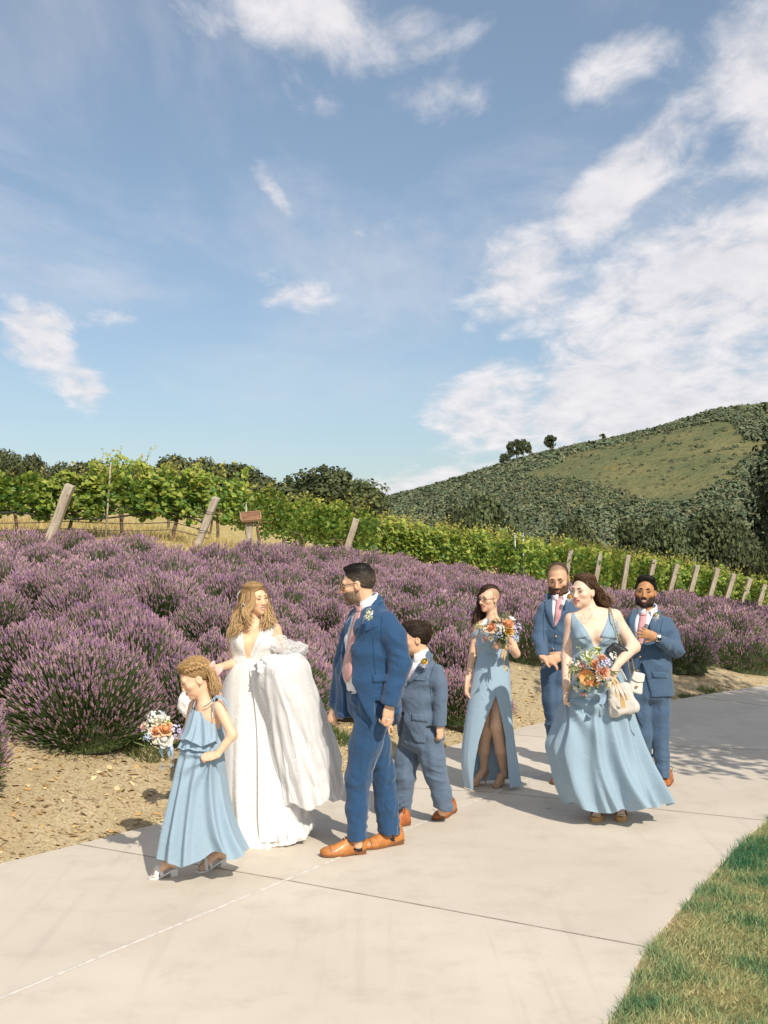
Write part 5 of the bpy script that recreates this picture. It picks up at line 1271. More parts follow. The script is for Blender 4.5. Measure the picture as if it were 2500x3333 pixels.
# ---------------------------------------------------------------- man in the royal blue suit (walking left)
def father():
    w = Person(7.15, 'tall man in royal blue suit, pink tie and sunglasses striding past the bride', (1200, 2785)); P = w.P
    f = unit((-.92, -.39, 0)); r = np.cross(f, [0, 0, 1.0])
    H = Head(P(1164, 1902), (-1.0, .10, -.14), H=.242)
    shN, shF = P(1275, 1998, -.17), P(1160, 1998, .17); nb = P(1206, 1972)
    elN, wrN = P(1304, 2160, -.21), P(1270, 2288, -.24); elF, wrF = P(1118, 2150, .24), P(1097, 2285, .16)
    F = Field(*bounds([P(1020, 1800, -.45), P(1400, 2810, .5)], .02), .0085, [(0, *sorted((P(1090, 0)[0], P(1240, 0)[0])), .004), (2, P(0, 1985)[2], P(0, 1825)[2], .004), (1, 7.0, 7.3, .0045), (2, P(0, 2375)[2], P(0, 2270)[2], .005)])
    H.build(F, P(1205, 1985), .062, 0.1, 1.04, 1.04)
    torso(F, [(P(1212, 2040), .14, .08), (P(1206, 2160), .13, .08), (P(1206, 2290), .13, .08)], r)
    F.chain([shN + (nb - shN) * .25 - [0, 0, .05], elN, wrN], [.042, .04, .033], .02); F.chain([shF + (nb - shF) * .25 - [0, 0, .05], elF, wrF], [.042, .04, .033], .02)
    hand(F, P(1267, 2298, -.25), (-.12, .05, -1), (-.5, .8, 0), 1, 1.06, (.95, .95, .9, .9), 0, .5)
    hand(F, P(1096, 2292, .15), (-.35, -.2, -1), (.6, .6, 0), 1, 1.04, (.75, .8, .85, .9), 0, .3)
    hipN, hipF = P(1225, 2300, -.08), P(1195, 2300, .09)
    kA, aA, kB, aB = P(1166, 2530, -.02), P(1165, 2752, .0), P(1247, 2515, .17), P(1268, 2728, .24)
    F.chain([hipN, kA, aA], [.075, .05, .03], .03); F.chain([hipF, kB, aB], [.075, .05, .03], .03); pass
    _, BV, BQ = finish_body(w, F, H, (.70, .42, .265), skin_mat('skin_father'), lip=(.42, .19, .13), beard=(.19, .135, .095), beard_amt=.8)
    L = H.loc(BV); ok = np.where((L[:, 2] < -.04) & (L[:, 2] > -.118) & (L[:, 1] > -.015) & (np.abs(L[:, 0]) < .075) & ~((np.abs(L[:, 0]) < .024) & (L[:, 2] > -.082) & (L[:, 2] < -.056)) & (L[:, 2] < -.038 - .5 * np.maximum(0, .04 - np.abs(L[:, 0])) * (L[:, 2] > -.06)))[0]
    m = hair_strands(H, BV, BQ, 900, .010, .0009, (.2, .15, .11), 5, lambda l: (0, .35, -1), .5, .004, 3, idx=ok); w.part('beard', np.concatenate(m.V), np.concatenate(m.Q), m=hair_m, col=np.concatenate(m.C))
    H.face_parts(w, brow=(.05, .03, .02), lash=False)
    # hair: dark top combed over short greying sides
    sh = hair_shell(H, .002, [((0, .078, .062), (0, .66, -.75), .02), ((0, -.04, -.075), (0, -.1, -1), .006), ((0, .02, -.005), (0, .75, -.66), .02)], ells=[((0, -.005, .104), (.056, .080, .024), .02)], subs=[((-.09, .0, -.02), (.03, .032, .045), .006), ((.09, .0, -.02), (.03, .032, .045), .006)], seed=4, col=(.012, .008, .006), strand=.0004, flow=(0, 1, 0))
    L = H.loc(sh[0]); fd = np.clip((.085 - L[:, 2]) / .05, 0, 1)[:, None]; sh = (sh[0], sh[1], sh[2] * (1 - fd) + _v((.075, .055, .04)) * fd)
    full_hair(w, H, sh, 1500, .035, .0011, 4, flow_back, (.014, .01, .007), .4, fade=lambda l: _v((.014, .01, .007)) * (1 - min(1, max(0, (.085 - l[2]) / .05))) + _v((.13, .1, .075)) * min(1, max(0, (.085 - l[2]) / .05)))
    # sunglasses
    gm_ = MB(); 
    sg = w.part('sunglasses', *(lambda t: (t[0], t[2], t[1]))(tube([H.w((-.018, .103, .004)), H.w((0, .108, .007)), H.w((.018, .103, .004))], .0022, 6)), gold_m)
    lens = mat('dark_lens', (.012, .012, .014), .08, spec=.8)
    for x in (-1, 1):
        ring = [H.w((x * .035 + .024 * math.cos(a), .1 - .012 * abs(math.cos(a) * x > 0) * math.cos(a) * x, -.001 + .020 * math.sin(a))) for a in np.linspace(0, 6.283, 17)]
        v1, t1, q1 = tube(ring, .0022, 5, False); w.part('rim', v1, q1, m=gold_m, parent=sg)
        v1 = np.array(ring[:-1] + [np.mean(ring[:-1], 0)]); w.part('lens', v1, T_=np.array([(16, i, (i + 1) % 16) for i in range(16)]), m=lens, parent=sg)
        v1, t1, q1 = tube([H.w((x * .060, .088, .004)), H.w((x * .077, .03, .008)), H.w((x * .080, -.012, .008)), H.w((x * .079, -.03, -.008))], .0024, 5); w.part('temple_arm', v1, q1, t1, black_m, parent=sg)
    # shirt, belt, tie
    S_ = Field(*bounds([P(1080, 1960, -.3), P(1330, 2300, .3)], .03), .008)
    torso(S_, [(P(1208, 2018), .18, .115), (P(1197, 2090), .165, .132), (P(1194, 2180), .150, .142), (P(1196, 2246), .150, .128)], r, .05); S_.cone(nb + [0, 0, .02], nb - [0, 0, .05], .066, .085, .03); S_.plane(P(1190, 2247), (0, 0, -1))
    sv, sq = S_.mesh(); sv = drape(sv, vnormals(sv, sq), .003, .07, 3); so = w.part('shirt', sv, sq, m=shirt_m); sb = to_bvh(sv, sq)
    cup = unit((.28, -.02, 1)); collar(w, nb + [-.005, 0, .008], unit((-.34, -.12, 1)), f, .067, .052, parent=so, drop=.035)
    v, q = patch(sb, [(1163, 1990), (1141, 2066), (1124, 2150), (1120, 2192), (1128, 2220)], [(1178, 1988), (1164, 2066), (1150, 2150), (1148, 2192), (1131, 2222)], .012, .008, 16, 4); w.part('tie', v, q, m=tie_m2)
    v, q = patch(sb, [(1163, 1976), (1166, 1994)], [(1182, 1976), (1178, 1994)], .018, .014, 5, 4); w.part('tie_knot', v, q, m=tie_m2)
    # trousers
    T_ = Field(*bounds([P(1080, 2220, -.35), P(1360, 2760, .5)], .03), .008)
    T_.slab2(P(1196, 2250), P(1205, 2300), (.168, .132), (.175, .138), r, .03); T_.plane(P(1190, 2249), (0, 0, 1))
    T_.chain([hipN, P(1190, 2420, -.04), kA, P(1163, 2630, 0), P(1164, 2740, .01)], [.112, .100, .078, .068, .064], .03); T_.chain([hipF, P(1222, 2420, .12), kB, P(1258, 2620, .2), P(1266, 2716, .23)], [.106, .092, .076, .072, .074], .03)
    T_.plane(P(1164, 2732, .01), (.15, 0, -1), .003, bounds([P(1100, 2640, -.12), P(1212, 2800, .1)], .0)); T_.plane(P(1268, 2712, .23), (-.1, 0, -1), .003, bounds([P(1205, 2640, .08), P(1340, 2800, .5)], .0))
    V, Q = T_.mesh(); N = vnormals(V, Q)
    for j, (jt, axs, am, wl, rc, bi) in enumerate([(kA, (.5, .1, 1), .0055, .05, .17, (.5, -.6, 0)), (P(1163, 2670), (.5, 0, 1), .006, .045, .11, None), (kB, (-.5, 0, 1), .005, .05, .16, (.6, -.4, 0)), (P(1266, 2670, .23), (-.4, 0, 1), .006, .04, .10, None), (hipN, (.8, 0, 1), .008, .05, .16, (-.3, -1, 0))]): V = folds(V, N, jt, axs, am, wl, rc, j, bi)
    V = drape(V, N, .003, .06, 8, (0, 0, 1)); to = w.part('trousers', V, Q, m=suit_blue); tb = to_bvh(V, Q)
    v, q = patch(tb, [(1139, 2240), (1180, 2243)], [(1139, 2258), (1180, 2262)], .006, .005, 10, 3); bl = w.part('belt', v, q, m=mat('brown_belt', (.14, .055, .025), .4)); v, q = patch(tb, [(1148, 2240), (1160, 2240)], [(1148, 2259), (1160, 2260)], .010, .004, 4, 3); w.part('buckle', v, q, m=silver_m, parent=bl)
    # jacket
    J = Field(*bounds([P(1040, 1930, -.45), P(1380, 2350, .42)], .03), .0072)
    torso(J, [(P(1213, 2003), .205, .10), (P(1210, 2040), .225, .142), (P(1205, 2120), .215, .165), (P(1205, 2210), .205, .172), (P(1214, 2330), .24, .175)], r, .05); J.cone(nb + [.02, 0, .01], P(1215, 2010), .07, .11, .04)
    # open front: a widening gap in the body frame
    O = P(1206, 2000)
    def gap(X, Y, Z):
        qx, qy, qz = X - O[0], Y - O[1], Z - O[2]; x = qx * r[0] + qy * r[1]; y = qx * f[0] + qy * f[1] + 0 * qz; z = -qz
        xl = -.045 - .035 * np.clip(z / .28, 0, 1) - .13 * np.clip((z - .32) / .33, 0, 1) ** 1.6; xr = .05 + .01 * np.clip(z / .28, 0, 1) + .02 * np.clip((z - .3) / .3, 0, 1)
        return np.maximum(np.maximum(xl - x, x - xr), .03 - y)
    J.func(gap, .006)
    J.cone(P(1142, 2050, .10), P(1110, 2190, .10), .05, .06, .02, flat=((.9, .4, 0), .35)); J.cone(P(1110, 2190, .10), P(1104, 2318, .08), .06, .07, .02, flat=((.9, .4, 0), .3))
    J.chain([P(1262, 2020, -.155), P(1284, 2072, -.195), elN, wrN], [.056, .072, .064, .059], .03); J.chain([P(1166, 2012, .165), P(1143, 2070, .21), elF, wrF], [.066, .07, .06, .054], .02)
    J.plane(P(1270, 2296, -.24), (-.28, 0, -1), .003, bounds([P(1225, 2240, -.5), P(1345, 2420, -.15)], .0))
    J.plane(P(1215, 2325), (.15, .02, -1), .004, bounds([P(1000, 2300, -.14), P(1400, 2480, .5)], 0))
    V, Q = J.mesh(); V = relax(V, Q, 2); N = vnormals(V, Q)
    for j, (jt, axs, am, wl, rc, bi) in enumerate([(elN, (.35, 0, 1), .011, .062, .10, (.2, -1, .2)), (P(1300, 2100, -.22), (.8, 0, 1), .007, .085, .10, (0, -1, 0)), (P(1290, 2230, -.23), (.5, 0, 1), .009, .05, .07, (0, -1, 0)), (P(1235, 2230, -.1), (-.5, 0, 1), .005, .09, .12, (0, -1, 0))]): V = folds(V, N, jt, axs, am, wl, rc, 20 + j, bi)
    V = drape(V, N, .002, .11, 9); jo = w.part('jacket', V, Q, m=suit_blue)
    b = suit_details(w, V, Q, jo, suit_blue, [([(1222, 1953), (1200, 1986), (1172, 2046), (1145, 2126)], [(1243, 1954), (1217, 1998), (1196, 2048), (1148, 2134)])], [([(1212, 2197), (1262, 2194)], [(1214, 2222), (1262, 2221)]), ([(1192, 2056), (1229, 2038)], [(1192, 2050), (1228, 2031)])], [[(1213, 2070), (1216, 2130), (1222, 2195)], [(1250, 1985), (1240, 2040), (1243, 2100), (1258, 2160)]], [(1311, 2262 + i * 9, .006) for i in range(3)], silver_m)
    # socks and shoes
    v1, t1, q1 = tube([P(1165, 2700, .01), P(1166, 2745, .01), P(1164, 2768, .0)], [.034, .031, .030], 14); w.part('sock', v1, q1, t1, mat('navy_sock', (.02, .03, .05), .9, nscale=200))
    v1, t1, q1 = tube([P(1268, 2690, .24), P(1272, 2725, .24), P(1270, 2740, .22)], [.034, .031, .030], 14); w.part('sock', v1, q1, t1, MATS['navy_sock'])
    a, b_ = gp(1190, 2777), gp(1042, 2789); shoe(w, a, b_, tan_leather, .118, .05, heel_h=.028)
    a, b_ = gp(1309, 2745), gp(1172, 2766); shoe(w, a, b_, tan_leather, .118, .05, heel_h=.028)
    v1, t1, q1 = tube([P(1262, 2340, -.285) + [.009 * math.cos(a), .004 * math.sin(a), .004 * math.sin(a)] for a in np.linspace(0, 6.283, 13)], .0022, 5, False); w.part('ring', v1, q1, m=silver_m)
    return w
# ---------------------------------------------------------------- boy in the grey-blue suit, behind the tall man
def boy():
    w = Person(8.0, 'boy in grey-blue suit and pink tie walking half hidden behind the tall man', (1390, 2670)); P = w.P
    f = unit((-.86, -.5, 0)); r = np.cross(f, [0, 0, 1.0])
    H = Head(P(1352, 2080), (-1.0, -.12, -.04), H=.222)
    shN, shF = P(1428, 2172, -.14), P(1330, 2170, .13); nb = P(1372, 2140)
    elN, wrN = P(1434, 2275, -.17), P(1431, 2358, -.18); elF, wrF = P(1292, 2270, .16), P(1270, 2345, .06)
    F = Field(*bounds([P(1220, 2000, -.4), P(1520, 2700, .4)], .02), .0085, [(0, *sorted((P(1300, 0)[0], P(1415, 0)[0])), .004), (2, P(0, 2150)[2], P(0, 2020)[2], .004), (1, 7.88, 8.14, .0045), (2, P(0, 2420)[2], P(0, 2345)[2], .005)])
    H.build(F, P(1370, 2150), .055, 0.1, 1.06, .92, .004)
    torso(F, [(P(1372, 2200), .11, .07), (P(1368, 2290), .11, .07), (P(1368, 2390), .11, .07)], r)
    F.chain([shN + (nb - shN) * .25 - [0, 0, .045], elN, wrN], [.034, .034, .028], .02); F.chain([shF + (nb - shF) * .25 - [0, 0, .045], elF, wrF], [.034, .034, .028], .02)
    hand(F, P(1431, 2362, -.185), (.05, .02, -1), (-.55, .8, 0), 1, .80, (.55, .5, .5, .55), .1, .4)
    hand(F, P(1266, 2350, .05), (-.15, -.1, -1), (.8, .3, 0), 1, .78, (.7, .7, .7, .7), 0, .3)
    hipN, hipF = P(1392, 2400, -.08), P(1345, 2400, .08); kA, aA, kB, aB = P(1420, 2520, -.06), P(1442, 2640, -.02), P(1318, 2530, .02), P(1312, 2680, .02)
    F.chain([hipN, kA, aA], [.07, .05, .035], .03); F.chain([hipF, kB, aB], [.07, .05, .035], .03)
    finish_body(w, F, H, (.72, .43, .265), skin_mat('skin_boy'), lip=(.5, .2, .16)); H.face_parts(w, brow=(.04, .025, .015), lash=True, squint=.3)
    V, Q, C = hair_shell(H, .008, [((0, .085, .055), (0, .62, -.78), .02), ((0, -.04, -.062), (0, -.1, -1), .006), ((0, .036, .0), (0, .85, -.5), .02)], ells=[((0, .01, .105), (.068, .095, .038), .02), ((0, .075, .085), (.055, .032, .025), .02), ((0, -.10, .085), (.03, .026, .024), .02)], subs=[((-.09, .004, -.02), (.03, .03, .042), .006), ((.09, .004, -.02), (.03, .03, .042), .006)], seed=6, col=(.032, .018, .010), strand=.0013, wl=.008, flow=(0, 1, -.2))
    full_hair(w, H, (V, Q, C), 1500, .05, .0013, 6, flow_back, (.034, .019, .011), .45)
    S_ = Field(*bounds([P(1270, 2110, -.25), P(1480, 2430, .25)], .03), .008); torso(S_, [(P(1370, 2180), .14, .098), (P(1366, 2250), .14, .118), (P(1366, 2310), .14, .118)], r, .04); S_.cone(nb + [0, 0, .02], nb - [0, 0, .05], .056, .075, .03)
    sv, sq = S_.mesh(); so = w.part('shirt', sv, sq, m=shirt_m); collar(w, nb + [-.006, -.002, .004], unit((-.22, -.1, 1)), f, .060, .05, parent=so, drop=.042)
    T_ = Field(*bounds([P(1260, 2290, -.35), P(1510, 2700, .35)], .03), .008)
    T_.slab2(P(1366, 2325), P(1368, 2410), (.145, .120), (.155, .13), r, .03)
    T_.chain([hipN, P(1408, 2470, -.07), kA, P(1436, 2580, -.04), P(1446, 2632, -.02)], [.098, .088, .074, .068, .066], .03); T_.chain([hipF, P(1326, 2470, .05), kB, P(1310, 2600, .03), P(1308, 2676, .03)], [.095, .084, .07, .06, .056], .03)
    T_.plane(P(1446, 2634, -.02), (-.25, 0, -1), .003, bounds([P(1380, 2600, -.3), P(1520, 2720, .2)], 0)); T_.plane(P(1310, 2678, .03), (0, 0, -1), .003, bounds([P(1220, 2640, -.3), P(1370, 2740, .3)], 0))
    V, Q = T_.mesh(); V = relax(V, Q, 1); N = vnormals(V, Q)
    for j, (jt, axs, am, wl, rc, bi) in enumerate([(kA, (.4, 0, 1), .006, .05, .15, None), (P(1440, 2610, -.02), (.3, 0, 1), .007, .045, .1, None), (kB, (-.3, 0, 1), .006, .05, .15, None), (P(1310, 2640), (-.3, 0, 1), .007, .045, .1, None), (hipN, (.5, 0, 1), .008, .08, .14, None)]): V = folds(V, N, jt, axs, am, wl, rc, 40 + j, bi)
    V = drape(V, N, .004, .08, 18, (0, 0, 1)); w.part('trousers', V, Q, m=suit_grey)
    J = Field(*bounds([P(1250, 2110, -.4), P(1490, 2430, .35)], .03), .0072)
    torso(J, [(P(1376, 2176), .165, .09), (P(1376, 2205), .178, .125), (P(1370, 2270), .178, .148), (P(1368, 2340), .178, .155), (P(1372, 2410), .188, .158)], r, .04); J.cone(nb + [.015, 0, .0], P(1378, 2180), .062, .095, .04)
    O = P(1372, 2160)
    def gap(X, Y, Z):
        qx, qy, qz = X - O[0], Y - O[1], Z - O[2]; x = qx * r[0] + qy * r[1]; y = qx * f[0] + qy * f[1] + 0 * qz; z = -qz
        top = np.maximum(np.abs(x + .0) - (.055 - .34 * z), .02 - y); bot = np.maximum(np.abs(x + .0) - np.minimum(.02 + .55 * np.clip(z - .36, 0, 1) ** 1.0 * (z > .36), .12) * (z > .33), .02 - y)
        return np.minimum(top, bot)
    J.func(gap, .006)
    J.chain([P(1424, 2180, -.13), P(1432, 2225, -.155), elN, wrN], [.042, .050, .047, .046], .025); J.chain([P(1334, 2180, .12), P(1310, 2225, .15), elF, wrF], [.054, .058, .05, .046], .02)
    J.plane(P(1431, 2364, -.18), (.03, 0, -1), .003, bounds([P(1395, 2330, -.4), P(1480, 2450, -.1)], 0)); J.plane(P(1372, 2405), (-.03, .0, -1), .004, bounds([P(1200, 2385, -.1), P(1500, 2480, .5)], 0)); J.plane(P(1372, 2405), (-.03, .0, -1), .004, bounds([P(1200, 2398, -.5), P(1405, 2480, .5)], 0))
    V, Q = J.mesh(); V = relax(V, Q, 2); N = vnormals(V, Q)
    for j, (jt, axs, am, wl, rc, bi) in enumerate([(elN, (.35, 0, 1), .008, .07, .10, (0, -1, 0)), (P(1385, 2300, -.15), (-.5, 0, 1), .006, .07, .12, (0, -1, 0)), (P(1375, 2230, -.1), (-.3, 0, 1), .005, .07, .1, (0, -1, 0))]): V = folds(V, N, jt, axs, am, wl, rc, 50 + j, bi)
    V = drape(V, N, .002, .11, 19); jo = w.part('jacket', V, Q, m=suit_grey)
    b = suit_details(w, V, Q, jo, suit_grey, [([(1390, 2118), (1380, 2138), (1352, 2182), (1327, 2222)], [(1406, 2132), (1402, 2150), (1366, 2195), (1331, 2228)])], [([(1341, 2323), (1391, 2326)], [(1340, 2345), (1392, 2350)]), ([(1350, 2210), (1388, 2212)], [(1350, 2214), (1388, 2216)])], [[(1415, 2160), (1402, 2200), (1400, 2240), (1408, 2310)]], [])
    v, q = patch(b, [(1338, 2137), (1329, 2180), (1322, 2218)], [(1352, 2138), (1347, 2180), (1328, 2224)], .004, .008, 10, 4); w.part('tie', v, q, m=tie_m)
    v, q = patch(b, [(1336, 2128), (1338, 2142)], [(1354, 2126), (1352, 2142)], .012, .014, 5, 4); w.part('tie_knot', v, q, m=tie_m)
    shoe(w, gp(1478, 2642), gp(1413, 2672), red_leather, .10, .044, heel_h=.02); shoe(w, gp(1332, 2684), gp(1258, 2694), red_leather, .10, .044, heel_h=.02)
    return w

def shirt_front(w, b, shirtA, shirtB, tieA, tieB, knotA, knotB, jo):
    v, q = patch(b, shirtA, shirtB, .0035, .004, 16, 8); so = w.part('shirt', v, q, m=shirt_m)
    v, q = patch(b, tieA, tieB, .009, .005, 12, 4, .003); w.part('tie', v, q, m=tie_m)
    v, q = patch(b, knotA, knotB, .016, .012, 5, 4, .003); w.part('tie_knot', v, q, m=tie_m)
    return so
# ---------------------------------------------------------------- balding bearded man with folded hands
def bald_man():
    w = Person(9.36, 'bearded man with cropped receding hair and folded hands in slate blue suit', (1830, 2550)); P = w.P
    f = unit((-.2, -1, 0)); r = np.cross(f, [0, 0, 1.0])
    H = Head(P(1817, 1884), (-.30, -1, -.30), H=.262, roll=-.06)
    nb = P(1828, 1945); sA, sB = P(1762, 1968, -.0), P(1902, 1968, .03)            # viewer-left = his right
    eA, wA, eB, wB = P(1748, 2075, -.04), P(1768, 2140, -.20), P(1915, 2085, -.02), P(1832, 2134, -.21)
    F = Field(*bounds([P(1700, 1810, -.4), P(1960, 2570, .35)], .02), .0085, [(0, *sorted((P(1760, 0)[0], P(1868, 0)[0])), .004), (2, P(0, 1950)[2], P(0, 1822)[2], .004), (1, 9.2, 9.5, .0045), (2, P(0, 2185)[2], P(0, 2120)[2], .004), (1, 9.05, 9.2, .005)])
    H.build(F, P(1829, 1955), .060, .3, 1.0, 1.02)
    torso(F, [(P(1832, 2000), .14, .075), (P(1832, 2090), .13, .07), (P(1834, 2190), .13, .07)], r)
    F.chain([sA + (nb - sA) * .25 - [0, 0, .05], eA, wA], [.04, .038, .03], .02); F.chain([sB + (nb - sB) * .25 - [0, 0, .05], eB, wB], [.04, .038, .03], .02)
    hand(F, P(1768, 2140, -.21), (1, -.1, -.45), (0, .3, -1), -1, 1.0, (.35, .4, .45, .5), .0, .3); hand(F, P(1830, 2133, -.225), (-1, -.12, -.40), (0, .9, -.2), -1, 1.08, (.12, .16, .2, .3), .25, .4)
    hA, hB = P(1800, 2190), P(1866, 2190); kA, aA, kB, aB = P(1808, 2370, -.03), P(1824, 2525, .02), P(1868, 2370), P(1872, 2520, .1)
    F.chain([hA, kA, aA], [.07, .05, .03], .03); F.chain([hB, kB, aB], [.07, .05, .03], .03)
    finish_body(w, F, H, (.68, .40, .25), skin_mat('skin_bald'), lip=(.42, .17, .13), beard=(.075, .038, .02), beard_amt=.93, scalp=((.20, .125, .075), .72)); H.face_parts(w, brow=(.06, .03, .015), brow_r=.0042, squint=.65)
    V, Q, C = hair_shell(H, -.001, [((0, .03, .06), (0, .92, -.30), .02), ((0, -.04, -.07), (0, -.1, -1), .006), ((0, .012, .0), (0, 1, -.1), .012)], subs=[((-.09, .004, -.02), (.03, .03, .042), .006), ((.09, .004, -.02), (.03, .03, .042), .006)], seed=9, col=(.10, .060, .035), strand=.0004, wl=.009); full_hair(w, H, (V, Q, C), 900, .012, .0010, 9, flow_back, (.11, .065, .038), .4)
    B_ = Field(H.c - .17, H.c + .17, .0045); S = H.s
    B_.ell(H.w((0, .028, -.083)), _v((.056, .063, .044)) * S, H.R); B_.ell(H.w((0, .068, -.106)), _v((.030, .028, .030)) * S, H.R, .02)
    for x in (-1, 1): B_.cone(H.w((x * .063, .022, -.035)), H.w((x * .05, .045, -.085)), .011 * S, .02 * S, .02)
    B_.ell(H.w((0, .098, -.066)), _v((.028, .022, .016)) * S, H.R, .006, 'sub'); B_.chain([H.w((-.026, .080, -.066)), H.w((-.01, .094, -.054)), H.w((.01, .094, -.054)), H.w((.026, .080, -.066))], [.004, .0055, .0055, .004], .004)
    V, Q = B_.mesh(); N = vnormals(V, Q); V = V + N * (.0016 * SNoise(5, 14, 200, 600)(V))[:, None]; w.part('beard', V, Q, m=hair_m, col=_v((.085, .042, .02)) * (1 + .35 * np.clip(SNoise(6, 10, 200, 500)(V), -1, 1.4))[:, None])
    T_ = Field(*bounds([P(1740, 2150, -.3), P(1930, 2550, .35)], .03), .0085); T_.slab2(P(1834, 2160), P(1834, 2205), (.16, .12), (.17, .13), r, .03)
    T_.chain([hA, P(1803, 2280, -.02), kA, P(1816, 2450, 0), P(1826, 2528, .03)], [.1, .092, .075, .066, .06], .03); T_.chain([hB, P(1868, 2280), kB, P(1870, 2450, .06), P(1872, 2520, .1)], [.1, .092, .075, .066, .06], .03)
    V, Q = T_.mesh(); N = vnormals(V, Q); V = folds(V, N, kA, (.2, 0, 1), .006, .08, .2, 61); V = drape(V, N, .004, .09, 28, (0, 0, 1)); w.part('trousers', V, Q, m=suit_mid)
    J = Field(*bounds([P(1715, 1915, -.35), P(1950, 2230, .3)], .03), .0072)
    torso(J, [(P(1832, 1970), .185, .085), (P(1831, 1997), .20, .118), (P(1830, 2060), .182, .125), (P(1830, 2115), .172, .122), (P(1836, 2205), .188, .135)], r, .04); J.cone(nb + [0, .02, .02], P(1832, 1975, .02), .066, .11, .05)
    J.chain([P(1772, 1982, 0), P(1762, 2022, -.01), eA + [.012, 0, 0], P(1766, 2132, -.17)], [.05, .056, .052, .047], .03); J.chain([P(1892, 1982, .03), P(1904, 2022, .02), eB, P(1845, 2132, -.18)], [.05, .056, .052, .047], .03)
    J.func(lambda X, Y, Z: np.maximum(np.abs((X - P(1803, 2110)[0]) + 0 * Y) - np.clip((P(0, 2118)[2] - Z) * .35, 0, .06) - .0 , (Y - 9.36) + 0 * X + 0 * Z + .02) + np.where(Z < P(0, 2118)[2], 0, 1), .004, box=bounds([P(1770, 2118, -.4), P(1850, 2240, .0)], 0))
    J.plane(P(1836, 2202), (0, 0, -1), .004)
    V, Q = J.mesh(); V = relax(V, Q, 2); N = vnormals(V, Q)
    for j, (jt, axs, am, wl, rc, bi) in enumerate([(eA, (-.3, 0, 1), .010, .06, .11, (0, -1, 0)), (P(1820, 2085, -.1), (.5, 0, 1), .006, .07, .12, (0, -1, 0)), (P(1765, 2120, -.15), (0, -.5, 1), .007, .05, .07, None)]): V = folds(V, N, jt, axs, am, wl, rc, 70 + j, bi)
    V = drape(V, N, .002, .11, 29); jo = w.part('jacket', V, Q, m=suit_mid)
    b = suit_details(w, V, Q, jo, suit_mid, [([(1797, 1930), (1793, 1970), (1798, 2010), (1805, 2042)], [(1777, 1935), (1774, 1975), (1785, 2015), (1803, 2046)]), ([(1850, 1922), (1836, 1972), (1820, 2010), (1807, 2042)], [(1866, 1930), (1853, 1975), (1833, 2012), (1808, 2048)])], [([(1836, 1993), (1866, 1986)], [(1836, 1997), (1866, 1990)])], [[(1806, 2045), (1808, 2080), (1803, 2118)], [(1772, 1985), (1768, 2030), (1771, 2090)]], [(1809, 2072, .0095), (1800, 2113, .0095)], gold_m)
    so = shirt_front(w, b, [(1797, 1932), (1796, 1975), (1799, 2010), (1805, 2042)], [(1851, 1920), (1836, 1970), (1820, 2010), (1807, 2043)], [(1813, 1946), (1808, 1985), (1805, 2015), (1805, 2038)], [(1829, 1946), (1828, 1985), (1824, 2010), (1808, 2040)], [(1808, 1936), (1813, 1949)], [(1831, 1936), (1827, 1949)], jo)
    collar(w, nb + [-.004, -.012, .004], unit((-.03, -.28, 1)), f, .064, .05, parent=so, drop=.035, gap=.28)
    shoe(w, gp(1830, 2535), gp(1806, 2556), red_leather, .11, .05); shoe(w, gp(1880, 2520), gp(1868, 2538), red_leather, .11, .05)
    return w
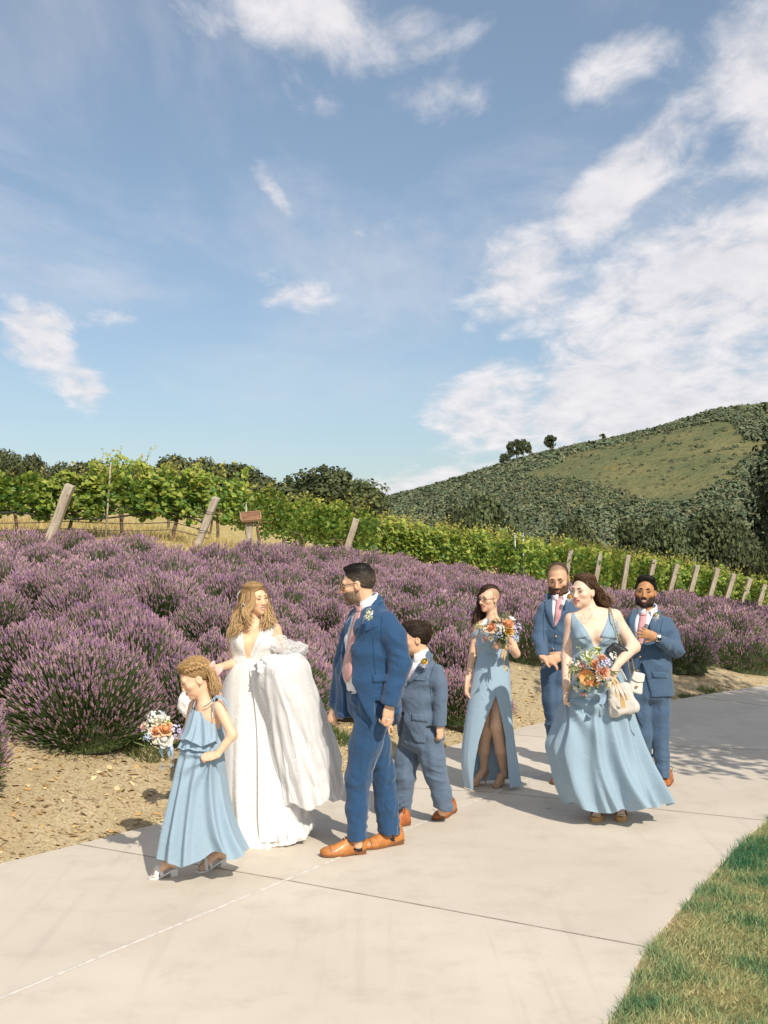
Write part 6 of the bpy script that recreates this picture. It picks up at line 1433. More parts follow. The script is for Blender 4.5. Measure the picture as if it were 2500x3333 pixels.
# ---------------------------------------------------------------- grinning man, hand on his chest
def right_man():
    w = Person(9.27, 'grinning dark-bearded man pressing a hand to his chest, steel watch on the wrist', (2140, 2556)); P = w.P
    f = unit((-.2, -1, 0)); r = np.cross(f, [0, 0, 1.0])
    H = Head(P(2101, 1928), (-.32, -1, .06), H=.245, roll=.06)
    nb = P(2110, 1990); sA, sB = P(2052, 2016), P(2182, 2018, .02)
    eA, wA = P(2040, 2120, .02), P(2046, 2215, -.02); eB, wB = P(2204, 2118, -.10), P(2143, 2078, -.25)
    F = Field(*bounds([P(2000, 1855, -.4), P(2250, 2570, .35)], .02), .0085, [(0, *sorted((P(2058, 0)[0], P(2152, 0)[0])), .004), (2, P(0, 2100)[2], P(0, 1868)[2], .004), (1, 8.93, 9.4, .0045)])
    H.build(F, P(2110, 2000), .060, 1.0, 1.06, 1.0, .003)
    torso(F, [(P(2114, 2040), .14, .075), (P(2112, 2130), .13, .07), (P(2116, 2240), .13, .07)], r)
    F.chain([sA + (nb - sA) * .25 - [0, 0, .05], eA, wA], [.04, .038, .03], .02); F.chain([sB + (nb - sB) * .25 - [0, 0, .05], eB, wB], [.04, .038, .03], .02)
    hand(F, P(2137, 2074, -.255), (-1, .10, .33), (.05, 1, -.1), 1, 1.0, (.16, .13, .12, .14), .35, .0)
    hA, hB = P(2080, 2245), P(2144, 2245); kA, aA, kB, aB = P(2090, 2390), P(2096, 2500, .1), P(2150, 2390), P(2156, 2515, .0)
    F.chain([hA, kA, aA], [.07, .05, .03], .03); F.chain([hB, kB, aB], [.07, .05, .03], .03)
    finish_body(w, F, H, (.50, .25, .115), skin_mat('skin_grin'), lip=(.36, .12, .09), beard=(.022, .014, .010), beard_amt=.9); H.face_parts(w, brow=(.012, .008, .006), brow_r=.0045, squint=.75)
    V, Q, C = hair_shell(H, .004, [((0, .074, .068), (0, .72, -.69), .018), ((0, -.04, -.065), (0, -.1, -1), .006), ((0, .03, .0), (0, .95, -.3), .015)], ells=[((0, .01, .102), (.066, .085, .034), .02), ((0, .068, .09), (.056, .022, .018), .02)], subs=[((-.09, .006, -.02), (.03, .03, .042), .006), ((.09, .006, -.02), (.03, .03, .042), .006)], seed=11, col=(.014, .010, .008), strand=.0006, wl=.011); full_hair(w, H, (V, Q, C), 1300, .03, .0012, 11, flow_back, (.016, .011, .009), .4, lift=.004)
    B_ = Field(H.c - .17, H.c + .17, .0045); S = H.s
    B_.ell(H.w((0, .024, -.083)), _v((.0575, .063, .040)) * S, H.R); B_.ell(H.w((0, .066, -.106)), _v((.024, .023, .020)) * S, H.R, .02)
    for x in (-1, 1): B_.cone(H.w((x * .066, .018, -.03)), H.w((x * .053, .04, -.085)), .008 * S, .018 * S, .02)
    B_.ell(H.w((0, .105, -.071)), _v((.040, .040, .024)) * S, H.R, .006, 'sub'); B_.chain([H.w((-.031, .075, -.064)), H.w((-.012, .092, -.052)), H.w((.012, .092, -.052)), H.w((.031, .075, -.064))], [.004, .005, .005, .004], .004)
    V, Q = B_.mesh(); N = vnormals(V, Q); V = V + N * (.0014 * SNoise(5, 14, 200, 600)(V))[:, None]; w.part('beard', V, Q, m=hair_m, col=_v((.018, .011, .008)) * (1 + .3 * np.clip(SNoise(6, 10, 200, 500)(V), -1, 1.4))[:, None])
    T_ = Field(*bounds([P(2040, 2130, -.3), P(2210, 2560, .35)], .03), .0085); T_.slab2(P(2112, 2165), P(2114, 2260), (.155, .118), (.168, .128), r, .03)
    T_.chain([hA, P(2084, 2320), kA, P(2093, 2460, .06), P(2096, 2528, .1)], [.096, .088, .072, .064, .058], .03); T_.chain([hB, P(2146, 2320), kB, P(2153, 2460), P(2157, 2532)], [.096, .088, .068, .056, .052], .03)
    T_.plane(P(2156, 2530), (0, 0, -1))
    V, Q = T_.mesh(); N = vnormals(V, Q); V = folds(V, N, kB, (.2, 0, 1), .005, .08, .2, 63); V = folds(V, N, P(2156, 2500), (.2, 0, 1), .008, .05, .08, 64); V = drape(V, N, .004, .09, 38, (0, 0, 1)); w.part('trousers', V, Q, m=suit_mid)
    J = Field(*bounds([P(2010, 1960, -.4), P(2240, 2290, .3)], .03), .0072)
    torso(J, [(P(2114, 2019), .185, .085), (P(2113, 2047), .20, .12), (P(2110, 2110), .185, .135), (P(2110, 2170), .182, .138), (P(2116, 2265), .195, .142)], r, .04); J.cone(nb + [0, .02, .02], P(2114, 2025, .02), .066, .11, .05)
    J.chain([P(2058, 2028), P(2049, 2070, .01), eA, wA], [.05, .058, .052, .048], .03); J.chain([P(2172, 2030, .02), P(2184, 2070, -.02), eB, P(2150, 2086, -.24)], [.05, .06, .056, .048], .03)
    J.func(lambda X, Y, Z: np.maximum(np.abs((X - P(2078, 2150)[0]) + 0 * Y) - np.clip((P(0, 2150)[2] - Z) * .28, 0, .07), (Y - 9.27) + 0 * X + 0 * Z + .02) + np.where(Z < P(0, 2150)[2], 0, 1), .004, box=bounds([P(2030, 2150, -.4), P(2120, 2290, .0)], 0))
    J.plane(P(2116, 2263), (0.03, 0, -1), .004, bounds([P(1990, 2200, -.5), P(2260, 2330, .5)], 0))
    V, Q = J.mesh(); V = relax(V, Q, 2); N = vnormals(V, Q)
    for j, (jt, axs, am, wl, rc, bi) in enumerate([(eB, (.3, 0, 1), .010, .06, .10, None), (P(2175, 2100, -.2), (1, 0, .3), .009, .05, .08, (0, -1, -.3)), (P(2120, 2170, -.1), (.5, 0, 1), .006, .08, .12, (0, -1, 0))]): V = folds(V, N, jt, axs, am, wl, rc, 80 + j, bi)
    V = drape(V, N, .002, .11, 39); jo = w.part('jacket', V, Q, m=suit_mid)
    # details lie on the coat body only
    J2 = Field(*bounds([P(2010, 1960, -.4), P(2240, 2290, .3)], .03), .010); torso(J2, [(P(2114, 2019), .185, .085), (P(2113, 2047), .20, .12), (P(2110, 2110), .185, .135), (P(2110, 2170), .182, .138), (P(2116, 2265), .195, .142)], r, .04); J2.cone(nb + [0, .02, .02], P(2114, 2025, .02), .066, .11, .05); J2.chain([P(2056, 2026), P(2046, 2070, .01)], [.066, .068], .02); J2.chain([P(2176, 2028, .02), P(2190, 2070, -.02)], [.068, .072], .022)
    V2, Q2 = J2.mesh()
    b = suit_details(w, V2, Q2, jo, suit_mid, [([(2076, 1982), (2066, 2030), (2068, 2070), (2081, 2122)], [(2056, 1990), (2046, 2030), (2055, 2075), (2079, 2128)]), ([(2134, 1986), (2116, 2025), (2100, 2075), (2084, 2122)], [(2150, 1990), (2146, 2022), (2120, 2078), (2085, 2130)])], [([(2122, 2187), (2172, 2188)], [(2124, 2206), (2172, 2208)])], [[(2083, 2130), (2081, 2150), (2079, 2200)], [(2158, 2012), (2150, 2060), (2160, 2140)]], [(2083, 2138, .0095), (2076, 2183, .009)], gold_m)
    so = shirt_front(w, b, [(2077, 1984), (2066, 2030), (2068, 2070), (2081, 2120)], [(2134, 1984), (2117, 2025), (2101, 2075), (2084, 2121)], [(2084, 2003), (2078, 2040), (2076, 2075), (2082, 2112)], [(2106, 2003), (2102, 2040), (2098, 2075), (2086, 2114)], [(2082, 1991), (2086, 2006)], [(2108, 1991), (2104, 2006)], jo)
    collar(w, nb + [-.006, -.012, .002], unit((-.03, -.28, 1)), f, .066, .05, parent=so, drop=.032, gap=.28)
    c = P(2142, 2076, -.258); ax_ = unit((-1, .1, .33)); v1, t1, q1 = tube([c - ax_ * .012, c + ax_ * .012], .036, 16, False); wt = w.part('watch', v1, q1, m=silver_m)
    cc = c + _v((0, -.036, -.006)); v1, t1, q1 = tube([cc, cc + _v((0, -.009, -.001))], .0215, 16); w.part('watch_case', v1, q1, t1, silver_m, parent=wt); v1, t1, q1 = tube([cc + _v((0, -.0092, 0)), cc + _v((0, -.0105, 0))], .016, 16); w.part('watch_face', v1, q1, t1, black_m, parent=wt)
    shoe(w, gp(2180, 2545), gp(2152, 2562), red_leather, .11, .05); shoe(w, gp(2098, 2515), gp(2088, 2533), red_leather, .11, .05)
    return w
octV = np.array([(1, 0, 0), (-1, 0, 0), (0, 1, 0), (0, -1, 0), (0, 0, 1), (0, 0, -1)], float)
octF = np.array([(0, 2, 4), (2, 1, 4), (1, 3, 4), (3, 0, 4), (2, 0, 5), (1, 2, 5), (3, 1, 5), (0, 3, 5)])
# ---------------------------------------------------------------- women: dresses, hair, shoes
chiffon = mat('blue_chiffon', (.37, .50, .60), .75, nscale=90, namt=.03, sheen=.15, trans=.22, spec=.2, crease=.16, cscale=11.0); crepe = mat('blue_crepe', (.355, .485, .59), .7, nscale=120, namt=.04, sheen=.2, spec=.25, trans=.06, crease=.14, cscale=8.0)
def pump(w, heel, toe, m, lift=.085):
    """pointed court shoe with a thin heel; heel/toe = ground points"""
    heel, toe = _v(heel), _v(toe); t = unit((toe - heel) * [1, 1, 0]); x = np.cross(t, [0, 0, 1.0]); up = np.array([0, 0, 1.0]); n = 14; V = []
    st = [(0, .024, .055, 1), (.08, .029, .062, 1), (.2, .031, .045, .98), (.38, .031, .028, .72), (.55, .037, .03, .35), (.7, .039, .036, .1), (.82, .033, .03, .02), (.92, .02, .022, 0), (1, .003, .012, 0)]
    for s, ww, hh, lf in st:
        b = heel + (toe - heel) * s + up * (lift * lf + .006)
        for a in np.linspace(0, 2 * math.pi, n, endpoint=False): V.append(b + x * ww * math.cos(a) * (1 - .25 * max(0, math.sin(a))) + up * hh * (math.sin(a) if math.sin(a) > 0 else .12 * math.sin(a)))
    m_ = len(st); Q = np.array([(i * n + j, i * n + (j + 1) % n, (i + 1) * n + (j + 1) % n, (i + 1) * n + j) for i in range(m_ - 1) for j in range(n)]); V = np.array(V)
    V = np.concatenate([V, V[:n].mean(0, keepdims=True)]); T1 = np.array([(m_ * n, j, (j + 1) % n) for j in range(n)])
    o = w.part('shoe', V, Q[:, ::-1], T1, m); b = heel + (toe - heel) * .04
    v1, t1, q1 = tube([b + up * lift * .98, b + up * lift * .5 + t * .004, b + t * .008 + up * .001], [.017, .006, .0045], 8); w.part('heel', v1, q1, t1, m, parent=o)
    return o
def sandal(w, heel, toe, m, plat=.012, hh=.035, strap=True, wd=.034, wide=False):
    heel, toe = _v(heel), _v(toe); t = unit((toe - heel) * [1, 1, 0]); x = np.cross(t, [0, 0, 1.0]); up = np.array([0, 0, 1.0]); L = np.linalg.norm(toe - heel); B = lambda s: heel + (toe - heel) * s; lf = lambda s: hh * max(0, 1 - max(0, s - .15) / .5) if s < .65 else 0
    st = [(0, .6), (.05, .8), (.2, .82), (.4, .8), (.6, .96), (.75, 1.0), (.88, .92), (.96, .7), (1, .4)]
    top = [B(s) + x * sg * wd * ww + up * (lf(s) + plat) for sg, q in ((1, st), (-1, st[::-1])) for s, ww in q]; top = np.array(top); k = len(top); i = np.arange(k); j = (i + 1) % k; h2 = len(st)
    bot = top - up * (plat - .001) if not wide else np.array([B(s) + x * sg * wd * ww + up * (lf(s) * .85 + .001) for sg, q in ((1, st), (-1, st[::-1])) for s, ww in q])
    V = np.concatenate([top, bot]); Q = [(a, a + 1, k - 2 - a, k - 1 - a) for a in range(h2 - 1)] + [(k + k - 1 - a, k + k - 2 - a, k + a + 1, k + a) for a in range(h2 - 1)]; Q = np.concatenate([np.array(Q), np.stack([i + k, j + k, j, i], 1)])
    o = w.part('sandal', V, Q, m=m, smooth=False)
    c = B(.12); hv = np.array([c + t * a * .022 + x * b * wd * .72 + up * z for z in (.0, lf(.1) + plat - .003) for a, b in ((-1, -1), (1, -1), (1, 1), (-1, 1))]); w.part('heel', hv, np.array([(0, 1, 5, 4), (1, 2, 6, 5), (2, 3, 7, 6), (3, 0, 4, 7), (0, 3, 2, 1), (4, 5, 6, 7)]), m=m, parent=o, smooth=False)
    def band(p, q, hgt, r=.006, wdth=.012):
        arc = [p + (q - p) * s + up * hgt * math.sin(math.pi * s) for s in np.linspace(0, 1, 9)]; V = []
        for a in arc: V += [a - t * wdth, a + t * wdth + up * .002]
        V = np.array(V); w.part('strap', np.concatenate([V, V + up * .003]), np.array([(2 * a, 2 * a + 1, 2 * a + 3, 2 * a + 2) for a in range(8)] + [(18 + 2 * a + 2, 18 + 2 * a + 3, 18 + 2 * a + 1, 18 + 2 * a) for a in range(8)]), m=m, parent=o)
    z = lambda s: up * (lf(s) + plat)
    if wide: band(B(.66) - x * wd * .98 + z(.66), B(.66) + x * wd * .98 + z(.66), .072, wdth=.034)
    else:
        band(B(.58) - x * wd + z(.58), B(.78) + x * wd + z(.78), .056); band(B(.78) - x * wd + z(.78), B(.58) + x * wd + z(.58), .060)
    if strap:
        a = B(.14) + z(.14); pts = [a + up * .055 + (t * math.cos(q) * .030 + x * math.sin(q) * .027) + up * (.008 * math.cos(q)) for q in np.linspace(0, 6.283, 18)]; V = []
        for p_ in pts: V += [p_ - up * .006, p_ + up * .006]
        w.part('ankle_strap', np.array(V), np.array([(2 * a_, 2 * a_ + 2, 2 * a_ + 3, 2 * a_ + 1) for a_ in range(17)]), m=m, parent=o)
        for sg in (-1, 1):
            v1, t1, q1 = tube([B(.04) + x * sg * .02 + z(.05), a + up * .052 - t * .024 + x * sg * .012], .005, 5); w.part('strap', v1, q1, t1, m, parent=o)
    return o
def bare_foot(F, ankle, toe, S=1.0, h=.02):
    """foot from the ankle to the toe line, five toes"""
    ankle, toe = _v(ankle), _v(toe); t = unit((toe - ankle) * [1, 1, 0]); x = np.cross(t, [0, 0, 1.0]); ball = toe - t * .045 * S
    F.chain([ankle, ankle * .45 + ball * .55 + [0, 0, .012], ball], [.032 * S, .027 * S, .022 * S], .015, flat=(x, 1.25)); F.cone(ankle - [0, 0, .02], ankle - t * .02 - [0, 0, .035], .028 * S, .024 * S, .015)
    for i, (o, l, r) in enumerate([(-.026, .040, .0105), (-.009, .042, .008), (.005, .038, .0075), (.017, .033, .007), (.027, .027, .0065)]): F.cone(ball + x * o * S - [0, 0, .004], ball + x * o * S + t * l * S - [0, 0, .006], r * S, r * S * .9, .003)
# ---------------------------------------------------------------- flowers
def petal(L, W, cup, curl, n=4, m=3):
    """one petal in its own frame: grows along y, z = inside; returns verts, quads"""
    V = []
    for i in range(n + 1):
        s = i / n; wd = W * math.sin(math.pi * min(.97, .18 + .74 * s)) ** .8
        for j in range(m): q = (j / (m - 1) - .5) * 2; V.append((q * wd, L * s * math.cos(curl * s), L * s * math.sin(curl * s) + cup * (q * q) * wd + .02 * L * math.sin(9 * s + q * 4)))
    return np.array(V), np.array([(i * m + j, i * m + j + 1, (i + 1) * m + j + 1, (i + 1) * m + j) for i in range(n) for j in range(m - 1)])
def flower_geo(kind, cols, seed):
    """unit-radius flower facing +z, coloured per vertex"""
    g = np.random.default_rng(seed); m = MB(); A, Bc = _v(cols[0]), _v(cols[1])
    def ring(cnt, L, W, cup, elev, rad, z, c, tw=0.0, curl=.5):
        PV, PQ = petal(L, W, cup, curl)
        for k in range(cnt):
            a = 6.283 * k / cnt + tw + g.normal(0, .06); e = elev + g.normal(0, .07); R1 = np.array([[1, 0, 0], [0, math.cos(e), -math.sin(e)], [0, math.sin(e), math.cos(e)]]); R2 = np.array([[math.cos(a), -math.sin(a), 0], [math.sin(a), math.cos(a), 0], [0, 0, 1]])
            V = (PV @ R1.T + [0, rad, z]) @ R2.T; sh = np.clip(PV[:, 1] / L, 0, 1)[:, None]; m.add(V, Q=PQ, C=(c * (.86 + .16 * sh)) * g.uniform(.9, 1.08))
    def ball(r, z, c, n=9):
        u_, v_ = np.meshgrid(np.linspace(0, 6.283, n + 1)[:-1], np.linspace(0, math.pi, 6)); V = np.stack([np.sin(v_) * np.cos(u_), np.sin(v_) * np.sin(u_), np.cos(v_)], -1).reshape(-1, 3) * r + [0, 0, z]
        m.add(V, Q=np.array([(i * n + j, i * n + (j + 1) % n, (i + 1) * n + (j + 1) % n, (i + 1) * n + j) for i in range(5) for j in range(n)]), C=c)
    if kind == 'rose':
        ball(.42, .25, A * .8); ring(5, .55, .36, .5, 1.25, .12, 0, A, 0, .25); ring(6, .68, .42, .45, .95, .2, -.02, A, .5, .3); ring(7, .80, .46, .35, .62, .25, -.08, (A + Bc) / 2, .2, .3); ring(7, .85, .46, .3, .25, .25, -.15, Bc, .7, .1); ball(.3, -.25, (.12, .2, .06))
    elif kind == 'dahlia':
        for i, (cnt, L, el_, z) in enumerate([(9, .35, 1.3, .3), (13, .5, 1.0, .22), (17, .66, .7, .12), (19, .82, .42, .02), (21, .95, .12, -.08)]): ring(cnt, L, .13, .9, el_, .06, z, A * (1 - i / 5) + Bc * (i / 5), i * .3, .25)
        ball(.22, .25, A * .8); ball(.3, -.25, (.12, .2, .06))
    elif kind == 'open':
        ring(5, .95, .55, .22, .30, .08, 0, A, 0, .35); ring(3, .85, .5, .2, .42, .08, .04, A, .6, .35); ball(.16, .12, Bc)
        for k in range(22):
            a = g.uniform(0, 6.283); r_ = g.uniform(.18, .32); v1, t1, q1 = tube([(0, 0, .1), (math.cos(a) * r_, math.sin(a) * r_, .24)], .018, 4); m.add(v1, t1, q1, Bc * 1.1)
        ball(.22, -.2, (.12, .2, .06))
    else:                                                    # 'cluster': many tiny blossoms on short stems
        for k in range(26):
            d = g.normal(size=3); d[2] = abs(d[2]); d /= np.linalg.norm(d); p = d * g.uniform(.6, 1.0); PV, PQ = petal(.20, .12, .2, .4, 2, 3)
            for q in range(4):
                a = 6.283 * q / 4 + k; F_ = frames(d[None])[0]; R2 = np.array([[math.cos(a), -math.sin(a), 0], [math.sin(a), math.cos(a), 0], [0, 0, 1]]); m.add((PV @ R2.T) @ F_.T + p, Q=PQ, C=(A if k % 3 else Bc) * g.uniform(.85, 1.15))
            v1, t1, q1 = tube([(0, 0, -.3), p * .6, p], .02, 4, False); m.add(v1, Q=q1, C=(.14, .2, .07))
    return m
petal_m = mat('petal', attr=True, rough=.6, trans=.15, spec=.2); leafy_m = mat('bouquet_leaf', attr=True, rough=.5, trans=.2, spec=.3); ribbon_b = mat('blue_ribbon', (.34, .46, .62), .4, sheen=.3, trans=.15); ribbon_g = mat('gold_ribbon', (.62, .42, .20), .45, sheen=.3, trans=.15)
FC = {'peach': ((.86, .42, .20), (.88, .56, .36)), 'orange': ((.90, .47, .20), (.92, .60, .34)), 'coral': ((.88, .46, .30), (.93, .65, .50)), 'white': ((.92, .90, .84), (.90, .88, .80)), 'cream': ((.84, .76, .58), (.86, .82, .68)), 'blush': ((.80, .48, .42), (.86, .68, .60)), 'yellow': ((.84, .52, .12), (.84, .58, .18)), 'green_white': ((.84, .84, .66), (.50, .58, .12)), 'blue': ((.52, .60, .80), (.66, .71, .86)), 'lilac': ((.58, .52, .72), (.70, .66, .80)), 'salmon': ((.86, .40, .16), (.80, .55, .10)), 'lime': ((.60, .66, .28), (.74, .76, .46))}
def place(mb, c, d, r, spin=0.0):
    F_ = frames(_v(d)[None])[0]; a = spin; R2 = np.array([[math.cos(a), -math.sin(a), 0], [math.sin(a), math.cos(a), 0], [0, 0, 1]])
    out = MB(); V = (np.concatenate(mb.V) * r) @ R2.T @ F_.T + c; out.add(V, np.concatenate(mb.T) if mb.T else None, np.concatenate(mb.Q), np.concatenate(mb.C)); return out
def bouquet(label, grip, axis_, R, fl, d, seed, leaves=26, ribbons=(), stems=9, slen=.16, spread=1.0):
    """grip = where it is held, axis_ = towards the blooms; fl = (kind, colour, px, py, radius m, depth shift)"""
    g = np.random.default_rng(seed); grip = _v(grip); A = unit(axis_); root = empty('bouquet', grip, label, 'bouquet'); ctr = grip + A * R * 1.1
    def add(name, mb, m_): child(ob(name, mb.mesh(name), m_), root)
    for i, (k, c, px, py, r, dd) in enumerate(fl):
        p = pt(px, py, d + dd); out = unit((p - ctr) + A * .05 + _v((0, -.06, .03))); add('flower', place(flower_geo(k, FC[c], seed * 50 + i), p, out, r * 1.45, g.uniform(0, 6)), petal_m)
        v1, t1, q1 = tube(spline([p - out * r * .2, p * .45 + ctr * .55 - A * .01, grip], 6), .0028, 5); s_ = MB(); s_.add(v1, t1, q1, (.12, .19, .06)); add('stem', s_, leafy_m)
    for k in range(leaves * 6 // 10):
        dv = unit(g.normal(size=3) * [1, .8, .9] * spread + A * .55 + _v((0, -.25, 0))); p0 = ctr + dv * R * .35; n = 6; L = R * g.uniform(.35, .8); mb = MB(); cv = g.normal(0, .25, 3)
        pts = np.array([p0 + dv * L * s + cv * L * s * s * .5 for s in np.linspace(0, 1, n)]); v1, t1, q1 = tube(pts, np.linspace(.0022, .0008, n), 4); c = np.array([(.09, .18, .06), (.17, .26, .10), (.38, .42, .18), (.46, .46, .24)])[g.integers(0, 4)]; mb.add(v1, t1, q1, c)
        for j in range(1, n):
            for sg in (-1, 1):
                sd_ = unit(np.cross(dv, g.normal(size=3))) * sg; dd_ = unit(dv * .6 + sd_); PV, PQ = petal(R * g.uniform(.10, .19), R * .04, .3, .3, 3, 3); F_ = np.stack([np.cross(dd_, dv) / (np.linalg.norm(np.cross(dd_, dv)) + 1e-6), dd_, unit(np.cross(np.cross(dd_, dv), dd_))], 1); mb.add(PV @ F_.T + pts[j], Q=PQ, C=c * g.uniform(.8, 1.3))
        add('leaf_sprig', mb, leafy_m)
    for k in range(stems):
        j = g.normal(0, .008, 3); e = grip - A * slen * g.uniform(.7, 1) + g.normal(0, .012, 3); s_ = MB(); v1, t1, q1 = tube([grip + A * .05 + j, grip + j * .7, e], .003, 5); s_.add(v1, t1, q1, (.16, .22, .08)); add('stem', s_, leafy_m)
    for pts, wd, m_ in ribbons:
        P = spline(np.array([pt(x, y, d + dd) for x, y, dd in pts]), 14); V = []
        for i, p in enumerate(P): sx = wd * (.55 + .45 * math.cos(i * .55 + seed)); V += [p - [sx, .4 * wd * math.sin(i * .6), 0], p + [sx, .4 * wd * math.sin(i * .6), 0]]
        V = np.array(V); me = mesh_np('ribbon', V, quads=np.array([(2 * i, 2 * i + 2, 2 * i + 3, 2 * i + 1) for i in range(13)])); child(ob('ribbon', me, m_), root)
    return root
def boutonniere(label, px, py, d, main, seed, bvh_d=None):
    p = pt(px, py, d); root = empty('boutonniere', p, label, 'boutonniere'); g = np.random.default_rng(seed)
    def add(n, mb, m_): child(ob(n, mb.mesh(n), m_), root)
    add('flower', place(flower_geo('rose', FC[main], seed), p + [0, 0, .006], (-.1, -1, .45), .024), petal_m)
    for k, c in enumerate(['blue', 'white', 'blue'] if main != 'white' else ['cream', 'white', 'lime']): add('flower', place(flower_geo('cluster', FC[c], seed + k), p + [-.02 + .014 * k, -.002, -.022 - .006 * (k % 2)], (-.2 + .2 * k, -1, -.2), .016), petal_m)
    for k in range(5):
        a = 1.0 + k * .55; dv = _v((math.cos(a), -.25, math.sin(a))); PV, PQ = petal(.032, .009, .3, .3, 3, 3); F_ = np.stack([unit(np.cross(dv, [0, -1, 0])), unit(dv), _v((0, -1, 0))], 1); mb = MB(); mb.add(PV @ F_.T + p + [0, .004, 0], Q=PQ, C=_v((.08, .15, .04)) * g.uniform(.8, 1.3)); add('leaf', mb, leafy_m)
    s_ = MB(); v1, t1, q1 = tube([p + [0, .004, 0], p + [.006, .002, -.045]], .003, 5); s_.add(v1, t1, q1, (.13, .2, .06)); add('stem', s_, leafy_m)
# ---------------------------------------------------------------- flower girl
def girl():
    w = Person(6.65, 'little girl in tiered blue dress looking down, pink bow in braided hair', (600, 2850)); P = w.P
    f = unit((-.85, -.52, 0)); r = np.cross(f, [0, 0, 1.0])
    H = Head(P(637, 2207), (-.92, -.30, -.42), H=.222, female=True)
    nb = P(668, 2288); sN, sF = P(712, 2300, -.10), P(632, 2296, .10)
    elN, wrN = P(757, 2392, -.15), P(707, 2455, -.17); elF, wrF = P(612, 2375, .15), P(582, 2405, .06)
    F = Field(*bounds([P(470, 2120, -.35), P(800, 2880, .35)], .02), .008, [(0, *sorted((P(575, 0)[0], P(770, 0)[0])), .004), (2, P(0, 2300)[2], P(0, 2130)[2], .004), (1, 6.4, 6.78, .0045), (2, P(0, 2500)[2], P(0, 2400)[2], .0042), (2, -.01, .10, .0045), (0, *sorted((P(470, 0)[0], P(575, 0)[0])), .0045)])
    H.build(F, P(667, 2292), .042, .3, .94, .9, .003)
    torso(F, [(P(672, 2305), .105, .055), (P(674, 2330), .108, .070), (P(672, 2400), .095, .075), (P(668, 2460), .10, .075)], r, .03)
    F.chain([sN, elN, wrN], [.034, .027, .020], .018); F.chain([sF, elF, wrF], [.034, .027, .020], .018)
    hand(F, P(703, 2458, -.175), (-1, .05, -.18), (0, .75, -.6), -1, .74, (.65, .75, .8, .85), 0, .5); hand(F, P(580, 2407, .05), (-1, -.2, -.05), (0, -.35, -1), 1, .74, (.8, .85, .9, .95), 0, .6)
    hA, tA, hB, tB = gp(574, 2848), gp(483, 2862), gp(730, 2815), gp(640, 2842)
    kA, aA, kB, aB = P(615, 2650, .0), hA * .84 + tA * .16 + [0, 0, .10], P(690, 2650, .05), hB * .84 + tB * .16 + [0, 0, .10]
    F.chain([P(655, 2480), kA, aA], [.06, .042, .026], .02); F.chain([P(680, 2480), kB, aB], [.06, .042, .026], .02)
    bare_foot(F, aA - [0, 0, .012], tA * .93 + hA * .07 + [0, 0, .024], .82); bare_foot(F, aB - [0, 0, .012], tB * .93 + hB * .07 + [0, 0, .024], .82)
    finish_body(w, F, H, (.80, .51, .335), skin_mat('skin_girl'), lip=(.58, .24, .2), blush=.3); H.face_parts(w, brow=(.22, .13, .06), brow_r=.0026, squint=.75)
    # hair: parted cap, braid, long locks behind
    hc = (.40, .25, .11)
    V, Q, C = hair_shell(H, .006, [((0, .090, .060), (0, .60, -.80), .025), ((0, -.02, -.03), (0, .35, -1), .01), ((0, .045, .0), (0, .85, -.5), .02)], ells=[((0, .0, .098), (.072, .088, .028), .02)], subs=[((-.092, .012, -.016), (.026, .026, .034), .006)], seed=14, col=hc, strand=.0005, wl=.0075, flow=(0, 1, -.6), var=.3); full_hair(w, H, (V, Q, C), 1800, .06, .0013, 14, flow_part, hc, .38)
    gd = []
    for k in range(9):
        a = -1.35 + k * .34; p0 = _v((-math.sin(a) * .070, -.055 - .045 * math.cos(a), .045)); gd.append([H.w(p0), H.w(p0 + [-math.sin(a) * .012, -.022, -.05]), H.w(p0 + [-math.sin(a) * .012, -.018, -.10]) - [0, 0, .02], H.w(p0 + [-math.sin(a) * .005, -.01, -.14]) - [-.01, 0, .045]])
    m = locks(gd, 420, .0028, 3, .011, hc, .28, .005, tipcol=(.56, .38, .18)); ho = w.part('hair_lengths', np.concatenate(m.V), np.concatenate(m.Q), np.concatenate(m.T), hair_m, np.concatenate(m.C))
    bp_ = spline([H.w((-.055, .05, .075)), H.w((-.083, .0, .07)), H.w((-.075, -.06, .06)), H.w((-.02, -.115, .045))], 15); m = MB()
    for i in range(14):
        o = (1 if i % 2 else -1) * .004; c = bp_[i] + H.R @ _v((0, 0, o)); t = bp_[i + 1] - bp_[i]; v1, t1, q1 = tube([c - t * .7, c + H.R @ _v((-.005, 0, 0)), c + t * .9], [.003, .0085, .003], 6); m.add(v1, t1, q1, _v(hc) * (1.25 if i % 2 else .9))
    w.part('braid', np.concatenate(m.V), np.concatenate(m.Q), np.concatenate(m.T), hair_m, np.concatenate(m.C))
    # pink bow
    bwm = mat('pink_bow', (.78, .52, .47), .5, sheen=.3, trans=.15); c = P(696, 2176, -.01); m = MB()
    for sg in (-1, 1):
        u_, v_ = np.meshgrid(np.linspace(0, 6.283, 15)[:-1], np.linspace(.02, 1, 8)); Lp = np.stack([sg * .5 * v_ * .095 * np.cos(0) * (.7 if sg < 0 else 1) + 0 * u_, np.sin(u_) * .018 * np.sqrt(v_), np.cos(u_) * .040 * np.sin(v_ * 2.4)], -1).reshape(-1, 3); A_ = math.radians(-38); Lp = np.stack([Lp[:, 0] * math.cos(A_) - Lp[:, 2] * math.sin(A_), Lp[:, 1], Lp[:, 0] * math.sin(A_) + Lp[:, 2] * math.cos(A_)], 1)
        m.add(Lp + c, Q=np.array([(i * 14 + j, i * 14 + (j + 1) % 14, (i + 1) * 14 + (j + 1) % 14, (i + 1) * 14 + j) for i in range(7) for j in range(14)]))
    bo = w.part('bow', np.concatenate(m.V), np.concatenate(m.Q), m=bwm)
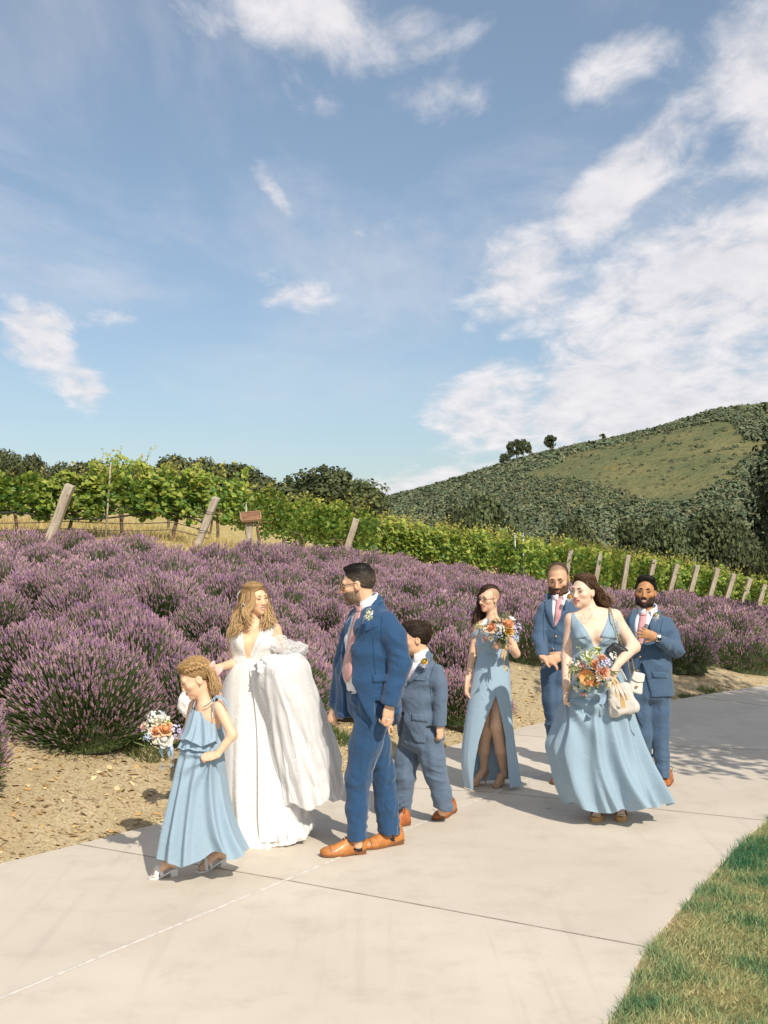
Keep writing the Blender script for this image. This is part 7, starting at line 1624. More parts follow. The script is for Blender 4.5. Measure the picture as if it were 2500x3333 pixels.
    for ox, tx in ((0, 718), (6, 706)):
        pts = spline([c, P(706 + ox * .5, 2205, .0), P(712 + ox * .3, 2238, .01), P(tx, 2285 - ox * 2, .02)], 10); V = np.concatenate([[p - [.012, .002, 0], p + [.012, -.002, .0]] for p in pts]); w.part('bow_tail', V, np.array([(2 * i, 2 * i + 2, 2 * i + 3, 2 * i + 1) for i in range(9)]), m=bwm, parent=bo)
    v1, t1, q1 = tube([H.w((-.083, -.004, -.03)), H.w((-.088, -.004, -.034))], .005, 8); w.part('earring', v1, q1, t1, silver_m)
    # dress: skirt, two tiers, straps
    pi = math.pi
    lev = [(596, 2415, 724, 2410, .10, 0), (587, 2440, 730, 2450, .125, 0), (572, 2520, 738, 2530, .15, 0), (552, 2620, 752, 2620, .175, 0), (535, 2710, 775, 2700, .195, 0), (521, 2784, 806, 2768, .205, 0)]
    V, Q = skirt(w, lev, 260, 80, 8, .040, 5, 1.0, extra=[(1.05, 1.5, .10, -.10, -.2), (1.55, 1.2, .09, -.25, -.2), (2.0, 1.3, .10, .1, .0), (2.4, 1.0, .12, .25, .1), (.6, 1.3, .12, -.1, -.2)], hem=[(1.95, .055, .25), (2.4, -.02, .3), (1.2, -.03, .2), (.5, -.0, .3), (2.75, .02, .2)], shift=.2, width=(.07, .15))
    # the skirt is gathered up towards her hand
    hp = P(683, 2468, -.19); d = V - hp; rr = np.hypot(d[:, 0], d[:, 2]); fr = (V[:, 1] < w.d - .02); pull = np.exp(-(rr / .09) ** 2) * fr; V = V + (hp - V) * (pull * .45)[:, None]
    an = np.arctan2(d[:, 0], -d[:, 2]); V[:, 1] += -.012 * np.cos(an * 11) * np.exp(-((rr - .10) / .11) ** 2) * fr * (d[:, 2] < .02)
    dr = w.part('dress', V, Q, m=chiffon)
    lev = [(610, 2362, 716, 2360, .085, 0), (592, 2400, 728, 2400, .125, 0), (580, 2432, 732, 2428, .150, -.005)]
    V, Q = skirt(w, lev, 220, 26, 18, .020, 8, .8, hem=[(1.2, .012, .2), (2.1, -.012, .25), (.6, .008, .2)], shift=.15, width=(.06, .13)); w.part('lower_tier', V, Q, m=chiffon, parent=dr)
    lev = [(624, 2302, 690, 2322, .062, -.004), (612, 2335, 716, 2345, .098, -.004), (600, 2375, 726, 2380, .132, -.004), (588, 2398, 730, 2412, .155, -.008)]
    V, Q = skirt(w, lev, 240, 36, 14, .026, 9, .7, extra=[(1.15, 1.3, .12, -.1, -.3), (1.75, 1.3, .10, .12, -.3)], hem=[(1.0, .015, .25), (1.75, -.015, .2), (2.3, .012, .2)], shift=.15, width=(.08, .16)); w.part('upper_tier', V, Q, m=chiffon, parent=dr)
    for pts in ([P(629, 2303, -.085), P(634, 2288, -.05), P(641, 2276, .06)], [P(664, 2301, -.10), P(684, 2287, -.13), P(699, 2270, -.12), P(706, 2272, -.04)], [P(697, 2340, -.13), P(694, 2312, -.135), P(699, 2272, -.13)]): v1, t1, q1 = tube(spline(pts, 9), .0034, 6); w.part('strap', v1, q1, t1, chiffon, parent=dr)
    pts = spline([P(703, 2266, -.12), P(722, 2272, -.14), P(738, 2286, -.15), P(745, 2300, -.155)], 8); V = np.concatenate([[p - [.003, 0, .007], p + [.003, 0, .008]] for p in pts]); w.part('strap_bow', V, np.array([(2 * i, 2 * i + 2, 2 * i + 3, 2 * i + 1) for i in range(7)]), m=crepe, parent=dr)
    wsm = mat('white_patent', (.75, .72, .68), .35); sandal(w, hA, tA, wsm, .010, .034, True, .033); sandal(w, hB, tB, wsm, .010, .034, True, .033)
    fl = [('rose', 'orange', 541, 2374, .032, -.07), ('rose', 'peach', 514, 2378, .033, -.06), ('rose', 'white', 536, 2404, .038, -.06), ('rose', 'blush', 475, 2366, .024, -.03), ('rose', 'white', 528, 2345, .032, -.03), ('cluster', 'white', 504, 2336, .034, -.02), ('cluster', 'cream', 497, 2364, .034, -.04), ('cluster', 'lilac', 570, 2376, .030, -.05), ('cluster', 'blue', 487, 2398, .024, -.05), ('cluster', 'cream', 517, 2412, .032, -.05), ('rose', 'cream', 512, 2350, .026, -.05), ('cluster', 'blue', 524, 2328, .020, .0), ('cluster', 'lime', 540, 2356, .02, -.06), ('cluster', 'lilac', 577, 2392, .022, -.04), ('cluster', 'white', 488, 2385, .024, -.05)]
    bouquet('small bouquet of peach and white roses with blue ribbons held by the girl', P(566, 2412, .03), (-1, -.1, .38), .10, fl, 6.68, 4, 16, [([(556, 2412, 0), (524, 2440, -.03), (530, 2470, -.03), (521, 2505, -.02)], .011, ribbon_b), ([(556, 2412, 0), (548, 2440, -.03), (556, 2480, -.02), (556, 2497, -.02)], .010, ribbon_b), ([(558, 2412, 0), (560, 2440, -.03), (566, 2475, -.03), (562, 2494, -.02)], .008, ribbon_b)], 6, .08)
    return w
# ---------------------------------------------------------------- bride
lace = bpy.data.materials.new('white_lace'); lace.use_nodes = True; T = NT(lace.node_tree)
p = T.n('ShaderNodeBsdfPrincipled', i_Roughness=.65); p.inputs['Sheen Weight'].default_value = .2; co = T.n('ShaderNodeTexCoord')
vo = T.n('ShaderNodeTexVoronoi', i_Scale=130.0, feature='SMOOTH_F1'); T.link(co.outputs['Object'], vo.inputs['Vector']); vo2 = T.n('ShaderNodeTexVoronoi', i_Scale=16.0); T.link(co.outputs['Object'], vo2.inputs['Vector'])
hgt = T.math('ADD', T.math('MULTIPLY', vo.outputs['Distance'], -1.0), T.math('MULTIPLY', T.ramp(vo2.outputs['Distance'], .5, .2), .5))
c = T.mix(T.ramp(vo.outputs['Distance'], .3, .62), (.86, .84, .80, 1), (.74, .70, .65, 1)); T.link(c, p.inputs['Base Color'])
bp = T.n('ShaderNodeBump', i_Strength=.55, i_Distance=.004); T.link(hgt, bp.inputs['Height']); T.link(bp.outputs[0], p.inputs['Normal']); T.link(p.outputs[0], T.n('ShaderNodeOutputMaterial').inputs[0])
def tulle_mat(name, alpha, colr=(.80, .79, .775)):
    m = bpy.data.materials.new(name); m.use_nodes = True; T = NT(m.node_tree); co = T.n('ShaderNodeTexCoord')
    d = T.n('ShaderNodeBsdfDiffuse'); d.inputs[0].default_value = (*colr, 1); tr = T.n('ShaderNodeBsdfTranslucent'); tr.inputs[0].default_value = (*colr, 1); mx = T.n('ShaderNodeMixShader', i_0=.22); T.link(d.outputs[0], mx.inputs[1]); T.link(tr.outputs[0], mx.inputs[2])
    vo = T.n('ShaderNodeTexVoronoi', i_Scale=34.0); T.link(co.outputs['Object'], vo.inputs['Vector']); nz = T.n('ShaderNodeTexNoise', i_Scale=9.0, i_Detail=3.0); T.link(co.outputs['Object'], nz.inputs['Vector'])
    dots = T.math('MULTIPLY', T.ramp(vo.outputs['Distance'], .22, .10), T.ramp(nz.outputs[0], .42, .58)); al = T.math('MAXIMUM', dots, alpha)
    b = T.n('ShaderNodeBump', i_Strength=.2, i_Distance=.003); T.link(dots, b.inputs['Height']); T.link(b.outputs[0], d.inputs['Normal'])
    t = T.n('ShaderNodeBsdfTransparent'); m2 = T.n('ShaderNodeMixShader'); T.link(al, m2.inputs[0]); T.link(t.outputs[0], m2.inputs[1]); T.link(mx.outputs[0], m2.inputs[2]); T.link(m2.outputs[0], T.n('ShaderNodeOutputMaterial').inputs[0]); return m
tulle = tulle_mat('white_tulle', .97, (.90, .89, .875)); tulle_thin = tulle_mat('sheer_tulle', .45, (.90, .89, .875))
def bride():
    w = Person(7.55, 'smiling bride in white lace gown with tulle train bundled over her arm', (850, 2730)); P = w.P
    f = unit((-.12, -1, 0)); r = np.cross(f, [0, 0, 1.0])
    H = Head(P(831, 1950), (.78, -.80, .04), H=.212, female=True, roll=-.10)
    nb = P(818, 2030); sA, sB = P(766, 2060, .0), P(894, 2050, .0)
    eA, wA = P(764, 2158, .05), P(716, 2172, -.22); eB, wB = P(930, 2150, .0), P(895, 2185, -.06)
    F = Field(*bounds([P(660, 1880, -.5), P(980, 2760, .3)], .02), .008, [(0, *sorted((P(752, 0)[0], P(905, 0)[0])), .0042), (2, P(0, 2160)[2], P(0, 1890)[2], .0042), (1, 7.36, 7.66, .0045)])
    H.build(F, P(820, 2036), .047, .9, .92, .92)
    torso(F, [(P(826, 2052), .155, .062), (P(826, 2085), .150, .085), (P(822, 2120), .130, .082), (P(816, 2150), .115, .075), (P(818, 2210), .15, .095), (P(818, 2260), .16, .1)], r, .03)
    for x in (795, 848): F.ell(P(x, 2098, -.062), (.052, .042, .052), None, .03)
    F.chain([sA, eA, wA], [.040, .033, .024], .02); F.chain([sB, eB, wB], [.040, .034, .024], .02); F.cone(P(800, 2030), sA, .03, .036, .03); F.cone(P(840, 2030), sB, .03, .036, .03)
    hand(F, P(712, 2173, -.23), (-1, -.1, .15), (0, .3, -1), 1, .9, (.3, .3, .35, .4), .1, .3); hand(F, P(893, 2186, -.07), (-.7, -.0, -.3), (0, 1, 0), 1, .9, (.7, .7, .7, .7), 0, .4)
    F.chain([P(800, 2260), P(790, 2480), P(785, 2690)], [.08, .055, .035], .03); F.chain([P(840, 2260), P(850, 2480), P(850, 2690)], [.08, .055, .035], .03)
    _, BV, BQ = finish_body(w, F, H, (.80, .51, .315), skin_mat('skin_bride'), lip=(.60, .24, .21), blush=.35); H.face_parts(w, brow=(.20, .115, .055), brow_r=.0028, squint=.25, iris=(.08, .06, .045))
    hc = (.40, .25, .115)
    V, Q, C = hair_shell(H, .007, [((0, .088, .066), (0, .62, -.78), .025), ((0, -.02, -.05), (0, .3, -1), .012), ((0, .055, .0), (0, .90, -.42), .02)], ells=[((0, -.005, .098), (.070, .085, .026), .02)], seed=15, col=hc, strand=.0005, wl=.0075, flow=(0, 1, -.8), var=.28); full_hair(w, H, (V, Q, C), 1800, .06, .0013, 15, flow_part, hc, .38)
    def Hp(x, y, z): return H.w((x, y, z))
    gd = [[Hp(.07, .02, .06), Hp(.086, .03, -.02), P(786, 1995, -.05), P(778, 2040, -.09), P(752, 2075, -.08)], [Hp(.074, .0, .05), Hp(.095, -.01, -.03), P(775, 2000, -.03), P(762, 2045, -.06), P(744, 2085, -.06)], [Hp(.07, -.04, .05), Hp(.09, -.05, -.03), P(770, 1995, .03), P(758, 2050, .03), P(742, 2095, .0)], [Hp(.06, .055, .055), Hp(.078, .062, -.02), P(800, 1990, -.10), P(806, 2015, -.115), P(820, 2030, -.10)],
          [Hp(-.07, -.005, .06), Hp(-.088, -.01, -.03), P(874, 1992, .0), P(880, 2025, -.05), P(892, 2045, -.085)], [Hp(-.072, .01, .055), Hp(-.086, .004, -.03), P(868, 2000, -.03), P(868, 2028, -.075), P(858, 2046, -.095)], [Hp(-.075, -.02, .05), Hp(-.09, -.02, -.03), P(868, 1998, -.02), P(880, 2020, -.05), P(892, 2035, -.06)], [Hp(.02, -.11, .05), Hp(.04, -.12, -.03), P(790, 2000, .12), P(775, 2060, .12), P(765, 2100, .1)], [Hp(-.03, -.11, .05), Hp(-.03, -.12, -.03), P(830, 2000, .12), P(830, 2050, .12), P(825, 2080, .11)]]
    m = locks(gd, 900, .0030, 5, .015, hc, .28, .005, 16, .14, tipcol=(.58, .40, .20)); w.part('hair_lengths', np.concatenate(m.V), np.concatenate(m.Q), np.concatenate(m.T), hair_m, np.concatenate(m.C))
    PV, PQ = petal(.075, .018, .3, .3, 5, 4); cpos = P(770, 1932, .02); w.part('hair_clip', (PV @ np.array([[0, -.4, .1], [.2, 0, 1.0], [1, .2, 0]])) + cpos - [0, 0, .03], PQ, m=mat('pearl', (.82, .8, .76), .3))
    v1, t1, q1 = tube([P(791, 1972, -.1) + [.010 * math.cos(a), 0, .016 * math.sin(a)] for a in np.linspace(0, 6.283, 13)], .0022, 5, False); w.part('earring', v1, q1, m=silver_m)
    # gown: bodice from the body shape, deep V; fitted skirt; tulle overskirt and bundled train
    B_ = Field(*bounds([P(735, 2015, -.2), P(915, 2190, .2)], .02), .005); torso(B_, [(P(826, 2048), .150, .064), (P(826, 2070), .154, .084), (P(825, 2088), .156, .094), (P(822, 2120), .138, .092), (P(816, 2150), .122, .084), (P(818, 2195), .145, .1)], r, .03)
    for x in (795, 848): B_.ell(P(x, 2096, -.066), (.058, .047, .056), None, .03)
    O = P(809, 2149)
    B_.func(lambda X, Y, Z: np.maximum(np.abs(X - O[0] - (Z - O[2]) * .126) - np.clip((Z - O[2]) * .27, .0, .2) - .005 + np.where(Z < O[2], .05, 0), Y - 7.53 + 0 * X + 0 * Z), .004)
    B_.func(lambda X, Y, Z: P(0, 2043)[2] - .70 * np.maximum(0, np.abs(X - P(823, 0)[0]) - .058) - Z + 0 * Y, .005); B_.plane(P(818, 2190), (0, 0, -1))
    V, Q = B_.mesh(); V = relax(V, Q, 1); gw = w.part('gown_bodice', V, Q, m=lace); bb = to_bvh(V, Q)
    g = np.random.default_rng(3); m = MB()
    for i in range(170):
        s = g.random(); side_ = g.choice([-1, 1]); py = 2068 + s * 80; px = 809 + side_ * (4 + (1 - s) * 26) + (1 - s) * 17 + side_ * abs(g.normal(0, 4)); h, n = sight(bb, px, py)
        if h is not None and h[1] < 7.55: m.add(octV * .0032 + h + n * .002, T=octF)
    w.part('pearl_trim', np.concatenate(m.V), None, np.concatenate(m.T), MATS['pearl'], parent=gw)
    yb = to_bvh(BV, BQ)
    for A_, B2 in (([(856, 2062), (872, 2046), (884, 2026)], [(886, 2070), (893, 2048), (896, 2030)]), ([(790, 2062), (780, 2050), (774, 2040)], [(764, 2072), (762, 2055), (764, 2042)])): v, q = patch(yb, A_, B2, .006, .004, 8, 4); w.part('strap', v, q, m=lace, parent=gw)
    lev = [(776, 2140, 858, 2140, .085, 0), (758, 2180, 885, 2180, .115, 0), (745, 2250, 900, 2250, .125, 0), (738, 2400, 905, 2400, .14, 0), (735, 2560, 915, 2560, .165, 0), (745, 2680, 930, 2680, .20, 0), (752, 2752, 930, 2730, .24, -.02)]
    V, Q = skirt(w, lev, 200, 70, 16, .028, 21, 1.6, hem=[(1.4, -.01, .4)], shift=.15); w.part('gown_skirt', V, Q, m=lace, parent=gw)
    lev = [(774, 2146, 862, 2146, .09, .0), (742, 2190, 905, 2180, .14, 0.0), (722, 2260, 950, 2240, .18, .03), (712, 2380, 985, 2360, .21, .05), (706, 2520, 1000, 2500, .25, .06), (705, 2640, 1005, 2620, .28, .06), (712, 2720, 1010, 2705, .30, .06)]
    V, Q = skirt(w, lev, 220, 60, 22, .03, 22, 1.0, open_=(1.55, 6.283 + .95), shift=.1); w.part('overskirt', V, Q, m=tulle, parent=gw)
    # train gathered over the left arm: layered falls of tulle
    base = [(868, 2140, 968, 2122, .05, -.14), (846, 2172, 994, 2148, .12, -.15), (850, 2240, 1015, 2220, .15, -.12), (868, 2330, 1040, 2310, .165, -.08), (885, 2430, 1066, 2415, .18, -.05), (905, 2530, 1090, 2520, .19, -.03), (925, 2612, 1098, 2600, .20, -.02)]
    for k, (sx_, sd_, am, m_) in enumerate([(0, 23, .022, tulle), (-9, 24, .022, tulle), (7, 25, .024, tulle_thin)]):
        lev = [(a + sx_ * .6 - 2 * k, b - 3 * k, c + sx_ * .4 + 3 * k, d - 3 * k, e + .012 * k, q) for a, b, c, d, e, q in base]
        V, Q = skirt(w, lev, 300, 90, 15, am * 1.4, sd_, .35, shift=.6, width=(.06, .18), hem=[(1.0, .03, .2), (1.6, -.02, .2), (2.3, .03, .25), (.4, -.03, .2)]); N = vnormals(V, Q)
        cr = SNoise(71 + k, 12, 12, 50)(V * [1, 1, .7]); V = V + N * (.006 * (1 - 1.4 * np.minimum(np.abs(cr), 1.2)))[:, None]; w.part('train', V, Q, m=m_, parent=gw)
    # crumpled tulle at the arm, sheer loops, hem pool
    def puff(c, rad, seed, m_, amp=.35, n=64, name='tulle_puff', fr=(16, 60)):
        u_, v_ = np.meshgrid(np.linspace(0, 6.283, n + 1)[:-1], np.linspace(.01, 3.13, n // 2)); d = np.stack([np.sin(v_) * np.cos(u_), np.sin(v_) * np.sin(u_), np.cos(v_)], -1).reshape(-1, 3); q = d * _v(rad) / np.max(rad) * .35 + seed
        n1_ = SNoise(seed, 12, fr[0] * .5, fr[0])(q); n2_ = SNoise(seed + 50, 14, fr[0], fr[1])(q); nz_ = .6 * (1 - 1.3 * np.minimum(np.abs(n1_), 1.3)) + .45 * (1 - 1.5 * np.minimum(np.abs(n2_), 1.2))
        V = c + d * _v(rad) * (1 + amp * nz_)[:, None]; k = n // 2; w.part(name, V, np.array([(i * n + j, i * n + (j + 1) % n, (i + 1) * n + (j + 1) % n, (i + 1) * n + j) for i in range(k - 1) for j in range(n)]), m=m_, parent=gw)
    puff(P(866, 2176, -.20), (.07, .065, .045), 1, tulle, .45); puff(P(905, 2158, -.17), (.095, .085, .05), 2, tulle, .4); puff(P(950, 2140, -.12), (.07, .085, .042), 3, tulle_thin, .4); puff(P(935, 2110, -.03), (.09, .07, .045), 4, tulle_thin, .4); puff(P(972, 2112, -.06), (.05, .05, .04), 5, tulle_thin, .5); puff(P(882, 2215, -.21), (.05, .045, .06), 6, tulle, .45); puff(P(905, 2095, -.02), (.06, .06, .05), 12, tulle_thin, .35)
    # hem lying on the concrete
    for k, (lv, am, m_) in enumerate([([(868, 2600, 985, 2590, .12, .0), (862, 2650, 1000, 2645, .16, .0), (852, 2700, 1012, 2690, .20, .0), (846, 2738, 1006, 2716, .215, .0)], .030, tulle), ([(905, 2610, 1005, 2600, .10, .05), (912, 2660, 1012, 2650, .14, .05), (918, 2712, 1010, 2702, .17, .05)], .03, tulle)]):
        V, Q = skirt(w, lv, 200, 40, 20, am, 90 + k, .5, shift=.3, width=(.05, .12)); N = vnormals(V, Q); cr = SNoise(81 + k, 12, 14, 50)(V); V = V + N * (.010 * (1 - 1.4 * np.minimum(np.abs(cr), 1.2)))[:, None]; w.part('gown_hem', V, Q, m=m_, parent=gw)
    puff(P(606, 2290, -.0), (.050, .045, .085), 10, lace, .22, 48, 'lace_sleeve'); puff(P(622, 2255, .02), (.04, .04, .05), 11, lace, .2, 40, 'lace_sleeve')
    sandal(w, gp(795, 2662) + [0, 0, 0], gp(778, 2692), mat('nude_leather', (.6, .36, .22), .45), .01, .06, True, .034)
    return w
# ---------------------------------------------------------------- bridesmaid with glasses
def glasses_woman():
    w = Person(9.2, 'woman with half-shaved hair and glasses in off-shoulder blue dress with leg slit', (1590, 2560)); P = w.P
    f = unit((-.42, -.9, 0)); r = np.cross(f, [0, 0, 1.0])
    H = Head(P(1592, 1949), (-.80, -.62, -.04), H=.205, female=True)
    nb = P(1602, 2012); sA, sB = P(1556, 2040, .06), P(1648, 2030, -.05); eA, wA = P(1537, 2142, .03), P(1521, 2215, -.03); eB, wB = P(1680, 2128, -.12), P(1655, 2104, -.26)
    F = Field(*bounds([P(1490, 1895, -.4), P(1720, 2575, .25)], .02), .008, [(0, *sorted((P(1545, 0)[0], P(1660, 0)[0])), .0042), (2, P(0, 2030)[2], P(0, 1905)[2], .0042), (1, 8.9, 9.32, .005), (2, P(0, 2125)[2], P(0, 2080)[2], .0045), (2, P(0, 2265)[2], P(0, 2205)[2], .005)])
    H.build(F, P(1603, 2016), .045, .8, .96, 1.04)
    torso(F, [(P(1604, 2038), .150, .060), (P(1604, 2070), .140, .085), (P(1603, 2128), .108, .075), (P(1604, 2190), .11, .07), (P(1604, 2225), .11, .07)], r, .03)
    F.chain([sA, eA, wA], [.038, .031, .023], .02); F.chain([sB, eB, wB], [.038, .031, .023], .02); F.cone(nb - [.03, 0, .02], sA, .028, .034, .03); F.cone(nb + [.03, 0, -.02], sB, .028, .034, .03)
    hand(F, P(1520, 2218, -.035), (-.05, -.05, -1), (.5, -.2, 0), -1, .92, (.35, .35, .4, .45), .1, .2); hand(F, P(1652, 2103, -.265), (-1, -.1, .15), (0, 1, 0), 1, .92, (.75, .8, .85, .9), 0, .5)
    F.chain([P(1622, 2225, .02), P(1616, 2362, -.055), P(1632, 2440, .0), P(1640, 2518, .10)], [.062, .052, .048, .027], .03); F.chain([P(1590, 2225, .05), P(1584, 2370, .03), P(1575, 2440, .07), P(1575, 2500, .12)], [.062, .05, .046, .027], .03)
    tA, hA, tB, hB = gp(1528, 2562), gp(1584, 2550), gp(1609, 2567), gp(1643, 2548)
    F.chain([P(1640, 2518, .10), tB * .45 + hB * .55 + [0, 0, .07], tB * .8 + hB * .2 + [0, 0, .025]], [.028, .026, .018], .02); F.chain([P(1575, 2502, .12), tA * .45 + hA * .55 + [0, 0, .07], tA * .8 + hA * .2 + [0, 0, .025]], [.028, .026, .018], .02)
    finish_body(w, F, H, (.76, .48, .32), skin_mat('skin_glasses'), lip=(.58, .13, .10), blush=.25, scalp=((.26, .17, .10), .55)); H.face_parts(w, brow=(.08, .05, .03), squint=.3)
    hc = (.055, .030, .017)
    V, Q, C = hair_shell(H, .007, [((0, .082, .066), (0, .68, -.73), .01), ((0, -.02, -.06), (0, .3, -1), .012), ((-.03, 0, .055), (-1, .25, -.35), .012)], ells=[((.02, -.02, .1), (.06, .085, .03), .02)], seed=16, col=hc, strand=.0005, wl=.0075, flow=(1, 0, -.4)); full_hair(w, H, (V, Q, C), 1500, .06, .0013, 16, lambda L: (1, -.25, -.5 if L[0] > .03 else .1), hc, .45)
    gd = [[H.w((.05, .06, .08)), H.w((.095, .04, .01)), P(1560, 1975, .06), P(1552, 2010, .04), P(1548, 2050, .02)], [H.w((.06, .0, .09)), H.w((.10, .0, .0)), P(1556, 1980, .1), P(1545, 2015, .08), P(1538, 2052, .06)], [H.w((.05, -.06, .08)), H.w((.09, -.05, -.01)), P(1568, 1985, .12), P(1560, 2020, .1), P(1556, 2055, .07)], [H.w((.0, -.10, .06)), H.w((.05, -.11, -.02)), P(1580, 1985, .14), P(1570, 2020, .14), P(1566, 2050, .12)]]
    m = locks(gd, 420, .0030, 6, .012, hc, .3, .008, 15, .07, tipcol=(.09, .05, .028)); w.part('hair_lengths', np.concatenate(m.V), np.concatenate(m.Q), np.concatenate(m.T), hair_m, np.concatenate(m.C))
    gm2 = mat('dark_frame', (.03, .022, .02), .35); v1, t1, q1 = tube([H.w((-.014, .106, .002)), H.w((0, .112, .005)), H.w((.014, .106, .002))], .0018, 5); go = w.part('eyeglasses', v1, q1, t1, gm2)
    for x in (-1, 1):
        ring = [H.w((x * .034 + .0215 * np.sign(math.cos(a)) * abs(math.cos(a)) ** .6, .104 - .010 * max(0, math.cos(a) * x), -.002 + .0135 * np.sign(math.sin(a)) * abs(math.sin(a)) ** .6)) for a in np.linspace(0, 6.283, 21)]; v1, t1, q1 = tube(ring, .0019, 5, False); w.part('rim', v1, q1, m=gm2, parent=go)
        v1, t1, q1 = tube([H.w((x * .057, .092, .002)), H.w((x * .077, .03, .006)), H.w((x * .079, -.012, .006))], .0019, 5); w.part('temple_arm', v1, q1, t1, gm2, parent=go)
    v1, t1, q1 = tube([H.w((-.079, -.004, -.036)), H.w((-.081, -.002, -.060)), H.w((-.082, .0, -.085))], [.0018, .003, .0012], 5); w.part('earring', v1, q1, t1, mat('dark_silver', (.3, .27, .24), .4, metal=.8))
    D_ = Field(*bounds([P(1540, 2020, -.3), P(1675, 2290, .3)], .02), .006); torso(D_, [(P(1604, 2072), .148, .092), (P(1603, 2100), .138, .098), (P(1603, 2128), .125, .09), (P(1604, 2190), .155, .108), (P(1603, 2240), .165, .112)], r, .03)
    for x in (1585, 1622): D_.ell(P(x, 2082, -.066), (.05, .042, .05), None, .03)
    D_.plane(P(1600, 2056), (0, 0, 1)); D_.plane(P(1600, 2142), (0, 0, -1)); V, Q = D_.mesh(); N = vnormals(V, Q); V = folds(V, N, P(1600, 2092, -.1), (0, 0, 1), .006, .045, .1, 91, (0, -1, 0)); dr = w.part('dress', V, Q, m=crepe); bb = to_bvh(V, Q)
    v, q = patch(bb, [(1558, 2127), (1604, 2130), (1652, 2128)], [(1558, 2131), (1604, 2134), (1652, 2132)], .002, .002, 12, 3); w.part('waist_seam', v, q, m=crepe, parent=dr)
    # draped neckline and off-shoulder bands
    def band(pts, wd, name, amp=.35):
        P_ = spline(np.array(pts), 18); V = []
        for i, p_ in enumerate(P_):
            for k in range(5): V.append(p_ + [0, -.012 * math.sin(k / 4 * math.pi), (k / 4 - .5) * wd * (1 + amp * math.sin(i * .9) * .3)])
        w.part(name, np.array(V), np.array([(i * 5 + k, i * 5 + k + 1, (i + 1) * 5 + k + 1, (i + 1) * 5 + k) for i in range(17) for k in range(4)]), m=crepe, parent=dr)
    band([P(1556, 2052, .03), P(1565, 2058, -.05), P(1590, 2072, -.14), P(1620, 2072, -.16), P(1645, 2062, -.14), P(1652, 2054, -.08)], .055, 'neckline_drape')
    band([P(1556, 2054, .10), P(1543, 2058, .08), P(1537, 2068, .04), P(1545, 2066, -.0), P(1557, 2052, -.02)], .045, 'shoulder_band'); band([P(1652, 2058, -.10), P(1668, 2072, -.11), P(1686, 2080, -.10), P(1688, 2078, -.04), P(1672, 2066, .02)], .045, 'shoulder_band')
    lev = [(1556, 2128, 1652, 2128, .095, 0), (1546, 2165, 1658, 2165, .115, 0), (1533, 2230, 1662, 2230, .125, 0), (1520, 2310, 1666, 2310, .14, 0), (1508, 2400, 1674, 2400, .16, .0), (1503, 2480, 1684, 2480, .18, .0), (1514, 2560, 1692, 2550, .19, .0)]
    V, Q = skirt(w, lev, 400, 150, 9, .022, 31, 1.6, extra=[(2.55, 1.6, .10, .05, .3), (2.75, 1.3, .08, .1, .3)], shift=.12, width=(.10, .25)); c = V[Q].mean(1); qx, qy = proj(c); sl = np.array([(1614, 2262), (1600, 2300), (1578, 2350), (1560, 2410), (1548, 2470), (1541, 2520), (1540, 2590), (1662, 2590), (1655, 2520), (1650, 2460), (1645, 2400), (1634, 2340), (1620, 2285)], float)
    kill = inpoly2(qx, qy, sl) & (c[:, 1] < w.d - .02); w.part('skirt', V, Q[~kill], m=crepe, parent=dr)
    nude = mat('nude_patent', (.62, .37, .22), .35); pump(w, hA, tA, nude); pump(w, hB, tB, nude)
    v1, t1, q1 = tube([P(1661, 2108, -.25) + _v((.004 * math.cos(a), .024 * math.cos(a), .025 * math.sin(a))) for a in np.linspace(0, 6.283, 13)], .0034, 5, False); w.part('bracelet', v1, q1, m=MATS['pearl'])
    fl = [('open', 'white', 1588, 2030, .032, -.34), ('dahlia', 'coral', 1612, 2026, .030, -.33), ('rose', 'peach', 1602, 2044, .030, -.37), ('rose', 'peach', 1653, 2035, .036, -.35), ('rose', 'blush', 1636, 2030, .026, -.34), ('dahlia', 'yellow', 1655, 2055, .036, -.36), ('cluster', 'lilac', 1676, 2055, .030, -.34), ('cluster', 'lilac', 1686, 2042, .026, -.32), ('open', 'white', 1664, 2020, .026, -.3), ('cluster', 'blue', 1624, 2066, .026, -.36), ('cluster', 'cream', 1578, 2050, .028, -.34), ('open', 'blush', 1583, 2078, .024, -.33), ('rose', 'cream', 1599, 2074, .022, -.35), ('cluster', 'white', 1632, 2048, .026, -.38), ('cluster', 'lime', 1642, 2072, .026, -.35), ('cluster', 'lime', 1560, 2038, .024, -.3), ('rose', 'white', 1622, 2040, .022, -.37), ('cluster', 'lilac', 1670, 2075, .024, -.33)]
    bouquet('mixed orange and white bouquet held upright by the woman with glasses', P(1638, 2103, -.31), (-.02, -.12, 1), .13, fl, 9.2, 5, 30, [([(1630, 2112, -.33), (1622, 2140, -.34), (1610, 2172, -.34)], .016, ribbon_b), ([(1640, 2112, -.33), (1636, 2145, -.34), (1650, 2185, -.34)], .012, ribbon_g), ([(1645, 2120, -.33), (1642, 2150, -.34), (1640, 2175, -.34)], .008, ribbon_g)], 9, .11, 1.25)
    return w
def inpoly2(x, y, P):
    ins = np.zeros(len(x), bool); j = len(P) - 1
    for i in range(len(P)):
        c = ((P[i, 1] > y) != (P[j, 1] > y)) & (x < (P[j, 0] - P[i, 0]) * (y - P[i, 1]) / (P[j, 1] - P[i, 1] + 1e-9) + P[i, 0]); ins ^= c; j = i
    return ins
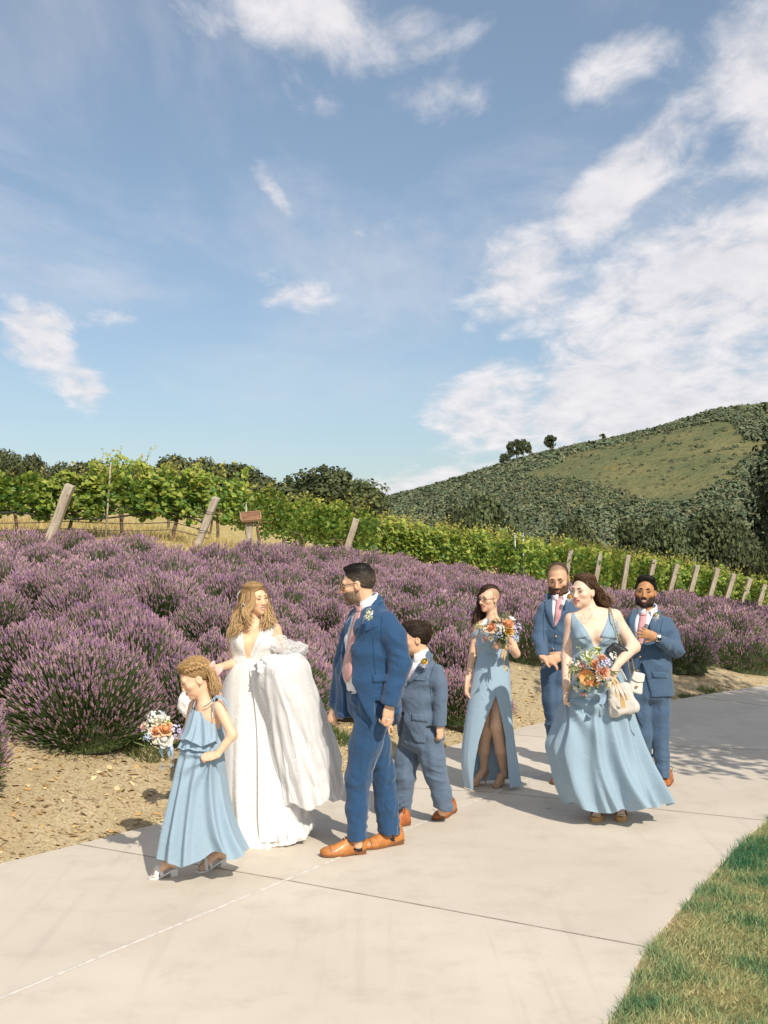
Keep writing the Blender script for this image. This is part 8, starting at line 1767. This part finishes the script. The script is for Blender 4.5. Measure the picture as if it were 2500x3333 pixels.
# ---------------------------------------------------------------- bridesmaid with the big bouquet and bags
def bridesmaid():
    w = Person(8.05, 'long-haired woman in flowing blue V-neck gown carrying a bouquet and bags', (1980, 2670)); P = w.P
    f = unit((-.12, -1, 0)); r = np.cross(f, [0, 0, 1.0])
    H = Head(P(1899, 1924), (-.72, -.72, -.02), H=.232, female=True, roll=.05)
    nb = P(1925, 1995); sA, sB = P(1862, 2018, .02), P(1999, 2008, .02); eA, wA = P(1845, 2135, .03), P(1843, 2235, -.08); eB, wB = P(2062, 2105, .0), P(2012, 2160, -.24)
    F = Field(*bounds([P(1790, 1860, -.5), P(2110, 2690, .3)], .02), .008, [(0, *sorted((P(1838, 0)[0], P(2025, 0)[0])), .0045), (2, P(0, 2120)[2], P(0, 1865)[2], .0045), (1, 7.76, 8.16, .005), (2, P(0, 2290)[2], P(0, 2140)[2], .005), (2, -.01, .1, .005)])
    H.build(F, P(1927, 2000), .052, .8, 1.02, .98, .005)
    torso(F, [(P(1930, 2014), .165, .068), (P(1930, 2050), .165, .10), (P(1936, 2105), .150, .095), (P(1936, 2170), .165, .11), (P(1938, 2230), .18, .115)], r, .03)
    for x in (1900, 1965): F.ell(P(x, 2072, -.085), (.064, .055, .062), None, .025)
    F.chain([sA, eA, wA], [.047, .040, .027], .025); F.chain([sB, eB, wB], [.050, .045, .029], .025); F.cone(P(1900, 1995), sA, .034, .046, .035); F.cone(P(1955, 1992), sB, .034, .048, .035)
    hand(F, P(1842, 2240, -.09), (-.05, -.15, -1), (.6, -.3, 0), -1, .95, (.5, .5, .55, .6), 0, .4); hand(F, P(2009, 2164, -.25), (-.45, -.25, -.9), (-.6, .8, 0), 1, .95, (.8, .85, .9, .95), 0, .5)
    tA, hA, tB, hB = gp(1936, 2678), gp(1962, 2640), gp(2020, 2676), gp(2026, 2642); aA, aB = hA * .84 + tA * .16 + [0, 0, .15], hB * .84 + tB * .16 + [0, 0, .15]; F.chain([P(1915, 2230), P(1935, 2440, -.03), aA], [.09, .06, .032], .03); F.chain([P(1965, 2230), P(2000, 2440, -.03), aB], [.09, .06, .032], .03)
    bare_foot(F, aA - [0, 0, .01], tA * .93 + hA * .07 + [0, 0, .046], .95); bare_foot(F, aB - [0, 0, .01], tB * .93 + hB * .07 + [0, 0, .046], .95)
    _, BV, BQ = finish_body(w, F, H, (.82, .57, .43), skin_mat('skin_bridesmaid'), lip=(.62, .14, .10), blush=.3); H.face_parts(w, brow=(.06, .035, .02), squint=.35)
    hc = (.085, .043, .022)
    V, Q, C = hair_shell(H, .007, [((0, .084, .064), (0, .62, -.78), .025), ((0, -.02, -.055), (0, .3, -1), .012), ((0, .035, .0), (0, .92, -.36), .02)], ells=[((.0, -.01, .098), (.070, .085, .027), .02)], subs=[((-.094, .014, -.016), (.026, .026, .034), .006)], seed=17, col=hc, strand=.0005, wl=.0075, flow=(0, 1, -.4)); full_hair(w, H, (V, Q, C), 1800, .06, .0013, 17, flow_part, hc, .45)
    gd = [[H.w((-.07, .02, .07)), H.w((-.085, -.05, .02)), P(1962, 1935, .05), P(1978, 1955, .06), P(1985, 1975, .05)], [H.w((-.06, -.05, .07)), H.w((-.07, -.10, .0)), P(1958, 1945, .1), P(1968, 1970, .1), P(1980, 1985, .09)], [H.w((0, -.1, .06)), H.w((0, -.125, -.02)), P(1945, 1960, .14), P(1955, 1990, .14), P(1962, 2015, .12)], [H.w((-.075, -.02, .04)), H.w((-.09, -.07, -.01)), P(1960, 1955, .05), P(1972, 1962, .05), P(1992, 1968, .04)]]
    m = locks(gd, 480, .0030, 7, .014, hc, .3, .006, 15, .10, tipcol=(.15, .085, .045)); w.part('hair_lengths', np.concatenate(m.V), np.concatenate(m.Q), np.concatenate(m.T), hair_m, np.concatenate(m.C))
    m = locks([[H.w((-.08, .0, .03)), P(1970, 1930, .03), P(1995, 1935, .02), P(2006, 1955, .02), P(2004, 1972, .02)]], 7, .0014, 9, .012, (.3, .19, .09), .3, .006); w.part('loose_strands', np.concatenate(m.V), np.concatenate(m.Q), np.concatenate(m.T), hair_m, np.concatenate(m.C))
    # bodice with V neck
    B_ = Field(*bounds([P(1850, 1990, -.25), P(2030, 2170, .2)], .02), .0055); torso(B_, [(P(1928, 2006), .150, .070), (P(1930, 2035), .170, .100), (P(1933, 2062), .176, .112), (P(1936, 2105), .160, .104), (P(1936, 2160), .174, .120)], r, .03)
    for x in (1900, 1965): B_.ell(P(x, 2070, -.088), (.070, .060, .068), None, .03)
    O = P(1931, 2104); B_.func(lambda X, Y, Z: np.maximum(np.abs(X - O[0] - (Z - O[2]) * .06) - np.clip((Z - O[2]) * .60, 0, .3) - .004 + np.where(Z < O[2], .05, 0), Y - 8.05 + 0 * X + 0 * Z), .005)
    B_.func(lambda X, Y, Z: np.maximum(P(0, 2052)[2] - Z + 0 * X + 0 * Y, .0 * X + Y * 0 + Z * 0 + (8.05 - .0) - Y), .01); B_.func(lambda X, Y, Z: P(0, 1996)[2] - Z + .0 * X + 0 * Y, .004); B_.plane(P(1936, 2150), (0, 0, -1))
    V, Q = B_.mesh(); V = relax(V, Q, 1); N = vnormals(V, Q)
    for x, s_ in ((1893, 1), (1968, -1)): V = folds(V, N, P(x, 2090, -.14), (s_ * .8, 0, .5), .006, .028, .075, 95, (0, -1, 0))
    dr = w.part('dress', V, Q, m=chiffon)
    yb = to_bvh(np.concatenate([BV, V]), np.concatenate([BQ, Q + len(BV)]))
    for A_, B2 in (([(1912, 2074), (1889, 2032), (1869, 1996)], [(1866, 2082), (1860, 2036), (1862, 1998)]), ([(1953, 2074), (1974, 2026), (1985, 1980)], [(2007, 2080), (1999, 2026), (1990, 1982)])): v, q = patch(yb, A_, B2, .0045, .004, 16, 7); w.part('strap', v, q, m=chiffon, parent=dr)
    lev = [(1868, 2112, 2008, 2112, .115, 0), (1858, 2160, 2020, 2160, .13, 0), (1846, 2230, 2040, 2225, .16, 0), (1830, 2300, 2062, 2300, .18, 0), (1816, 2390, 2090, 2390, .21, 0), (1812, 2480, 2118, 2470, .23, 0), (1826, 2560, 2148, 2545, .25, 0), (1856, 2628, 2176, 2616, .26, .02)]
    V, Q = skirt(w, lev, 320, 100, 22, .046, 41, 1.1, extra=[(1.35, 1.2, .07, .05, -.1), (1.7, 1.2, .08, .1, .2), (2.05, 1.3, .08, .15, .1), (2.45, 1.4, .09, .12, .0), (.7, 1.2, .12, .1, .1)], hem=[(.35, .05, .35), (1.5, .03, .12), (1.95, .04, .2), (2.45, .03, .2), (2.85, -.0, .2)], shift=.2, width=(.05, .13))
    hp = P(1842, 2278, -.13); d = V - hp; rr = np.hypot(d[:, 0], d[:, 2]); fr = V[:, 1] < w.d + .05; V = V + (hp - V) * (np.exp(-(rr / .08) ** 2) * fr * .5)[:, None]; an = np.arctan2(d[:, 0], -d[:, 2]); V[:, 1] += -.020 * np.cos(an * 9) * np.exp(-((rr - .16) / .16) ** 2) * fr * (d[:, 2] < .02); 
    bl = np.exp(-((V[:, 2] - P(0, 2425)[2]) / .11) ** 2) * np.clip((P(1850, 0)[0] - V[:, 0]) / .06, 0, 1); V[:, 0] -= .045 * bl
    w.part('skirt', V, Q, m=chiffon, parent=dr)
    pm = mat('tan_suede', (.56, .31, .12), .6); sandal(w, hA, tA, pm, .034, .06, False, .045, True); sandal(w, hB, tB, pm, .034, .06, False, .045, True)
    v1, t1, q1 = tube([P(1843, 2238, -.085) + _v((.032 * math.cos(a), .032 * math.sin(a), .004 * math.sin(a))) for a in np.linspace(0, 6.283, 15)], .0028, 5, False); w.part('bracelet', v1, q1, m=gold_m)
    pts = spline([P(1898, 1998, -.06), P(1905, 2012, -.09), P(1912, 2017, -.10), P(1922, 2010, -.09), P(1930, 1996, -.06)], 12); v1, t1, q1 = tube(pts, .0012, 4); w.part('necklace', v1, q1, t1, gold_m)
    fl = [('open', 'green_white', 1918, 2146, .042, -.34), ('dahlia', 'coral', 1958, 2150, .038, -.32), ('dahlia', 'peach', 1938, 2166, .034, -.35), ('cluster', 'lilac', 1972, 2162, .036, -.33), ('rose', 'blush', 1893, 2174, .034, -.35), ('open', 'salmon', 1914, 2202, .046, -.38), ('open', 'salmon', 1932, 2212, .034, -.36), ('dahlia', 'coral', 1958, 2188, .044, -.37), ('rose', 'cream', 1905, 2224, .032, -.34), ('open', 'blush', 1902, 2254, .026, -.30), ('open', 'white', 1880, 2238, .024, -.31), ('cluster', 'cream', 1872, 2166, .032, -.32), ('rose', 'white', 1880, 2198, .026, -.33), ('cluster', 'blue', 1880, 2148, .026, -.3), ('cluster', 'white', 1992, 2138, .028, -.3), ('cluster', 'lime', 1866, 2182, .022, -.32), ('rose', 'cream', 1978, 2225, .030, -.33), ('cluster', 'lime', 1940, 2126, .026, -.3), ('cluster', 'blue', 1956, 2166, .026, -.37), ('cluster', 'white', 1945, 2208, .026, -.37), ('cluster', 'cream', 1960, 2215, .024, -.34), ('open', 'lime', 1944, 2120, .030, -.28)]
    bouquet('large orange, peach and white bouquet with pale ribbons held before the flowing gown', P(1988, 2188, -.30), (-.95, -.25, .12), .155, fl, 8.05, 6, 46, [([(1992, 2205, -.32), (1970, 2230, -.34), (1968, 2262, -.33), (1958, 2292, -.33)], .022, ribbon_b), ([(1996, 2205, -.33), (2008, 2235, -.35), (2022, 2265, -.35), (2030, 2305, -.34)], .018, ribbon_g), ([(1998, 2205, -.33), (2018, 2230, -.35), (2035, 2262, -.35), (2040, 2280, -.34)], .010, ribbon_g), ([(1994, 2205, -.33), (2002, 2240, -.35), (2008, 2270, -.35)], .009, ribbon_g)], 7, .05, 1.15)
    # ------------------------------------------------ bags: things of their own, hanging from her arm and shoulder
    def bag(label, c, size, tilt, m_, cat='bag', flap=True, soft=.02, seed=0):
        root = empty('handbag', c, label, cat); F2 = Field(_v(c) - max(size) * 1.1, _v(c) + max(size) * 1.1, .007); sx_, sy_, sz_ = size; ca, sa = math.cos(tilt), math.sin(tilt)
        def bx(X, Y, Z):
            x = (X - c[0]) * ca + (Z - c[2]) * sa; z = -(X - c[0]) * sa + (Z - c[2]) * ca; y = Y - c[1]; tp = 1 - .22 * (z / sz_); qx = np.abs(x) - sx_ * tp + soft; qy = np.abs(y) - sy_ * tp + soft; qz = np.abs(z) - sz_ + soft
            return np.sqrt(np.maximum(qx, 0) ** 2 + np.maximum(qy, 0) ** 2 + np.maximum(qz, 0) ** 2) + np.minimum(np.maximum(np.maximum(qx, qy), qz), 0) - soft
        F2.func(bx, 0, 'add'); V, Q = F2.mesh(); V = drape(V, vnormals(V, Q), .004 if soft > .025 else .0015, .09, 50 + seed); child(ob('bag_body', mesh_np('bag_body', V, quads=Q), m_), root)
        def tr(x, y, z): return _v(c) + _v((x * ca - z * sa, y, x * sa + z * ca))
        if flap:
            n = 9; G = []
            for i in range(n):
                t = i / (n - 1); z = sz_ * (1.03 - 1.1 * max(0, t - .2)); y = -sy_ * (1.12 if t > .2 else -.9 + 10 * t) - .003
                for j in range(9): q = j / 4 - 1; G.append(tr(q * sx_ * (1.0 - .12 * (t > .9)) * (.80 + .22 * t), y - .003 * (1 - q * q), z + .012 * q * q * (t > .8)))
            G = np.array(G); V = np.concatenate([G, G + [0, .004, 0]]); Qf = np.array([(i * 9 + j, i * 9 + j + 1, (i + 1) * 9 + j + 1, (i + 1) * 9 + j) for i in range(8) for j in range(8)]); child(ob('flap', mesh_np('flap', V, quads=np.concatenate([Qf, Qf[:, ::-1] + 81])), m_), root)
            v1, t1, q1 = tube([tr(0, -sy_ * 1.2 - .006, -.02), tr(0, -sy_ * 1.2 - .012, -.02)], .010, 10); child(ob('clasp', mesh_np('clasp', v1, t1, q1), gold_m), root)
        return root
    white_lea = mat('white_leather', (.68, .65, .59), .5, nscale=30, namt=.05, bump=.05, bscale=150); canvas = mat('offwhite_canvas', (.60, .56, .51), .75, nscale=25, namt=.08, bump=.06, bscale=120); quilt = mat('black_quilted', (.022, .022, .024), .35, nscale=40, bump=.3, bscale=60)
    rt = bag('soft off-white bag hanging below the large bouquet', P(2022, 2275, -.22), (.095, .042, .112), .22, canvas, flap=False, soft=.04)
    v, t_, q_ = tube(spline([P(1985, 2225, -.25), P(2000, 2190, -.24), P(2020, 2180, -.2), P(2040, 2215, -.2)], 14), .006, 6); child(ob('handle', mesh_np('handle', v, t_, q_), canvas), rt)
    v, t_, q_ = tube(spline([P(2056, 2250, -.22), P(2064, 2300, -.24), P(2076, 2340, -.25), P(2090, 2366, -.24)], 14), .0055, 6); child(ob('black_strap', mesh_np('black_strap', v, t_, q_), black_m), rt)
    rt = bag('small structured white handbag with front flap and chain', P(2070, 2222, -.12), (.045, .035, .072), -.22, white_lea, seed=1, soft=.014)
    def chain_links(pts, root, n, m_=gold_m, rr=.0075):
        C = spline(np.array(pts), n + 1); tg = np.gradient(C, axis=0)
        for i in range(n):
            t = unit(tg[i]); a = unit(np.cross(t, [0, 1, 0.3])) if i % 2 else unit(np.cross(t, [1, 0.2, 0])); ring = [C[i] + t * rr * 1.25 * math.cos(q) + a * rr * .62 * math.sin(q) for q in np.linspace(0, 6.283, 9)]; v1, t1, q1 = tube(ring, .0022, 4, False); child(ob('chain_link', mesh_np('chain_link', v1, None, q1), m_), root)
    chain_links([P(2052, 2195, -.12), P(2047, 2170, -.06), P(2044, 2140, .0)], rt, 10); chain_links([P(2068, 2192, -.12), P(2062, 2168, -.06), P(2056, 2140, .02)], rt, 10)
    rt = bag('black quilted shoulder bag tucked under the arm of the flowing gown', P(2012, 2122, -.12), (.075, .032, .05), -.55, quilt, seed=2, soft=.018, flap=False)
    for k in range(7):
        c0 = P(1990 + k * 8, 2110 + k * 3, -.155); v1, t1, q1 = tube([c0 + [-.006, .012, .022], c0 + [.004, .012, -.02]], .003, 5); child(ob('quilt_ridge', mesh_np('quilt_ridge', v1, t1, q1), quilt), rt)
    chain_links([P(1984, 1978, -.02), P(1992, 2000, -.09), P(2002, 2035, -.12), P(2014, 2075, -.12), P(2024, 2100, -.11)], rt, 30)
    return w
father(); boy(); bald_man(); right_man(); girl(); bride(); glasses_woman(); bridesmaid()
boutonniere('white rose boutonniere on the royal blue lapel', 1202, 1997, 6.86, 'white', 1)
boutonniere('yellow and blue boutonniere on the boy\'s grey lapel', 1382, 2156, 7.82, 'yellow', 2)
boutonniere('orange and blue boutonniere of the man with folded hands', 1855, 1944, 9.16, 'yellow', 3)
boutonniere('pale yellow boutonniere above the hand on the chest', 2136, 2004, 9.05, 'cream', 4)
